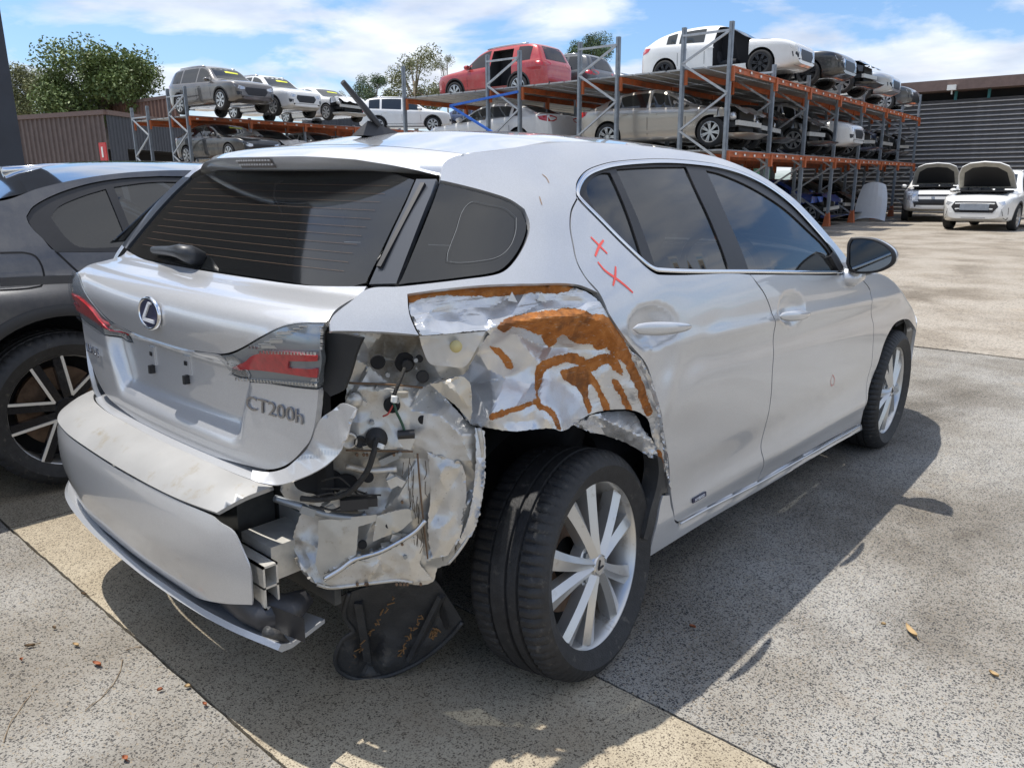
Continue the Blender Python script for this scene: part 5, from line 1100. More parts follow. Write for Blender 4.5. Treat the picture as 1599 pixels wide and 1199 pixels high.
# ------------------------------------------------------------------ wheels
TYRE = pbr('tyre_rubber', (.020,.020,.021), .62, var=.35, vscale=40, bump=.2, bscale=220, dirt=((.11,.10,.085), 30.0, .58))
def tyre_mesh(R, w, rr, n=288, blocks=72, wear=True):
    hw = w/2
    prof = [(rr-.004, hw-.012),(rr+.006, hw-.006),(rr+.03, hw+.004),((rr+R)/2, hw+.010),(R-.026, hw+.004),(R-.014, hw-.006),(R-.0055, hw-.018),(R-.002, hw-.030),
            (R-.0012, hw-.050),(R-.0078, hw-.0515),(R-.0078, hw-.0575),(R, hw-.059),(R, .010+.016),(R-.0075, .010+.0145),(R-.0075, .010+.006),(R, .010+.0045),
            (R, -.026),(R-.0075, -.0275),(R-.0075, -.034),(R, -.0355),(R-.001, -hw+.030),(R-.006, -hw+.016),(R-.018, -hw+.004),((rr+R)/2, -hw-.008),(rr+.01, -hw+.004),(rr-.004, -hw+.014)]
    V = []; m_ = len(prof)
    for k in range(n):
        t = 2*math.pi*k/n
        for j, (r, h) in enumerate(prof):
            q = r
            if j in (4, 5, 6, 7, 8) and k % (n//blocks) == 0: q -= .0055 if j != 4 else .002
            if j in (19, 20, 21) and k % (n//blocks) == 2: q -= .005
            V.append((h, q*math.cos(t), q*math.sin(t)))
    F = [(k*m_+j, ((k+1) % n)*m_+j, ((k+1) % n)*m_+j+1, k*m_+j+1) for k in range(n) for j in range(m_-1)]
    me = pymesh('tyre', V, F); sharp(me, 38); return me
def spoke_mesh(r0, r1, w0, w1, a0, a1, d0, d1, ridge=.008, deep=.03):
    "ridged tapering spoke from angle a0 at the hub to a1 at the rim"
    V = []; F = []; n = 8
    for i in range(n+1):
        t = i/n; r = r0+(r1-r0)*t; a = a0+(a1-a0)*t; w = w0+(w1-w0)*t**1.5; d = d0+(d1-d0)*t**1.3
        e = Vector((0, math.cos(a), math.sin(a))); s = Vector((0, -math.sin(a), math.cos(a))); c = e*r
        for o, h in ((-w/2, d-.006), (-w*.08, d+ridge*(1-.5*t)), (w/2, d-.004), (w*.42, d-deep), (-w*.42, d-deep)): V.append(tuple(c+s*o+Vector((h, 0, 0))))
    for i in range(n):
        for j in range(5): F.append((i*5+j, i*5+(j+1) % 5, (i+1)*5+(j+1) % 5, (i+1)*5+j))
    F += [(4,3,2,1,0), tuple(n*5+j for j in range(5))]
    me = pymesh('spoke', V, F); sharp(me, 30); return me
TY = tyre_mesh(.3085, .215, .226)
SPK = [spoke_mesh(.030, .216, .032, .056, 0, s*.08, .0, -.014, .010, .04) for s in (1, -1)]
def car_wheel(parent, M, label):
    rim = MB(); rim.lathe([(.2315,-.012),(.2315,-.004),(.226,.000),(.221,-.004),(.216,-.018),(.205,-.045),(.196,-.10),(.205,-.17),(.222,-.19)], 96)
    ro = rim.obj('wheel', ALLOY, parent, smooth=True, deg=45); ro.matrix_world = M; tag(ro, label)
    def kid(name, me, mat): o = add(name, me, mat, ro); return o
    t = kid('tyre', TY, TYRE); t.location = (-.095, 0, 0)
    hub = MB(); hub.lathe([(.0,.004),(.030,.004),(.034,-.004),(.052,-.010),(.066,-.018),(.068,-.05),(.0,-.05)], 40); hub.obj('wheel_hub', ALLOY, ro, deg=40)
    for k in range(5):
        for s in (0, 1):
            a = 2*math.pi*k/5+.31+(.19 if s == 0 else -.19); o = kid('spoke', SPK[s], ALLOY); o.rotation_euler = (a, 0, 0)
        a = 2*math.pi*k/5+.31+math.pi/5
        lb = MB(); lb.tube([(-.03, .052*math.cos(a), .052*math.sin(a)), (-.006, .052*math.cos(a), .052*math.sin(a))], .010, 6); lb.obj('wheel_nut', STEEL, ro, deg=30)
    cp = MB(); cp.lathe([(.0,.0075),(.024,.0075),(.027,.004),(.027,.001)], 32); cp.obj('centre_cap', SATIN, ro, deg=30)
    cb_ = MB(); cb_.bar((.009,.004,.014),(.009,-.010,-.006),.004,.002,(1,0,0)); cb_.bar((.009,-.011,-.007),(.009,.014,-.009),.004,.002,(1,0,0)); cb_.obj('cap_letter', SEAL, ro)
    ds = MB(); ds.lathe([(.06,-.10),(.145,-.10),(.145,-.115),(.06,-.115)], 48); ds.obj('brake_disc', DISC, ro, deg=30)
    cl = MB(); cl.box((-.13,-.15,.02),(-.075,-.09,.12)); cl.obj('brake_caliper', STEEL, ro)
    bk = MB(); bk.lathe([(.0,-.125),(.19,-.125)], 32); bk.obj('backing_plate', BLACKISH, ro)
    return ro
def wheel_matrix(c, nrm, spin=0):
    X = Vector(nrm).normalized(); Z = Vector((0,0,1)); Y = Z.cross(X).normalized(); Z = X.cross(Y)
    return Matrix.Translation(c) @ Matrix((X, Y, Z)).transposed().to_4x4() @ Matrix.Rotation(spin, 4, 'X')
car_wheel(CAR, wheel_matrix((.8581,.0249,.3008), (1,.0905,.1195), .16), 'right rear alloy wheel leaning inward under the crushed arch')
car_wheel(CAR, wheel_matrix((.8597,2.6,.3008), (1,.0176,0), .5), 'right front alloy wheel')
w_ = car_wheel(CAR, wheel_matrix((-.858,0,.3008), (-1,0,0)), 'left rear alloy wheel'); car_wheel(CAR, wheel_matrix((-.858,2.6,.3008), (-1,0,0), .3), 'left front alloy wheel')
# ------------------------------------------------------------------ mirror, antenna, cabin
def mirror_housing():
    px = [(1322,400),(1323,380),(1328,371),(1345,370),(1366,373),(1385,382),(1396,392),(1399,403),(1396,412),(1385,420),(1368,426),(1340,428),(1326,424),(1321,412)]
    P_ = [at(a, b, 1, 1.72) for a, b in crom(px, 4)]; C_ = np.mean(P_, 0); V = []; n = len(P_)
    for s, dy in ((.86,-.004),(.97,-.006),(1.0,.01),(.97,.05),(.80,.10),(.45,.135),(.05,.15)): V += [tuple(C_+(p-C_)*s+np.array([0,dy,0])) for p in P_]
    F = [(i*n+k, i*n+(k+1) % n, (i+1)*n+(k+1) % n, (i+1)*n+k) for i in range(6) for k in range(n)]+[tuple(6*n+k for k in range(n))]
    me = pymesh('wing_mirror', V, F); me.materials.append(SEAL); me.materials.append(SILVER); me.polygons.foreach_set('material_index', [0 if i < 2*n else 1 for i in range(len(F))]); o = add('wing_mirror', me, None, fdoor)
    gl = [tuple(C_+(p-C_)*.86+np.array([0,.002,0])) for p in P_]; MB().put(gl, [tuple(range(n))]).obj('mirror_glass', pbr('mirror_glass', (.22,.24,.26), .03, 1.0), fdoor)
    mb = MB(); a = side_fn(*SP([(1318,436)])[0]); b = at(1338, 430, 1, 1.78); mb.tube([a+np.array([-.03,.03,0]), (a+b)/2+np.array([0,.02,-.006]), b+np.array([0,.03,0])], [.045,.036,.03], 12); mb.obj('mirror_foot', SILVER, fdoor, smooth=True)
    return o
mirror_housing()
SIDE.panel('mirror_sail', SP([(1296,400),(1310,424),(1319,424),(1312,408),(1300,392)]), SEAL, fdoor, h=.03, off=.002)
an = MB(); b0 = np.array([0, .03, edge(.03)[1]+.038]); tip = at(535,128,0,0); an.tube([b0+np.array([0,-.01,.03]), b0*.5+tip*.5+np.array([0,0,.012]), tip], [.011,.0095,.008], 8); fin = [(-.03,-.09,0),(.03,-.09,0),(.022,.12,0),(-.022,.12,0),(0,-.05,.045),(0,.02,.03)]
an.put([b0+np.array(p)-np.array([0,0,.004]) for p in fin], [(0,1,4),(1,2,5,4),(2,3,5),(3,0,4,5)]); an.obj('roof_antenna', SEAL, CAR, deg=50)
SEATM = pbr('seat_fabric', (.035,.035,.038), .85, var=.3, vscale=20)
def seat(x, y, w, parent, bench=False):
    mb = MB(); V = []
    def slab(p0, p1, wd, th, n=6):
        d = Vector(p1)-Vector(p0); up = Vector((1,0,0)).cross(d).normalized(); pts = []
        for i in range(n+1):
            t = i/n; c = Vector(p0)+d*t; k = 1-.25*abs(2*t-1)**3
            pts.append([c+Vector((s*wd/2*k,0,0))+up*(h*th/2*k) for s, h in ((-1,-.6),(-.85,-1),(.85,-1),(1,-.6),(1,.6),(.85,1),(-.85,1),(-1,.6))])
        mb.put([q for r in pts for q in r], [(i*8+j, i*8+(j+1) % 8, (i+1)*8+(j+1) % 8, (i+1)*8+j) for i in range(n) for j in range(8)]+[tuple(range(8))[::-1], tuple(n*8+j for j in range(8))])
    slab((x, y, .42), (x, y+.50, .48), w, .16); slab((x, y+.02, .45), (x, y-.16, 1.02), w*.95, .14); slab((x, y-.17, 1.05), (x, y-.20, 1.22), .26, .10)
    return mb.obj('seat', SEATM, parent, smooth=True, deg=60)
for x in (-.36, .36): seat(x, 1.05, .50, CAR)
for x in (-.42, 0, .42): seat(x, .25, .46, CAR)
st_ = MB(); ring_ = [(.36+.185*math.cos(t), 1.62-.06*math.sin(t), .93+.175*math.sin(t)) for t in np.linspace(0, 2*math.pi, 33)]; st_.tube(ring_, .016, 8, cap=False); st_.box((.30,1.60,.87),(.42,1.66,.99)); st_.box((.345,1.61,.78),(.375,1.64,.9)); st_.obj('steering_wheel', SEAL, CAR)
ds_ = MB(); ds_.box((-.70,1.74,.70),(.70,1.98,.93)); ds_.obj('dashboard', SEATM, CAR)
# ------------------------------------------------------------------ generic cars for the yard
def car_paint(name, col, metal=.3): return paint(name, col, metal, .30, .18)
C_WHITE = car_paint('white_paint', (.74,.74,.72), 0.0); C_RED = car_paint('red_paint', (.42,.025,.03), .25); C_GREY = car_paint('bronze_grey_paint', (.12,.11,.105), .5)
C_BLACK = car_paint('black_paint', (.014,.015,.018), .2); C_DGREY = car_paint('slate_paint', (.055,.062,.07), .4); C_BEIGE = car_paint('champagne_paint', (.42,.39,.345), .6)
C_BLUE = car_paint('blue_paint', (.02,.06,.30), .3); C_NAVY = car_paint('navy_paint', (.03,.055,.13), .3); C_SILV = car_paint('pale_silver_paint', (.45,.47,.49), .6); C_BMW = car_paint('storm_grey_paint', (.042,.048,.064), .45)
HEADL = pbr('headlamp', (.62,.64,.66), .08, .5, coat=1.0); TAILL = pbr('tail_lamp_red', (.45,.02,.02), .15, coat=1.0); CLAD = pbr('cladding', (.03,.03,.031), .6)
BGTYRE = pbr('plain_tyre', (.022,.022,.022), .8); BGRIM = pbr('plain_rim', (.58,.58,.57), .3, .7); BGRIMD = pbr('dark_rim', (.04,.04,.042), .35, .5); YELLOWP = pbr('yellow_paint_pen', (.70,.72,.05), .6)
CABIN = pbr('cabin_dark', (.02,.02,.022), .9)
KIND = {
 'suv': dict(L=4.55, W=1.84, wb=2.68, fo=.90, R=.355, top=[(-2.275,.62),(-2.25,.95),(-2.16,1.10),(-2.02,1.38),(-1.86,1.58),(-1.5,1.655),(-.7,1.68),(.0,1.655),(.35,1.56),(.98,1.14),(1.15,1.09),(1.7,1.03),(2.05,.95),(2.22,.84),(2.275,.62)], belt=[(-2.3,1.10),(-1.0,1.06),(1.0,.98),(2.3,.9)], A=1.0, roofF=.33, B=-.12, C=-1.15, D=-1.80, rgl=(-2.16,-1.86), bot=.24, clad=1),
 'hatch': dict(L=4.42, W=1.79, wb=2.70, fo=.90, R=.325, top=[(-2.21,.55),(-2.19,.84),(-2.12,1.02),(-1.92,1.17),(-1.55,1.325),(-1.05,1.425),(-.45,1.455),(.0,1.43),(.3,1.34),(.98,.995),(1.2,.955),(1.75,.89),(2.05,.80),(2.18,.69),(2.21,.52)], belt=[(-2.3,1.05),(-1.0,.995),(1.0,.90),(2.3,.82)], A=.98, roofF=.26, B=-.22, C=-1.02, D=-1.42, rgl=(-2.05,-1.58), bot=.18, clad=0),
 'sedan': dict(L=4.68, W=1.85, wb=2.80, fo=.88, R=.335, top=[(-2.34,.58),(-2.32,.88),(-2.26,1.03),(-2.0,1.075),(-1.80,1.11),(-1.2,1.34),(-.7,1.425),(-.2,1.44),(.15,1.39),(1.02,1.0),(1.25,.955),(1.85,.895),(2.15,.81),(2.30,.70),(2.34,.52)], belt=[(-2.4,1.03),(-1.0,.98),(1.0,.90),(2.4,.82)], A=1.02, roofF=.16, B=-.20, C=-1.05, D=-1.42, rgl=(-1.80,-1.18), bot=.18, clad=0),
 'pickup': dict(L=5.2, W=1.88, wb=3.1, fo=.92, R=.385, top=[(-2.6,.7),(-2.58,1.15),(-2.4,1.18),(-1.0,1.20),(-.95,1.30),(-.75,1.66),(-.3,1.76),(.3,1.74),(.6,1.62),(1.1,1.22),(1.3,1.17),(2.0,1.10),(2.4,1.02),(2.55,.88),(2.6,.6)], belt=[(-2.6,1.15),(0,1.12),(1.1,1.08),(2.6,1.0)], A=1.12, roofF=.56, B=.0, C=-.72, D=-.73, rgl=(-.95,-.76), bot=.34, clad=0),
}
def bg_wheel_meshes(R, dark=False):
    key = (R, dark)
    if key in bg_wheel_meshes.c: return bg_wheel_meshes.c[key]
    t = MB(); rr = R*.70; t.lathe([(rr,.10),(rr+.02,.112),(R-.03,.112),(R-.008,.095),(R,.06),(R,-.06),(R-.01,-.10),(rr,-.11)], 36); tm = t.mesh('wheel', deg=40); tm.materials.append(BGTYRE)
    r = MB(); r.lathe([(rr+.004,.104),(rr-.012,.106),(rr-.022,.06),(rr-.03,-.06)], 36); r.lathe([(0,.09),(.055,.09),(.065,.06),(.065,.02)], 12)
    for k in range(7):
        a = 2*math.pi*k/7
        for s in (-.12, .12): e = Vector((0, math.cos(a+s), math.sin(a+s))); e0 = Vector((0, math.cos(a+s*.5), math.sin(a+s*.5))); r.bar(e0*.05+Vector((.085,0,0)), e*(rr-.012)+Vector((.085,0,0)), .034, .02, (1,0,0))
    rm = r.mesh('rim', deg=35); rm.materials.append(BGRIMD if dark else BGRIM)
    d = MB(); d.lathe([(0,.0),(rr,.0)], 24); dm = d.mesh('brake_cover'); dm.materials.append(CABIN)
    bg_wheel_meshes.c[key] = (tm, rm, dm); return tm, rm, dm
bg_wheel_meshes.c = {}
class YCar:
    def __init__(s, name, kind, mat, M, label, group=None, door_cut=None, front_cut=None, dark_rim=False, hood_open=False, glassless=False, roofrail=False, gaps=True, pen=False, cat='car', no_wheels=(), grille='dark', seats=True):
        k = dict(KIND[kind]); s.k = k; L, Wd = k['L'], k['W']; s.grille_kind = grille; s.root = empty(name); s.root.matrix_world = M; tag(s.root, label, cat, group); s.mat = mat
        xs = np.unique(np.concatenate([np.linspace(-L/2, L/2, 58), [-L/2+.03, L/2-.03, -L/2+.08, L/2-.08]])); tp = np.array(k['top']); bl = np.array(k['belt'])
        ztop = pchip(tp[:, 0], tp[:, 1], xs); zbl = np.interp(xs, bl[:, 0], bl[:, 1])
        e = np.clip((np.abs(xs)-(L/2-.75))/.75, 0, 1); wv = Wd/2*(1-.20*e**2.2-.10*np.clip((e-.85)/.15, 0, 1)**2); bot = k['bot']+.10*np.clip((e-.6)/.4, 0, 1)
        V = []; s.sec = []
        for x, zt_, zb_, w, b0 in zip(xs, ztop, zbl, wv, bot):
            gh = zt_-zb_; m0 = min(zb_, zt_-.05); mid = min(.62, m0-.12)
            if gh > .05: wr = w*.955-.36*gh-.02; up = [(w*.955, zb_), (w*.955*.45+wr*.55+.01, zb_+.55*(gh-.06)), (wr, zt_-.065), (wr*.88, zt_-.025), (wr*.5, zt_-.006), (0, zt_)]
            else: up = [(w*.955, m0), (w*.93, m0+.3*(zt_-m0)), (w*.86, zt_-.022), (w*.72, zt_-.010), (w*.4, zt_-.002), (0, zt_)]
            ctl = [(0, b0), (w*.80, b0), (w*.945, b0+.05), (w*.972, mid*.55+b0*.45), (w*.978, mid*.85+b0*.15), (w*1.0, mid*.45+m0*.55), (w*.985, m0-.035)]+up
            cur = []; C_ = np.array(ctl)
            for i in range(len(C_)-1): cur += [C_[i]+(C_[i+1]-C_[i])*t for t in np.arange(3)/3]
            cur.append(C_[-1]); cur = np.array(cur)
            for _ in range(2): cur[1:-1] = .25*cur[:-2]+.5*cur[1:-1]+.25*cur[2:]
            V.append([(x, y, z) for y, z in cur]+[(x, -y, z) for y, z in cur[-2:0:-1]])
        n = len(V[0]); VV = [p for r in V for p in r]; F = [(i*n+j, i*n+(j+1) % n, (i+1)*n+(j+1) % n, (i+1)*n+j) for i in range(len(xs)-1) for j in range(n)]; F += [tuple(range(n))[::-1], tuple((len(xs)-1)*n+j for j in range(n))]
        me = pymesh('body', VV, F); me.materials.append(mat); me.materials.append(CABIN)
        bm = bmesh.new(); bm.from_mesh(me); bmesh.ops.recalc_face_normals(bm, faces=bm.faces); bm.to_mesh(me); bm.free()
        s.bvh = BVHTree.FromPolygons([Vector(p) for p in VV], [tuple(p.vertices) for p in me.polygons])
        # boolean cut: wheel wells, doors
        ct = MB(); xf = L/2-k['fo']; xr = xf-k['wb']; R = k['R']; s.xf, s.xr = xf, xr
        cut = MB()
        for x in (xf, xr):
            for sg in (1, -1):
                m_ = Matrix.Translation((x, sg*(Wd/2-.13), R)) @ Matrix.Rotation(math.pi/2, 4, 'Z'); cut.lathe([(0,-.17),(R+.055,-.17),(R+.055,.17),(0,.17)], 28, m_)
        if door_cut:
            for (x0, x1, z0, z1, sg) in door_cut:
                zb0 = np.interp(x0, bl[:, 0], bl[:, 1]); pts = [(x0, z0), (x1, z0), (x1, zb0+.02), (x1-.10 if x1 > 0 else x1, z1), (x0+.05, z1), (x0, zb0+.02)]
                m2 = len(pts); ya, yb = (sg*.30, sg*1.2); cut.put([(x, ya, z) for x, z in pts]+[(x, yb, z) for x, z in pts], [tuple(range(m2)), tuple(range(m2, 2*m2))[::-1]]+[(i, i+m2, (i+1) % m2+m2, (i+1) % m2) for i in range(m2)])
        if front_cut: cut.box((front_cut, -1.2, .30), (L/2+.5, 1.2, 2))
        cm = cut.mesh('cutter'); cm.materials.append(CABIN); cm.polygons.foreach_set('material_index', [0]*len(cm.polygons)); bm = bmesh.new(); bm.from_mesh(cm); bmesh.ops.remove_doubles(bm, verts=bm.verts, dist=1e-5); bmesh.ops.recalc_face_normals(bm, faces=bm.faces); bm.to_mesh(cm); bm.free()
        bo = bpy.data.objects.new('body', me); COL.objects.link(bo); co = bpy.data.objects.new('cutter', cm); COL.objects.link(co)
        md = bo.modifiers.new('b', 'BOOLEAN'); md.operation = 'DIFFERENCE'; md.object = co; md.solver = 'EXACT'; md.use_self = True; md.material_mode = 'TRANSFER'
        dg = bpy.context.evaluated_depsgraph_get(); dg.update(); nm = bpy.data.meshes.new_from_object(bo.evaluated_get(dg)); bpy.data.objects.remove(bo); bpy.data.objects.remove(co)
        nm.polygons.foreach_set('use_smooth', [True]*len(nm.polygons)); sharp(nm, 32); s.body = add('body', nm, None, s.root); s.body.name = 'body'
        # wheels
        tm, rm, dm = bg_wheel_meshes(R, dark_rim)
        for i, x in enumerate((xf, xr)):
            for j, sg in enumerate((1, -1)):
                if (i, sg) in no_wheels: continue
                w_ = add('wheel', tm, None, s.root); w_.location = (x, sg*(Wd/2-.115), R); w_.rotation_euler = (random.uniform(0, 6), 0, math.pi/2*sg)
                r_ = add('rim', rm, None, w_); add('brake_cover', dm, None, w_)
        # glass
        bz = lambda x: float(np.interp(x, bl[:, 0], bl[:, 1])); tz = lambda x: float(pchip(tp[:, 0], tp[:, 1], np.array([x]))[0]); s.bz, s.tz = bz, tz
        if not glassless:
            A, B, C_, D = k['A'], k['B'], k['C'], k['D']
            def win(x0, x1, name):
                xs_ = np.linspace(x0, x1, 7); up = [(x, max(tz(x)-.115, bz(x)+.06)) for x in xs_]; dnn = [(x, bz(x)+.025) for x in xs_[::-1]]
                for sg in (1, -1):
                    if door_cut and any(d[4] == sg and not (x1 < d[0] or x0 > d[1]) for d in door_cut): continue
                    s.patch(name, up+dnn, 'y', sg, .004, GLASS_BG)
            win(B+.05, A-.14, 'side_window'); win(C_+.04, B-.04, 'side_window')
            if C_-D > .25: win(D+.06, C_-.06, 'side_window')
            rf = k['roofF']; s.patch('windscreen', [(A-.03,-.66),(A-.0,0),(A-.03,.66),(rf+.05,.54),(rf+.02,0),(rf+.05,-.54)], 'z', 1, .004, GLASS_BG)
            g0, g1 = k['rgl']
            if kind in ('suv', 'hatch'): s.patch('rear_window', [(-.56, tz(g0)+.01), (.56, tz(g0)+.01), (.47, tz(g1)-.06), (-.47, tz(g1)-.06)], 'x', -1, .006, GLASS_BG)
            else: s.patch('rear_window', [(g0+.04,-.58),(g0+.02,0),(g0+.04,.58),(g1-.03,.52),(g1-.01,0),(g1-.03,-.52)], 'z', 1, .005, GLASS_BG)
            if pen: s.patch('pen_marking', [(rf+.30,-.1),(rf+.30,.42),(rf+.24,.42),(rf+.22,-.1)], 'z', 1, .008, YELLOWP)
        if seats and door_cut:
            for sx in (B_+.35 for B_ in (k['B'],)):
                for sg in (1, -1): q = seat(0, 0, .48, s.root); q.location = (k['B']+.25, sg*.36, .0); q.rotation_euler = (0, 0, -math.pi/2)
        if gaps:
            for x in (k['A']-.20, k['B'], k['C']+.02):
                for sg in (1, -1):
                    if door_cut and any(d[4] == sg and d[0]-.1 < x < d[1]+.1 for d in door_cut): continue
                    s.patch('door_gap', [(x-.006, k['bot']+.14), (x+.006, k['bot']+.14), (x+.006, bz(x)), (x-.006, bz(x))], 'y', sg, .003, SEAL, h=.2)
            for x in (k['B']+.10, k['C']+.14):
                for sg in (1, -1):
                    if door_cut and any(d[4] == sg and d[0]-.1 < x < d[1]+.1 for d in door_cut): continue
                    z = bz(x)-.13; mb = MB(); yy = s.hit('y', sg, x, z)
                    if yy is not None: mb.box((x-.02, yy[1]-.02, z-.014), (x+.16, yy[1]+.02, z+.014)); mb.obj('door_handle', mat, s.root)
        if not front_cut and not hood_open: s.front(grille)
        s.back()
        for sg in (1, -1):
            x = k['A']-.28; z = bz(x)+.09; h = s.hit('y', sg, x, bz(x))
            if h is None or (door_cut and any(d[4] == sg and d[1] > .5 for d in door_cut)): continue
            mb = MB(); c = Vector((x+.02, h[1]+sg*.10, z)); vv = []
            for (dx, sc) in ((-.05,.85),(.0,1.0),(.06,.85),(.10,.4)): vv += [(c.x+dx, c.y+sc*.10*math.cos(t), c.z+sc*.07*math.sin(t)) for t in np.linspace(0, 2*math.pi, 12, endpoint=False)]
            mb.put(vv, [(i*12+j, i*12+(j+1) % 12, (i+1)*12+(j+1) % 12, (i+1)*12+j) for i in range(3) for j in range(12)]+[tuple(range(12))[::-1], tuple(36+j for j in range(12))]); mb.obj('wing_mirror', mat, s.root, smooth=True, deg=60)
        if k['clad'] or roofrail:
            if k['clad']:
                for sg in (1, -1):
                    for x in (xf, xr):
                        arc = [(x+(R+.10)*math.cos(t), R+(R+.10)*math.sin(t)) for t in np.linspace(-.35, math.pi+.35, 22)]; arc2 = [(x+(R+.056)*math.cos(t), R+(R+.056)*math.sin(t)) for t in np.linspace(math.pi+.35, -.35, 22)]
                        s.patch('arch_cladding', [p for p in arc+arc2 if p[1] > k['bot']+.03], 'y', sg, .008, CLAD, h=.2)
                    s.patch('sill_cladding', [(xr+R+.09, k['bot']+.02), (xf-R-.09, k['bot']+.02), (xf-R-.09, k['bot']+.16), (xr+R+.09, k['bot']+.16)], 'y', sg, .008, CLAD, h=.15)
            for sg in (1, -1):
                pts = []
                for x in np.linspace(-1.5, .15, 8):
                    h = s.hit('z', 1, x, sg*.60)
                    if h is not None: pts.append((h[0], h[1], h[2]+.03))
                if len(pts) > 2: MB().tube(pts, .018, 6).obj('roof_rail', SATIN, s.root, smooth=True)
        if front_cut: s.wreck(front_cut)
        if hood_open: s.bonnet_up()
    def hit(s, ax, sg, a, b):
        if ax == 'y': o, d = Vector((a, sg*3, b)), Vector((0, -sg, 0))
        elif ax == 'x': o, d = Vector((sg*5, a, b)), Vector((-sg, 0, 0))
        else: o, d = Vector((a, b, 5)), Vector((0, 0, -1))
        r = s.bvh.ray_cast(o, d); return r[0]
    def patch(s, name, poly, ax, sg, off, mat, h=.10, thick=.006):
        p = crom(np.array(poly, float), h, corner=40); v2, f = tri2d(p, (), h*1.3); v = []; ok = []
        for a, b in v2:
            if ax == 'y': o, d = Vector((a, sg*3, b)), Vector((0, -sg, 0))
            elif ax == 'x': o, d = Vector((sg*5, a, b)), Vector((-sg, 0, 0))
            else: o, d = Vector((a, b, 5)), Vector((0, 0, -1))
            r = s.bvh.ray_cast(o, d)
            if r[0] is None: v.append((0, 0, 0)); ok.append(False)
            else:
                nn = r[1] if r[1].dot(d) < 0 else -r[1]; v.append(tuple(r[0]+nn*off)); ok.append(True)
        ok = np.array(ok); f = f[ok[f].all(1)]
        if not len(f): return None
        v = np.array(v); used = np.unique(f); mp_ = -np.ones(len(v), int); mp_[used] = np.arange(len(used)); out = {'y': (0, sg, .1), 'x': (sg, 0, .1), 'z': (0, 0, 1)}[ax]
        return shell(name, v[used], mp_[f], out, mat, s.root, thick, 0)
    def front(s, grille):
        L = s.k['L']; zt_ = s.tz(L/2-.12); zb_ = s.k['bot']
        if grille == 'open':
            for sg in (1, -1): s.patch('headlamp', [(sg*.56, zt_-.13), (sg*.70, zt_-.09), (sg*.82, zt_-.04), (sg*.80, zt_-.14), (sg*.66, zt_-.20)], 'x', 1, .006, HEADL); s.patch('fog_recess', [(sg*.66, zb_+.36), (sg*.80, zb_+.40), (sg*.80, zb_+.22), (sg*.70, zb_+.18)], 'x', 1, .006, SEAL)
            s.patch('grille_opening', [(-.50, zt_-.10), (.50, zt_-.10), (.58, zt_-.24), (.46, zt_-.40), (-.46, zt_-.40), (-.58, zt_-.24)], 'x', 1, .006, CABIN); s.patch('intercooler', [(-.36, zt_-.17), (.36, zt_-.17), (.36, zt_-.33), (-.36, zt_-.33)], 'x', 1, .014, STEEL); s.patch('lower_trim', [(-.80, zb_+.13), (.80, zb_+.13), (.72, zb_+.0), (-.72, zb_+.0)], 'x', 1, .008, CLAD); return
        if grille == 'bars':
            for sg in (1, -1): s.patch('headlamp', [(sg*.52, zt_-.05), (sg*.84, zt_-.02), (sg*.86, zt_-.20), (sg*.70, zt_-.26), (sg*.54, zt_-.22)], 'x', 1, .006, HEADL)
            s.patch('grille', [(-.46, zt_-.06), (.46, zt_-.06), (.46, zt_-.12), (-.46, zt_-.12)], 'x', 1, .006, SEAL); s.patch('grille', [(-.46, zt_-.22), (.46, zt_-.22), (.40, zt_-.34), (-.40, zt_-.34)], 'x', 1, .006, SEAL); s.patch('lower_grille', [(-.60, zb_+.34), (.60, zb_+.34), (.50, zb_+.08), (-.50, zb_+.08)], 'x', 1, .008, SEAL); s.patch('badge', [(-.05, zt_-.14), (.05, zt_-.14), (.05, zt_-.20), (-.05, zt_-.20)], 'x', 1, .012, STEEL); return
        for sg in (1, -1): s.patch('headlamp', [(sg*.46, zt_-.15), (sg*.66, zt_-.11), (sg*.80, zt_-.06), (sg*.78, zt_-.16), (sg*.62, zt_-.24), (sg*.46, zt_-.22)], 'x', 1, .006, HEADL)
        s.patch('grille', [(-.40, zt_-.16), (.40, zt_-.16), (.46, zt_-.28), (.34, zt_-.42), (-.34, zt_-.42), (-.46, zt_-.28)], 'x', 1, .006, SEAL)
        s.patch('lower_grille', [(-.62, zb_+.20), (.62, zb_+.20), (.55, zb_+.06), (-.55, zb_+.06)], 'x', 1, .006, SEAL)
        for sg in (1, -1): s.patch('fog_recess', [(sg*.60, zb_+.34), (sg*.76, zb_+.36), (sg*.74, zb_+.24), (sg*.62, zb_+.22)], 'x', 1, .006, SEAL)
    def back(s):
        zt_ = s.bz(-2)-.03
        for sg in (1, -1): s.patch('tail_lamp', [(sg*.40, zt_-.04), (sg*.60, zt_+.0), (sg*.76, zt_+.0), (sg*.76, zt_-.16), (sg*.60, zt_-.16), (sg*.42, zt_-.10)], 'x', -1, .006, TAILL); s.patch('tail_lamp', [(-s.k['L']/2+.10, zt_), (-s.k['L']/2+.36, zt_-.02), (-s.k['L']/2+.30, zt_-.10), (-s.k['L']/2+.10, zt_-.16)], 'y', sg, .006, TAILL)
        s.patch('rear_valance', [(-.60, s.k['bot']+.22), (.60, s.k['bot']+.22), (.55, s.k['bot']+.04), (-.55, s.k['bot']+.04)], 'x', -1, .006, CLAD)
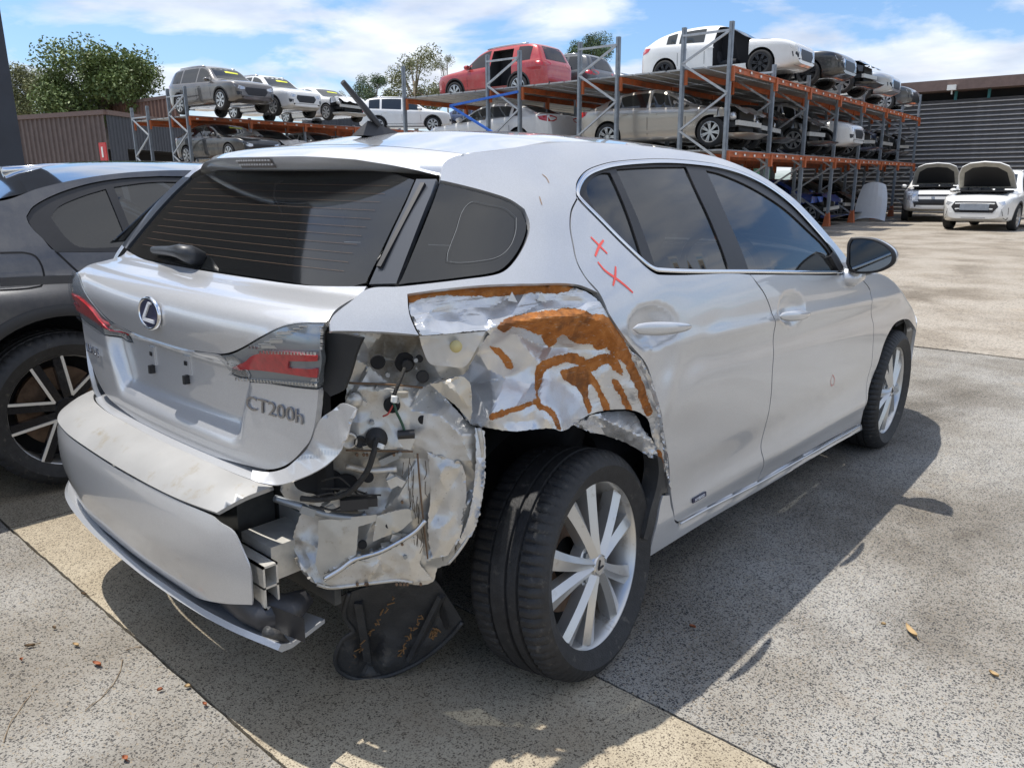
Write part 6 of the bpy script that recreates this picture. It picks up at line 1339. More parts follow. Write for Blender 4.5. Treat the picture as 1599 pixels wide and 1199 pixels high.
    def wreck(s, x0):
        L, Wd = s.k['L'], s.k['W']; rr = random.Random(int(abs(x0*1000))+len(s.root['label']))
        mb = MB(); mb.box((x0-.3, -.45, .35), (x0+.25, .40, .80)); mb.box((x0, -.2, .70), (x0+.18, .25, .92)); mb.tube([(x0-.1,-.5,.75),(x0+.2,-.55,.7),(x0+.3,-.3,.55)], .05, 8); mb.tube([(x0,.45,.8),(x0+.3,.5,.6),(x0+.35,.1,.5)], .04, 8); mb.obj('engine', pbr('engine_grey', (.06,.06,.06), .6, .3, var=.5, vscale=9) if 'engine_grey' not in MATS else MATS['engine_grey'], s.root)
        mb = MB(); mb.box((x0+.32, -.42, .36), (x0+.36, .44, .78)); mb.obj('radiator', MATS.get('radiator_black') or pbr('radiator_black', (.03,.03,.03), .7), s.root)
        mb = MB(); mb.bar((x0+.40, -.68, .52+rr.uniform(-.05,.05)), (x0+.43, .68, .52), .08, .11); mb.obj('crash_bar', BEAM_ALU, s.root)
        for sg in (1, -1):
            mb = MB(); mb.bar((x0-.2, sg*.58, .50), (x0+.40, sg*.56, .50), .08, .12); mb.obj('chassis_leg', MATS.get('engine_grey'), s.root)
            mb = MB(); a = Vector((x0-.1, sg*(Wd/2-.06), .78)); b = Vector((x0+.30+rr.uniform(-.1,.15), sg*(Wd/2-.16+rr.uniform(-.1,.1)), .70+rr.uniform(-.12,.1))); V = []
            for t in np.linspace(0, 1, 6): c = a.lerp(b, t); V += [c+Vector((0,0,.10)), c+Vector((0, sg*.03*math.sin(9*t), -.12*(1-t*.5)))]
            mb.put(V, [(2*i,2*i+1,2*i+3,2*i+2) for i in range(5)]); mb.obj('torn_wing', s.mat, s.root)
            mb = MB(); c = Vector((x0+.28, sg*.60, .68)); mb.lathe([(0,.06),(.07,.05),(.10,0),(.09,-.12),(0,-.14)], 14, Matrix.Translation(c)); mb.obj('hanging_headlamp', HEADL if rr.random() < .6 else MATS['radiator_black'], s.root, smooth=True)
        V = []; F = []; nx, ny = 8, 8; zz = s.tz(min(x0-.05, L/2-.2))
        for i in range(nx+1):
            for j in range(ny+1):
                x = x0-.15+.75*i/nx; y = -.70+1.4*j/ny; V.append((x, y*(1-.1*i/nx), zz-.03+.10*math.sin(4.2*i/nx)*rr.uniform(.6,1.2)-.10*i/nx+rr.uniform(-.02,.02)))
        F = [(i*(ny+1)+j, (i+1)*(ny+1)+j, (i+1)*(ny+1)+j+1, i*(ny+1)+j+1) for i in range(nx) for j in range(ny)]; add('buckled_bonnet', pymesh('buckled_bonnet', V, F), s.mat, s.root)
        for k in range(5):
            mb = MB(); p = [Vector((x0+rr.uniform(.0,.35), rr.uniform(-.6,.6), rr.uniform(.45,.9))) for _ in range(4)]; mb.tube(p, .012, 5); mb.obj('loose_hose', MATS['radiator_black'], s.root)
    def bonnet_up(s, w=.74, wf=.62, ln=.98, ang=48):
        k = s.k; A = k['A']; z0 = s.tz(A+.10)+.01; L = k['L']
        # engine bay: dark top, slam panel and bits
        mb = MB(); mb.box((A+.12, -.66, z0-.05), (L/2-.30, .66, z0-.015)); mb.obj('engine_bay', CABIN, s.root)
        mb = MB()
        for q in range(10): x = random.uniform(A+.25, L/2-.5); y = random.uniform(-.5, .5); mb.box((x-.10, y-.10, z0-.05), (x+.08, y+.10, z0+random.uniform(.0,.06)))
        mb.obj('engine_top', MATS.get('engine_grey') or pbr('engine_grey', (.06,.06,.06), .6, .3, var=.5, vscale=9), s.root)
        M = Matrix.Translation((A+.16, 0, z0+.02)) @ Matrix.Rotation(-rad(ang), 4, 'Y'); ns = 10
        def outl(sc, h): return [M @ Vector((x*ln, y*sc, h)) for x, y in [(0,-w)]+[(.62+.38*math.sin(t), wf*math.cos(t)*(-1)*(1.0)) for t in np.linspace(.0, math.pi, 2*ns+1)][0:0]+[(.55,-wf*1.12),(.82,-wf*.95),(.95,-wf*.6),(1.0,0),(.95,wf*.6),(.82,wf*.95),(.55,wf*1.12),(0,w)]]
        a, b = outl(1, 0), outl(.985, .035); n = len(a); mb = MB(); mb.put(a+b, [tuple(range(n)), tuple(range(n, 2*n))[::-1]]+[(i, (i+1) % n, n+(i+1) % n, n+i) for i in range(n)]); mb.obj('raised_bonnet', s.mat, s.root, deg=30)
        c = [M @ Vector((x*ln, y, -.012)) for x, y in [(.10,-w*.80),(.62,-wf*.85),(.80,-wf*.5),(.84,0),(.80,wf*.5),(.62,wf*.85),(.10,w*.80)]]; MB().put(c+[p+Vector((0,0,.01)) for p in c], [tuple(range(len(c)))]).obj('bonnet_insulation', MATS['radiator_black'] if 'radiator_black' in MATS else pbr('radiator_black', (.03,.03,.03), .7), s.root)
        d = [M @ Vector((x*ln, y, -.006)) for x, y in [(.02,-w*.97),(.56,-wf*1.08),(.81,-wf*.92),(.94,-wf*.58),(.98,0),(.94,wf*.58),(.81,wf*.92),(.56,wf*1.08),(.02,w*.97)]]; MB().put(d, [tuple(range(len(d)))]).obj('bonnet_underside', pbr('bonnet_inner', (.42,.40,.34), .5, var=.15) if 'bonnet_inner' not in MATS else MATS['bonnet_inner'], s.root)
        s.front(s.grille_kind)
RX = -7.46; DECK1, DECK2 = 2.19, 3.99
def ymat(x, y, z, yaw=0.0, pitch=0.0): return YM @ Matrix.Translation((x, y, z)) @ Matrix.Rotation(yaw, 4, 'Z') @ Matrix.Rotation(pitch, 4, 'Y')
def place(name, kind, mat, y, z, label, nose=None, tail=None, left=False, yaw=0.0, pyz=None, **kw):
    "x from the photo column of the nose or tail"
    L = KIND[kind]['L']; px = nose if nose is not None else tail; zr = z+.8
    d = raydir(px, 0); # column -> solve x at given y and height
    lo, hi = -60, 0
    for _ in range(50):
        mid = (lo+hi)/2; q = toscr(np.array(yard(mid, y, zr)))[0]
        if q < px: lo = mid
        else: hi = mid
    x = (lo+hi)/2; sgn = -1 if left else 1; x = x-sgn*L/2 if nose is not None else x+sgn*L/2
    return YCar(name, kind, mat, ymat(x, y, z, (math.pi if left else 0)+yaw), label, 'wrecked cars parked on the storage racks', **kw)
# ------------------------------------------------------------------ racks
POST = pbr('rack_post_steel', (.24,.27,.30), .5, .5, var=.2, vscale=6, bump=.1); ORANGE = pbr('rack_orange', (.46,.115,.035), .55, var=.25, vscale=5, dirt=((.22,.13,.08), 6.0, .52)); DECKM = pbr('deck_steel', (.42,.43,.43), .5, .6, var=.25, vscale=3, dirt=((.20,.15,.11), 4.0, .55)); BRACE = pbr('brace_steel', (.40,.42,.44), .45, .6, var=.15)
BLUEB = pbr('blue_brace', (.02,.12,.50), .5, var=.2); LABELW = pbr('label_white', (.75,.74,.70), .6)
def rack(name, label, XS, YS, levels, tops, brace_lines, group='vehicle storage racks', beam_x=None, decks=(1,), feet=True, offs=None):
    root = empty(name); root.matrix_world = YM; tag(root, label, 'rack', group); cache = {}
    def unit(key, mk, nm, mat):
        if key not in cache: cache[key] = mk().mesh(nm); cache[key].materials.append(mat)
        return cache[key]
    for k, y in enumerate(YS):
        for j, x in enumerate(XS):
            h = tops(k, j); me = unit(('p', round(h, 2)), lambda: MB().box((-.045,-.045,0),(.045,.045,h)).box((-.03,-.06,.02),(.03,-.045,h-.02)), 'post', POST); o = add('post', me, None, root); o.location = (x, y, 0)
            if feet and j == 0: f_ = unit('foot', lambda: MB().put([(-.10,-.14,0),(.10,-.14,0),(.10,.10,0),(-.10,.10,0),(-.055,-.055,.42),(.055,-.055,.42),(.055,.055,.42),(-.055,.055,.42)], [(0,1,5,4),(1,2,6,5),(2,3,7,6),(3,0,4,7),(4,5,6,7)]), 'post_guard', ORANGE); o = add('post_guard', f_, None, root); o.location = (x, y, 0)
        if k in brace_lines:
            for j in range(0, len(XS)-1, 2):
                if j and k: continue
                a, b = XS[j], XS[j+1]; zs_ = [.3, 1.05, 1.8, 2.55, 3.3, 4.0, 4.6]; zs_ = [z for z in zs_ if z < tops(k, j)-.05]
                for i in range(len(zs_)-1):
                    p, q = ((a, y-.05, zs_[i]), (b, y-.05, zs_[i+1])) if i % 2 == 0 else ((b, y-.05, zs_[i]), (a, y-.05, zs_[i+1])); MB().bar(p, q, .045, .045).obj('brace', BRACE, root)
                MB().bar((a, y-.05, zs_[-1]), (b, y-.05, zs_[-1]), .045, .045).obj('brace', BRACE, root)
    for k in range(len(YS)-1):
        y0, y1 = YS[k], YS[k+1]
        for lv in levels:
            for j, x in enumerate(XS):
                L = y1-y0; me = unit(('b', round(L, 2)), lambda: MB().box((-.025, .05, -.13), (.025, L-.05, 0)).box((-.05, .05, -.03), (.05, L-.05, -.004)).box((-.04, .0, -.32), (.055, .055, .0)).box((-.04, L-.055, -.32), (.055, L, .0)), 'beam', ORANGE); o = add('beam', me, None, root); o.location = (x+.055, y0, lv)
                if j == 0:
                    for q in np.arange(.35, L-.3, .62): lab = unit('lab', lambda: MB().box((0,-.05,-.025),(.004,.05,.025)), 'beam_label', LABELW); o2 = add('beam_label', lab, None, root); o2.location = (x+.106, y0+q+random.uniform(-.1,.1), lv-.06 if random.random() < .5 else lv-.08)
            for j in range(0, len(XS)-1):
                a, b = XS[j+1], XS[j]; n = max(2, int((b-a)/.42)); L = y1-y0
                for i in range(n):
                    w = (b-a)/n*.86; me = unit(('d', round(w, 2), round(L, 2)), lambda: MB().box((0, .03, .0), (w, L-.03, .035)), 'deck_plank', DECKM); o = add('deck_plank', me, None, root); o.location = (a+(b-a)*i/n+.02, y0, lv+.004)
    return root
RYS = [17.47, 20.2, 22.85, 25.7, 28.45, 31.4, 34.05, 36.95]
RXS = [RX, RX-1.13, RX-2.85, RX-3.95, RX-5.85, RX-6.95, RX-10.2]
rk = rack('pallet_rack', 'tall grey and orange steel rack of cars on the right, three levels high', RXS, RYS, (2.07, 3.87), lambda k, j: 4.78 if k == 0 or (k == 7 and j == 0) else 4.18, range(8))
for (pts) in ([(RX-5.85,17.4,3.75),(RX-8.3,17.4,3.55)], [(RX-8.3,17.4,3.55),(RX-5.85,17.4,2.3)], [(RX-8.3,17.4,2.25),(RX-5.85,17.4,2.35)]):
    MB().bar(*pts, .06, .06).obj('blue_brace', BLUEB, rk)
LX = -27.7
lposts = [float(un_y(p, 205, 16.6)[0]) for p in (329,304,273,250)]
lr = rack('pallet_rack', 'lower grey and orange steel rack of cars on the far left', [LX, LX-1.2, LX-2.8, LX-4.0], [16.3, 18.9, 21.5, 24.2, 27.0, 29.8, 32.6, 35.4], (2.07, 3.87), lambda k, j: 4.9 if k == 0 and j in (0, 1) else (4.4 if k == 0 else 3.95), (0, 1), feet=False)
# ------------------------------------------------------------------ cars on the right rack
place('hatchback', 'hatch', C_WHITE, 21.5, DECK2, 'white hatchback with a missing front door on the top of the rack', nose=1262, door_cut=[(.02,1.0,.36,1.34,-1)], dark_rim=True)
place('sport_utility_vehicle', 'suv', C_RED, 21.5, DECK2, 'red sport utility vehicle with its rear door gone, highest on the rack', tail=874, left=True, door_cut=[(-1.05,-.16,.42,1.52,1)], roofrail=True)
place('sedan', 'sedan', C_BEIGE, 18.85, DECK1, 'champagne sedan with its front end torn off, middle level of the rack', nose=1190, front_cut=1.62)
place('sedan', 'sedan', C_WHITE, 18.85, DECK1, 'white fastback sedan seen from behind below the red car', tail=884, left=True, dark_rim=True)
place('sport_utility_vehicle', 'suv', C_DGREY, 24.25, DECK2, 'slate blue sport utility vehicle behind the red one on the top level', tail=947, left=True, dark_rim=True)
place('sedan', 'sedan', C_WHITE, 21.5, DECK1, 'white sedan with dark lamps right of the fastback', tail=934, left=True)
place('sedan', 'sedan', C_WHITE, 27.05, DECK2, 'white sedan with red tail lamps on the top level behind the white hatchback', tail=1018, left=True)
place('hatchback', 'hatch', C_BLACK, 24.25, DECK2, 'black hatchback next to the white hatchback on the top level', nose=1330, dark_rim=True)
place('hatchback', 'hatch', C_BLACK, 27.05, DECK2, 'black car with a smashed nose hanging off the top level', nose=1378, front_cut=1.45)
place('hatchback', 'hatch', C_SILV, 29.9, DECK2, 'silver car half hidden behind the smashed black car on the top level', nose=1402)
place('hatchback', 'hatch', C_DGREY, 34.6, DECK2, 'slate grey car at the far end of the top level', nose=1432)
place('sedan', 'sedan', C_BLACK, 21.5, DECK1, 'black stripped car beside the champagne sedan, middle level', nose=1240, front_cut=1.3, dark_rim=True)
place('sedan', 'sedan', C_DGREY, 24.25, DECK1, 'dark stripped car with bare crash bar, middle level', nose=1305, front_cut=1.4)
place('sport_utility_vehicle', 'suv', C_WHITE, 27.05, DECK1, 'white sport utility vehicle with a broken nose, middle level', nose=1343, dark_rim=True)
place('sedan', 'sedan', C_NAVY, 29.9, DECK1, 'navy wreck right of the white broken-nosed vehicle, middle level', nose=1378, front_cut=1.5)
place('hatchback', 'hatch', C_BLACK, 32.7, DECK1, 'black wreck with exposed radiator near the end of the middle level', nose=1404, front_cut=1.4)
place('hatchback', 'hatch', C_DGREY, 35.5, DECK1, 'dark wreck at the far end of the middle level', nose=1425, front_cut=1.5)
place('hatchback', 'hatch', C_BLUE, 27.05, 0.02, 'bright blue wreck on the ground under the rack', nose=1322, front_cut=1.35)
place('sedan', 'sedan', C_BLACK, 29.9, 0.02, 'black wreck on the ground under the rack beside the loose white bonnet', nose=1352, front_cut=1.4)
place('sedan', 'sedan', C_BLACK, 32.7, 0.02, 'black wreck on the ground at the end of the rack', nose=1392, front_cut=1.5)
place('sedan', 'sedan', C_SILV, 24.25, 0.02, 'silver wreck on the ground under the rack, left of the blue one', nose=1268, front_cut=1.4)
# loose white bonnet leaning on a post
c = un_g(1356, 346); V = []; F = []
for i in range(9):
    t = i/8
    for j in range(7): s = -1+j/3; w = .52*(1-.30*t**3); V.append((c[0]+s*w, c[1]+.30*t+.04*s*s, .02+1.32*t-.10*t*t*s*s+(.10*(1-s*s) if i == 0 else 0)))
F = [(i*7+j, i*7+j+1, (i+1)*7+j+1, (i+1)*7+j) for i in range(8) for j in range(6)]
lb = shell('loose_bonnet', np.array(V), np.array(F), (0,-1,.2), C_WHITE, None, .02); lb.matrix_world = YM; tag(lb, 'white bonnet panel standing on end against the rack', 'bonnet')
# ------------------------------------------------------------------ cars on the left rack
place('sport_utility_vehicle', 'suv', C_GREY, 17.5, DECK2, 'bronze grey sport utility vehicle with a broken nose on the left rack', nose=400, pen=True, roofrail=True)
place('sport_utility_vehicle', 'suv', C_WHITE, 20.2, DECK2, 'white sport utility vehicle beside the bronze one on the left rack', nose=478, pen=True)
place('hatchback', 'hatch', C_WHITE, 22.9, DECK2, 'white car with a torn black nose on the left rack', nose=556, front_cut=1.6, pen=True)
YCar('sport_utility_vehicle', 'suv', C_WHITE, ymat(-29.3, 29.1, DECK2-.1, rad(38)), 'white sport utility vehicle side-on behind the roof antenna', 'wrecked cars parked on the storage racks', pen=True)
YCar('sedan', 'sedan', C_NAVY, ymat(-27.4, 32.8, DECK2-.1, rad(8)), 'navy car right of the side-on white vehicle on the left rack', 'wrecked cars parked on the storage racks')
place('sedan', 'sedan', C_BLACK, 17.5, DECK1, 'black sedan on the lower level of the left rack', nose=412, pen=True)
place('sedan', 'sedan', C_WHITE, 20.2, DECK1, 'white sedan on the lower level of the left rack', nose=470, front_cut=1.6)
place('hatchback', 'hatch', C_SILV, 22.9, DECK1, 'silver hatchback on the lower level of the left rack', nose=545, front_cut=1.5)
# blue car roof just beyond the hatchback
YCar('sedan', 'sedan', C_NAVY, ymat(*un_y(738, 222, 9.0)[:2], 0.02, rad(178)), 'navy sedan whose roof just shows over the silver roof', 'cars parked in the yard')
# ------------------------------------------------------------------ white vehicles with raised bonnets on the right
u = un_g(1455, 347); YCar('pickup_truck', 'pickup', C_WHITE, ymat(u[0]-.45, u[1]+2.5, 0, rad(-90+9)), 'white pickup with raised bonnet and a black two-bar grille', 'white vehicles with raised bonnets', hood_open=True, cat='pickup', grille='bars')
u = un_g(1565, 362); YCar('sport_utility_vehicle', 'suv', C_WHITE, ymat(u[0]-.50, u[1]+2.15, 0, rad(-90-6)), 'white sport utility vehicle with raised bonnet at the right edge', 'white vehicles with raised bonnets', hood_open=True, grille='open')
# ------------------------------------------------------------------ buildings
BROWN = pbr('brown_cladding', (.125,.092,.08), .6, var=.15, vscale=2); DKBLUE = pbr('dark_cladding', (.045,.050,.062), .6, var=.15, vscale=2); SLAT = pbr('slat_dark', (.125,.120,.118), .6, var=.2, vscale=3); SLATW = pbr('slat_edge', (.50,.49,.47), .5, var=.15, vscale=4); CREAM = pbr('cream_cladding', (.50,.44,.32), .6, var=.12); FASC = pbr('brown_fascia', (.15,.10,.085), .65, var=.15); GREENC = pbr('green_cladding', (.06,.16,.10), .6, var=.15)
def ribbed(name, a, b, z0, z1, mat, parent, pitch=.25, depth=.05, slope=0.0):
    "vertical corrugated wall from a to b (yard x,y)"
    a, b = Vector(a), Vector(b); L = (b-a).length; d = (b-a)/L; nrm = Vector((d.y, -d.x)); n = int(L/pitch); mb = MB(); V = []
    for i in range(n):
        for t, h in ((0,0),(.5,0),(.6,1),(.9,1)):
            p = a+d*((i+t)*pitch)+nrm*(depth*h); V += [(p.x, p.y, z0), (p.x, p.y, z1+slope*(i+t)*pitch)]
    mb.put(V, [(2*i, 2*i+2, 2*i+3, 2*i+1) for i in range(4*n-1)]); o = mb.obj(name, mat, parent); return o
shed = empty('workshop_shed'); shed.matrix_world = YM; tag(shed, 'brown corrugated workshop shed with a dark doorway behind the left rack', 'shed')
K = un_g(165, 178, 6.2); A_ = un_g(-70, 193, 6.2); D_ = K+np.array([10.5, 9.0, 0]); q = un_g(372, 207, 6.2)
ribbed('gable_wall', A_[:2], K[:2], 0, 6.2, BROWN, shed, .5, .09); ribbed('front_wall', K[:2], q[:2], 4.0, 6.2, DKBLUE, shed, .4, .04)
dvec = Vector(q[:2])-Vector(K[:2]); kk = Vector(K[:2]); ribbed('front_wall_pier', K[:2], (kk+dvec*.10), 0, 4.0, DKBLUE, shed, .4, .04)
mb = MB(); e0, e1 = kk+dvec*.10, kk+dvec; nn_ = Vector((-dvec.y, dvec.x)).normalized(); mb.put([(e0.x+nn_.x*4, e0.y+nn_.y*4, 0), (e1.x+nn_.x*4, e1.y+nn_.y*4, 0), (e1.x+nn_.x*4, e1.y+nn_.y*4, 4), (e0.x+nn_.x*4, e0.y+nn_.y*4, 4)], [(0,1,2,3)]); mb.put([(e0.x, e0.y, 4.0), (e1.x, e1.y, 4.0), (e1.x+nn_.x*4, e1.y+nn_.y*4, 4), (e0.x+nn_.x*4, e0.y+nn_.y*4, 4)], [(0,1,2,3)]); mb.obj('doorway_interior', CABIN, shed)
mb = MB(); mb.bar((A_[0],A_[1],6.3),(K[0],K[1],6.3),.4,.3); mb.bar((K[0],K[1],6.3),(q[0],q[1],6.3),.3,.3); mb.obj('eave_gutter', FASC, shed)
s0, s1 = un_g(20, 190, 7.2), un_g(330, 140, 9.0); r0, r1 = un_g(-40, 197, 8.2), un_g(284, 151, 8.2)
ribbed('roof_wall', r0[:2], r1[:2], 6.0, 8.2, pbr('roof_red_brown', (.22,.12,.085), .6, var=.15, vscale=2), shed, .6, .12)
mb = MB(); mb.bar((r0[0],r0[1],8.3),(r1[0],r1[1],8.3),.3,.25); mb.obj('ridge_cap', FASC, shed)
g = un_g(150, 176, 8.4); mb = MB(); mb.box((g[0]-.6,g[1]-.5,7.9),(g[0]+.7,g[1]+.5,8.8)); vo = mb.obj('roof_vent', pbr('vent_grey', (.5,.52,.54), .5), shed)
sg_ = un_g(180, 240, 3.0); mb = MB(); mb.box((sg_[0]-.35,sg_[1]-.6,2.6),(sg_[0]+.35,sg_[1]-.55,3.5)); so_ = mb.obj('hydrant_sign', pbr('sign_red', (.5,.03,.03), .5), shed); mb = MB(); mb.box((sg_[0]-.10,sg_[1]-.62,2.8),(sg_[0]+.05,sg_[1]-.60,3.3)); mb.obj('sign_symbol', LABELW, shed)
wall = empty('slatted_building'); wall.matrix_world = YM; tag(wall, 'dark building with pale horizontal slats and a brown fascia on the right', 'building')
WX0, WX1, WY = -13.0, 16.0, 38.3
mb = MB(); mb.box((WX0, WY+.06, 0), (WX1, WY+.30, 4.62)); mb.obj('wall_backing', SLAT, wall)
nsl = 25; ms_ = MB(); ms_.put([(0,0,0),(WX1-WX0,0,0),(WX1-WX0,.05,.135),(0,.05,.135),(0,-.045,.018),(WX1-WX0,-.045,.018)], [(4,5,2,3)]); ms_.put([(0,-.047,-.012),(WX1-WX0,-.047,-.012),(WX1-WX0,-.047,.026),(0,-.047,.026),(0,.0,-.012),(WX1-WX0,.0,-.012)], [(0,1,2,3),(4,5,1,0)], 1); slm = ms_.mesh('slat'); slm.materials.append(SLAT); slm.materials.append(SLATW)
for i in range(nsl): o = add('slat', slm, None, wall); o.location = (WX0, WY, .05+i*.184)
mb = MB(); mb.box((WX0-.3, WY-.6, 4.95), (WX1, WY+.4, 5.36)); mb.obj('fascia', FASC, wall); mb = MB(); mb.box((WX0, WY+.5, 4.62), (WX1, WY+.7, 4.96)); mb.obj('clerestory_gap', CABIN, wall); mb = MB(); mb.box((WX0-.3, WY+.4, 5.25), (WX1, WY+22, 5.34)); mb.obj('roof_sheet', FASC, wall)
for x in (-6.4, -5.2): mb = MB(); mb.box((x-.05, WY-.02, 4.60), (x+.05, WY+.08, 4.98)); mb.obj('teal_bracket', pbr('teal_paint', (.03,.16,.17), .5) if 'teal_paint' not in MATS else MATS['teal_paint'], wall)
fl_ = un_y(1486, 137, 37.6); mb = MB(); mb.box((fl_[0]-.16,37.55,fl_[2]-.10),(fl_[0]+.16,37.7,fl_[2]+.10), None); mb.tube([(fl_[0],37.7,fl_[2]-.1),(fl_[0],37.75,fl_[2]-.25)], .03, 6); mb.obj('floodlight', LABELW, wall)
cr_ = empty('cream_container'); cr_.matrix_world = YM; tag(cr_, 'cream ribbed wall behind the left rack', 'wall'); ribbed('ribbed_sheet', (-34.5, 20), (-34.5, 40), 0, 3.5, CREAM, cr_, .35, .05)
fe_ = empty('dark_fence'); fe_.matrix_world = YM; tag(fe_, 'dark sheet-metal fence beside the side-on white vehicle', 'fence'); fa, fb_ = un_g(470, 168, 6.4), un_g(615, 172, 6.4); ribbed('fence_sheet', fa[:2], fb_[:2], 0, 6.6, DKBLUE, fe_, .5, .05)
gs = empty('green_shed'); gs.matrix_world = YM; tag(gs, 'green corrugated shed seen under the red car', 'shed'); ga, gb = np.array([-36.0, 44.0]), np.array([-16.0, 44.0]); ribbed('shed_wall', ga, gb, 0, 5.4, GREENC, gs, .5, .06)
mb = MB(); mb.bar((-36.2,43.9,5.45),(-15.8,43.9,5.45),.3,.2); mb.obj('roof_edge', GREENC, gs)
# dark steel column at the left edge
cb0 = un_x(39.5, 262, -9.5); colm = MB(); colm.box((-10.0, cb0[1]-.42, 0), (-9.5, cb0[1], 7.4)); colm.box((-10.08, cb0[1]-.50, 0), (-9.42, cb0[1]+.08, .03)); co_ = colm.obj('steel_column', pbr('column_paint', (.030,.036,.050), .55, var=.2, vscale=2)); co_.matrix_world = YM; tag(co_, 'dark steel column at the left edge of the picture', 'column')
# ------------------------------------------------------------------ trees
LEAF = [pbr('leaf_green', (.13,.175,.05), .6, var=.45, vscale=.9), pbr('leaf_olive', (.16,.17,.07), .6, var=.4, vscale=.9), pbr('leaf_dark', (.07,.115,.045), .6, var=.45, vscale=.9)]; BARK = pbr('bark', (.22,.18,.14), .85, var=.3, vscale=4)
def tree(px, py0, py1, dist, width_px, mi, label, n=5200, open_=.3, clumps=26, seed=1):
    rr = random.Random(seed); D = raydir(px, (py0+py1)/2); base = un_y(px, 250, dist); top = un_y(px, py0, dist)[2]; low = un_y(px, py1, dist)[2]; w = abs(un_y(px+width_px/2, py0, dist)[0]-un_y(px-width_px/2, py0, dist)[0])
    root = empty('tree'); root.matrix_world = YM; tag(root, label, 'tree', 'trees beyond the yard'); bx, by = base[0], base[1]; cz = (top+low)/2; hz = (top-low)/2
    mb = MB(); mb.tube([(bx, by, 0), (bx+.2, by, low*.6), (bx+.1, by, cz)], [.035*w, .026*w, .012*w], 8); cl = []
    for k in range(clumps):
        a = rr.uniform(0, 2*math.pi); e = rr.uniform(-.9, 1); rad_ = (1-max(0, e)**2*.55)**.5*(rr.random()**.5); c = Vector((bx+math.cos(a)*rad_*w*.33, by+math.sin(a)*rad_*w*.30, cz+e*hz*.78)); cl.append((c, rr.uniform(.07, .15)*w)); mb.tube([(bx+.1, by, low+(cz-low)*rr.uniform(.1,.8)), ((bx+c.x)/2, (by+c.y)/2, c.z-.12*hz), tuple(c)], [.010*w, .006*w, .002*w], 5)
    mb.obj('trunk', BARK, root, smooth=True)
    V = []; F = []; ls = .0115*w
    for i in range(n):
        c, r = cl[i % clumps]; d = Vector((rr.gauss(0,1), rr.gauss(0,1), rr.gauss(0,1))); d.normalize(); p = c+d*r*(rr.random()**.45)*Vector((1,1,.75)).length/1.6; p.z -= abs(rr.gauss(0, .1))*r
        u_ = Vector((rr.gauss(0,1), rr.gauss(0,1), rr.gauss(0,.7))).normalized(); v_ = u_.cross(Vector((rr.gauss(0,1), rr.gauss(0,1), rr.gauss(0,1)))).normalized(); s_ = ls*rr.uniform(.6,1.3); o = len(V)
        V += [tuple(p-u_*s_), tuple(p+v_*s_*.5), tuple(p+u_*s_), tuple(p-v_*s_*.5)]; F.append((o,o+1,o+2,o+3))
    add('crown', pymesh('crown', V, F, False), LEAF[mi], root); return root
tree(168, 74, 190, 34, 128, 0, 'large broad green tree behind the brown shed', 26000, seed=3, clumps=34); tree(60, 100, 190, 36, 70, 1, 'smaller olive tree left of the large one, beside the column', 17000, seed=5)
tree(590, 117, 178, 60, 66, 2, 'dense dark green pine-like tree between the racks', 14000, seed=8, clumps=22); tree(650, 74, 178, 52, 110, 1, 'tall open gum tree left of the red car', 9000, seed=11, clumps=20); tree(545, 140, 180, 62, 40, 1, 'thin grey-green tree behind the roof antenna', 4000, seed=13, clumps=10); tree(922, 55, 110, 58, 90, 2, 'dark tree top behind the slate blue vehicle', 12000, seed=17)
tree(700, 76, 160, 60, 50, 1, 'sparse gum tree top touching the red bonnet', 4500, seed=19, clumps=12)
# ------------------------------------------------------------------ dark grey sedan parked alongside
BX = -1.50
BMG = Grid2([-2.2,-1.6,-.9,-.3,.6,1.6,2.6], [.1,.35,.6,.78,.9,.98,1.08,1.2,1.3,1.38,1.46], [[-.10,-.06,-.03,-.02,-.02,-.02,-.03],[-.05,-.02,0,0,0,0,-.01],[-.05,-.01,.01,.02,.01,.01,0],[-.06,-.01,.015,.02,.015,.015,0],[-.10,-.03,.0,.0,.0,.0,-.01],[-.16,-.07,-.03,-.025,-.025,-.025,-.04],[-.22,-.14,-.09,-.08,-.075,-.08,-.10],[-.30,-.23,-.17,-.15,-.145,-.15,-.18],[-.38,-.31,-.25,-.22,-.21,-.22,-.26],[-.46,-.40,-.33,-.30,-.28,-.30,-.34],[-.62,-.56,-.50,-.46,-.44,-.46,-.5]])
def bm_fn(y, z): return np.stack([BX+BMG(y, z), np.asarray(y, float), np.asarray(z, float)], -1)
BMS = Surf(bm_fn, -2.2, 2.6, .12, 1.45, 110, 60, out=(1,0,0)); BI = BMS.inv
sedan = empty('parked_sedan', (BX-.9, .6, 0)); tag(sedan, 'dark grey sedan with scraped two-tone wheel parked beside the silver wreck', 'car', 'cars parked in the yard')
def on(o): o.parent = sedan; o.matrix_parent_inverse = Matrix.Translation(-sedan.location); return o
rimc = at(112, 641, 0, BX+.0); cy, czz = rimc[1], rimc[2]; RR = .325
rail = BI([(0,314),(60,294.5),(120,280.5),(180,271.5),(240,267),(296,266)]); rail = [tuple(p) for p in rail]+[(.9, rail[-1][1]+.01), (1.6, rail[-1][1]-.06), (2.2, 1.10)]
tailp = [(-1.95, 1.02), (-1.6, 1.10)]
bdl = crom(BI([(41,338),(52,322),(90,302),(140,286.5),(190,278.5),(250,275)]), .02, False, 60); bdl = np.concatenate([bdl, [(.75, bdl[-1][1]+.0), (1.5, 1.20), (2.0, .985), (.5, .975)], BI([(220,391),(86,391.5),(66,372),(48,354)])])
arch = [(cy+.40*math.cos(t), czz+.40*math.sin(t)) for t in np.linspace(-.45, math.pi+.45, 30)]
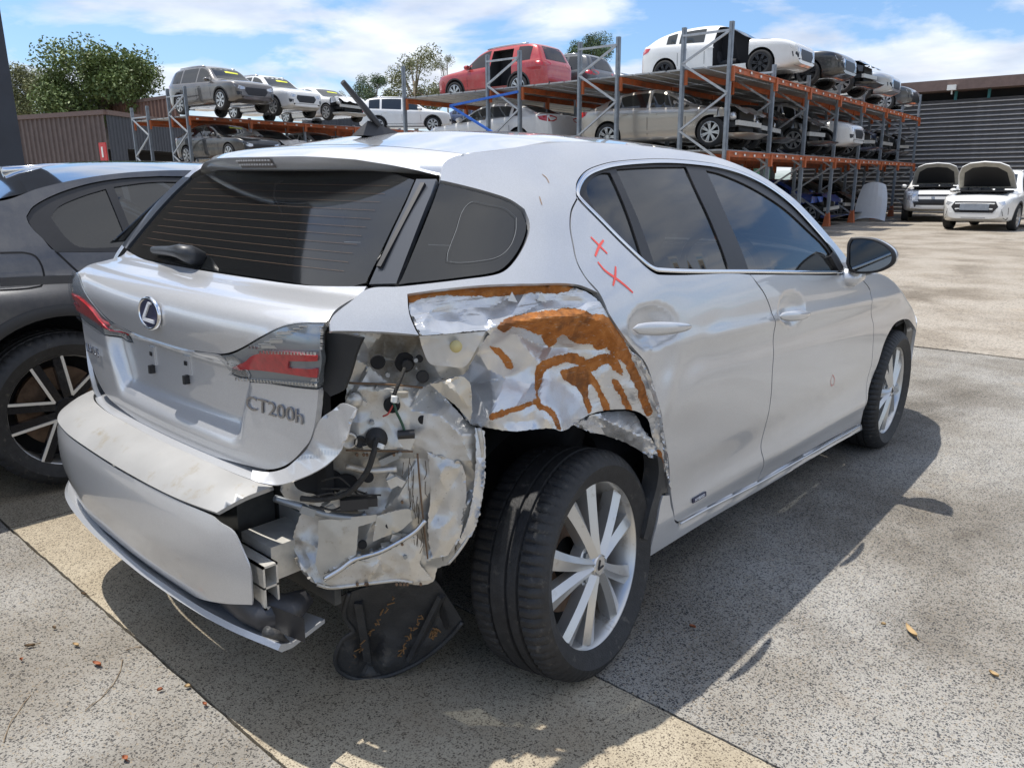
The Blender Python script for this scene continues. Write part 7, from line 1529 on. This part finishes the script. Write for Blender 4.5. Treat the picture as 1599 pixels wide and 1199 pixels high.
out_ = [(-2.0,.45),(-2.05,.8)]+tailp+rail+[(2.55,.95),(2.6,.6),(2.55,.25),(cy+.46,.22)]+arch+[(-1.4,.28)]
bb = on(BMS.panel('body_side', out_, C_BMW, None, h=.03, g=0, thick=.02, holes=[bdl], corner=60))
FR = on(BMS.panel('window_frame', inset(bdl, .003), SEAL, None, h=.05, g=0, thick=.006, off=-.006, holes=[BI([(80,338),(92,322),(130,305),(166,294),(190,352),(203,384),(125,385),(100,366)]), BI([(178,291),(230,284),(270,283),(330,286),(300,386),(216,384),(200,345)])], raw=True))
for g_ in (BI([(80,338),(92,322),(130,305),(166,294),(190,352),(203,384),(125,385),(100,366)]), BI([(178,291),(230,284),(270,283),(330,286),(300,386),(216,384),(200,345)])): on(BMS.panel('side_window', g_, GLASS, None, h=.05, g=-.003, thick=.003, off=-.012))
def bline(pts, w, mat, name, off=.0012):
    uv = crom(BI(pts), .01, False); t = np.gradient(uv, axis=0); t /= np.linalg.norm(t, axis=1)[:, None]; a = bm_fn(uv[:,0]-t[:,1]*w, uv[:,1]+t[:,0]*w); b = bm_fn(uv[:,0]+t[:,1]*w, uv[:,1]-t[:,0]*w); a[:,0] += off; b[:,0] += off; n = len(a); return on(MB().put(list(a)+list(b), [(i,i+1,n+i+1,n+i) for i in range(n-1)]).obj(name, mat))
bline([(86,391.5),(112,416),(140,442),(175,480)], .004, BLACKISH, 'door_gap'); bline([(0,395),(25,394.5),(40,395),(55,400),(65,415),(69,437),(64,447),(40,451),(0,453.5)], .0035, BLACKISH, 'fuel_flap_gap'); bline([(0,440.5),(70,437.5),(150,434.5)], .016, SEAL, 'dark_side_band', .003); bline([(86,391),(150,391),(221,390.5)], .006, SEAL, 'belt_moulding', .003)  # the wide line draws a dark band along the flank
al_ = MB(); V = []
for t in np.linspace(-.12, math.pi+.12, 36):
    for r, dx in ((.40,.004),(.425,.012),(.445,.004)): q_ = bm_fn(np.array([cy+r*math.cos(t)]), np.array([czz+r*math.sin(t)]))[0]; V.append((q_[0]+dx, q_[1], q_[2]))
al_.put(V, [(3*i+j, 3*i+j+1, 3*i+j+4, 3*i+j+3) for i in range(35) for j in range(2)]); on(al_.obj('arch_lip', CLAD, smooth=True))
BT = tyre_mesh(RR, .235, .236, 240, 60); 
def bwheel(y):
    rm = MB(); rm.lathe([(.242,-.008),(.242,.0),(.234,.002),(.228,-.004),(.222,-.05),(.225,-.16)], 72); w_ = on(rm.obj('wheel', ALLOY, None, smooth=True)); w_.location = (BX-.015, y, czz)
    t_ = add('tyre', BT, TYRE, w_); t_.location = (-.10, 0, 0)
    BLKR = MATS.get('gloss_black') or pbr('gloss_black', (.015,.015,.017), .25, coat=.6); EDGE = MATS.get('machined_edge') or pbr('machined_edge', (.80,.78,.73), .35, .4)
    for k in range(5):
        a = 2*math.pi*k/5+.62
        for s in (-1, 1):
            d0 = Vector((0, math.cos(a+s*.42), math.sin(a+s*.42)))*.055; d1 = Vector((0, math.cos(a+s*.20), math.sin(a+s*.20)))*.230; MB().bar(d0+Vector((-.03,0,0)), d1+Vector((-.012,0,0)), .040, .03, (1,0,0)).obj('spoke', BLKR, w_); n_ = Vector((0,-math.sin(a), math.cos(a)))*s*.016; MB().bar(d0+n_+Vector((-.012,0,0)), d1+n_+Vector((.004,0,0)), .011, .006, (1,0,0)).obj('spoke_edge', EDGE, w_)
    MB().lathe([(0,-.012),(.05,-.012),(.06,-.03),(.06,-.06)], 30).obj('wheel_hub', BLKR, w_, deg=30); MB().lathe([(.07,-.10),(.17,-.10),(.17,-.13)], 40).obj('brake_disc', DISC, w_, deg=30); MB().lathe([(0,-.15),(.24,-.15)], 30).obj('backing_plate', BLACKISH, w_)
    return w_
bwheel(cy); bwheel(cy+2.85)
top_ = MB(); V = []
for y in np.linspace(-1.9, 2.3, 30):
    zr = float(np.interp(y, [p[0] for p in tailp+rail], [p[1] for p in tailp+rail])); xr_ = float(bm_fn(np.array([y]), np.array([zr]))[0, 0])
    for s in np.linspace(0, 1, 9): V.append((xr_-s*(2*(xr_-(BX-.9))), y, zr+.05*math.sin(math.pi*s)))
top_.put(V, [(i*9+j, i*9+j+1, (i+1)*9+j+1, (i+1)*9+j) for i in range(29) for j in range(8)], 0); on(top_.obj('roof_and_glass', pbr('panorama_black', (.02,.021,.024), .08, coat=.8), smooth=True))
bx_ = MB(); bx_.box((BX-1.75, -1.9, .2), (BX-.40, 2.5, .9)); on(bx_.obj('cabin_floor', CABIN)); 
for y in (.15, 1.05): q_ = seat(BX-.50, y, .5, None); on(q_)
stp_ = MB(); ra = BI([(72,267),(150,261.5),(230,259),(296,262)]); rp = bm_fn(ra[:,0], ra[:,1]); stp_.tube([tuple(p+np.array([-.55,0,.0])) for p in rp], .02, 6); on(stp_.obj('far_roof_strip', CHROME, smooth=True))
# roofs of two more cars beyond the sedan
YCar('sport_utility_vehicle', 'suv', C_SILV, ymat(*un_g(180, 262, 1.68)[:2], 0.0, rad(80)), 'silver car whose roof rail shows beyond the dark sedan', 'cars parked in the yard', roofrail=True)
YCar('sedan', 'sedan', C_BLACK, ymat(*un_g(75, 262, 1.5)[:2], 0.0, rad(60)), 'black car behind the dark sedan near the steel column', 'cars parked in the yard')

cn = MB(); cn.box((-26, cb0[1]-16, 7.4), (-9.8, cb0[1]+.3, 7.62)); can = cn.obj('canopy_roof', pbr('canopy_sheet', (.10,.10,.11), .6, var=.15, vscale=2)); can.matrix_world = YM; can.parent = co_; can.matrix_parent_inverse = co_.matrix_world.inverted()
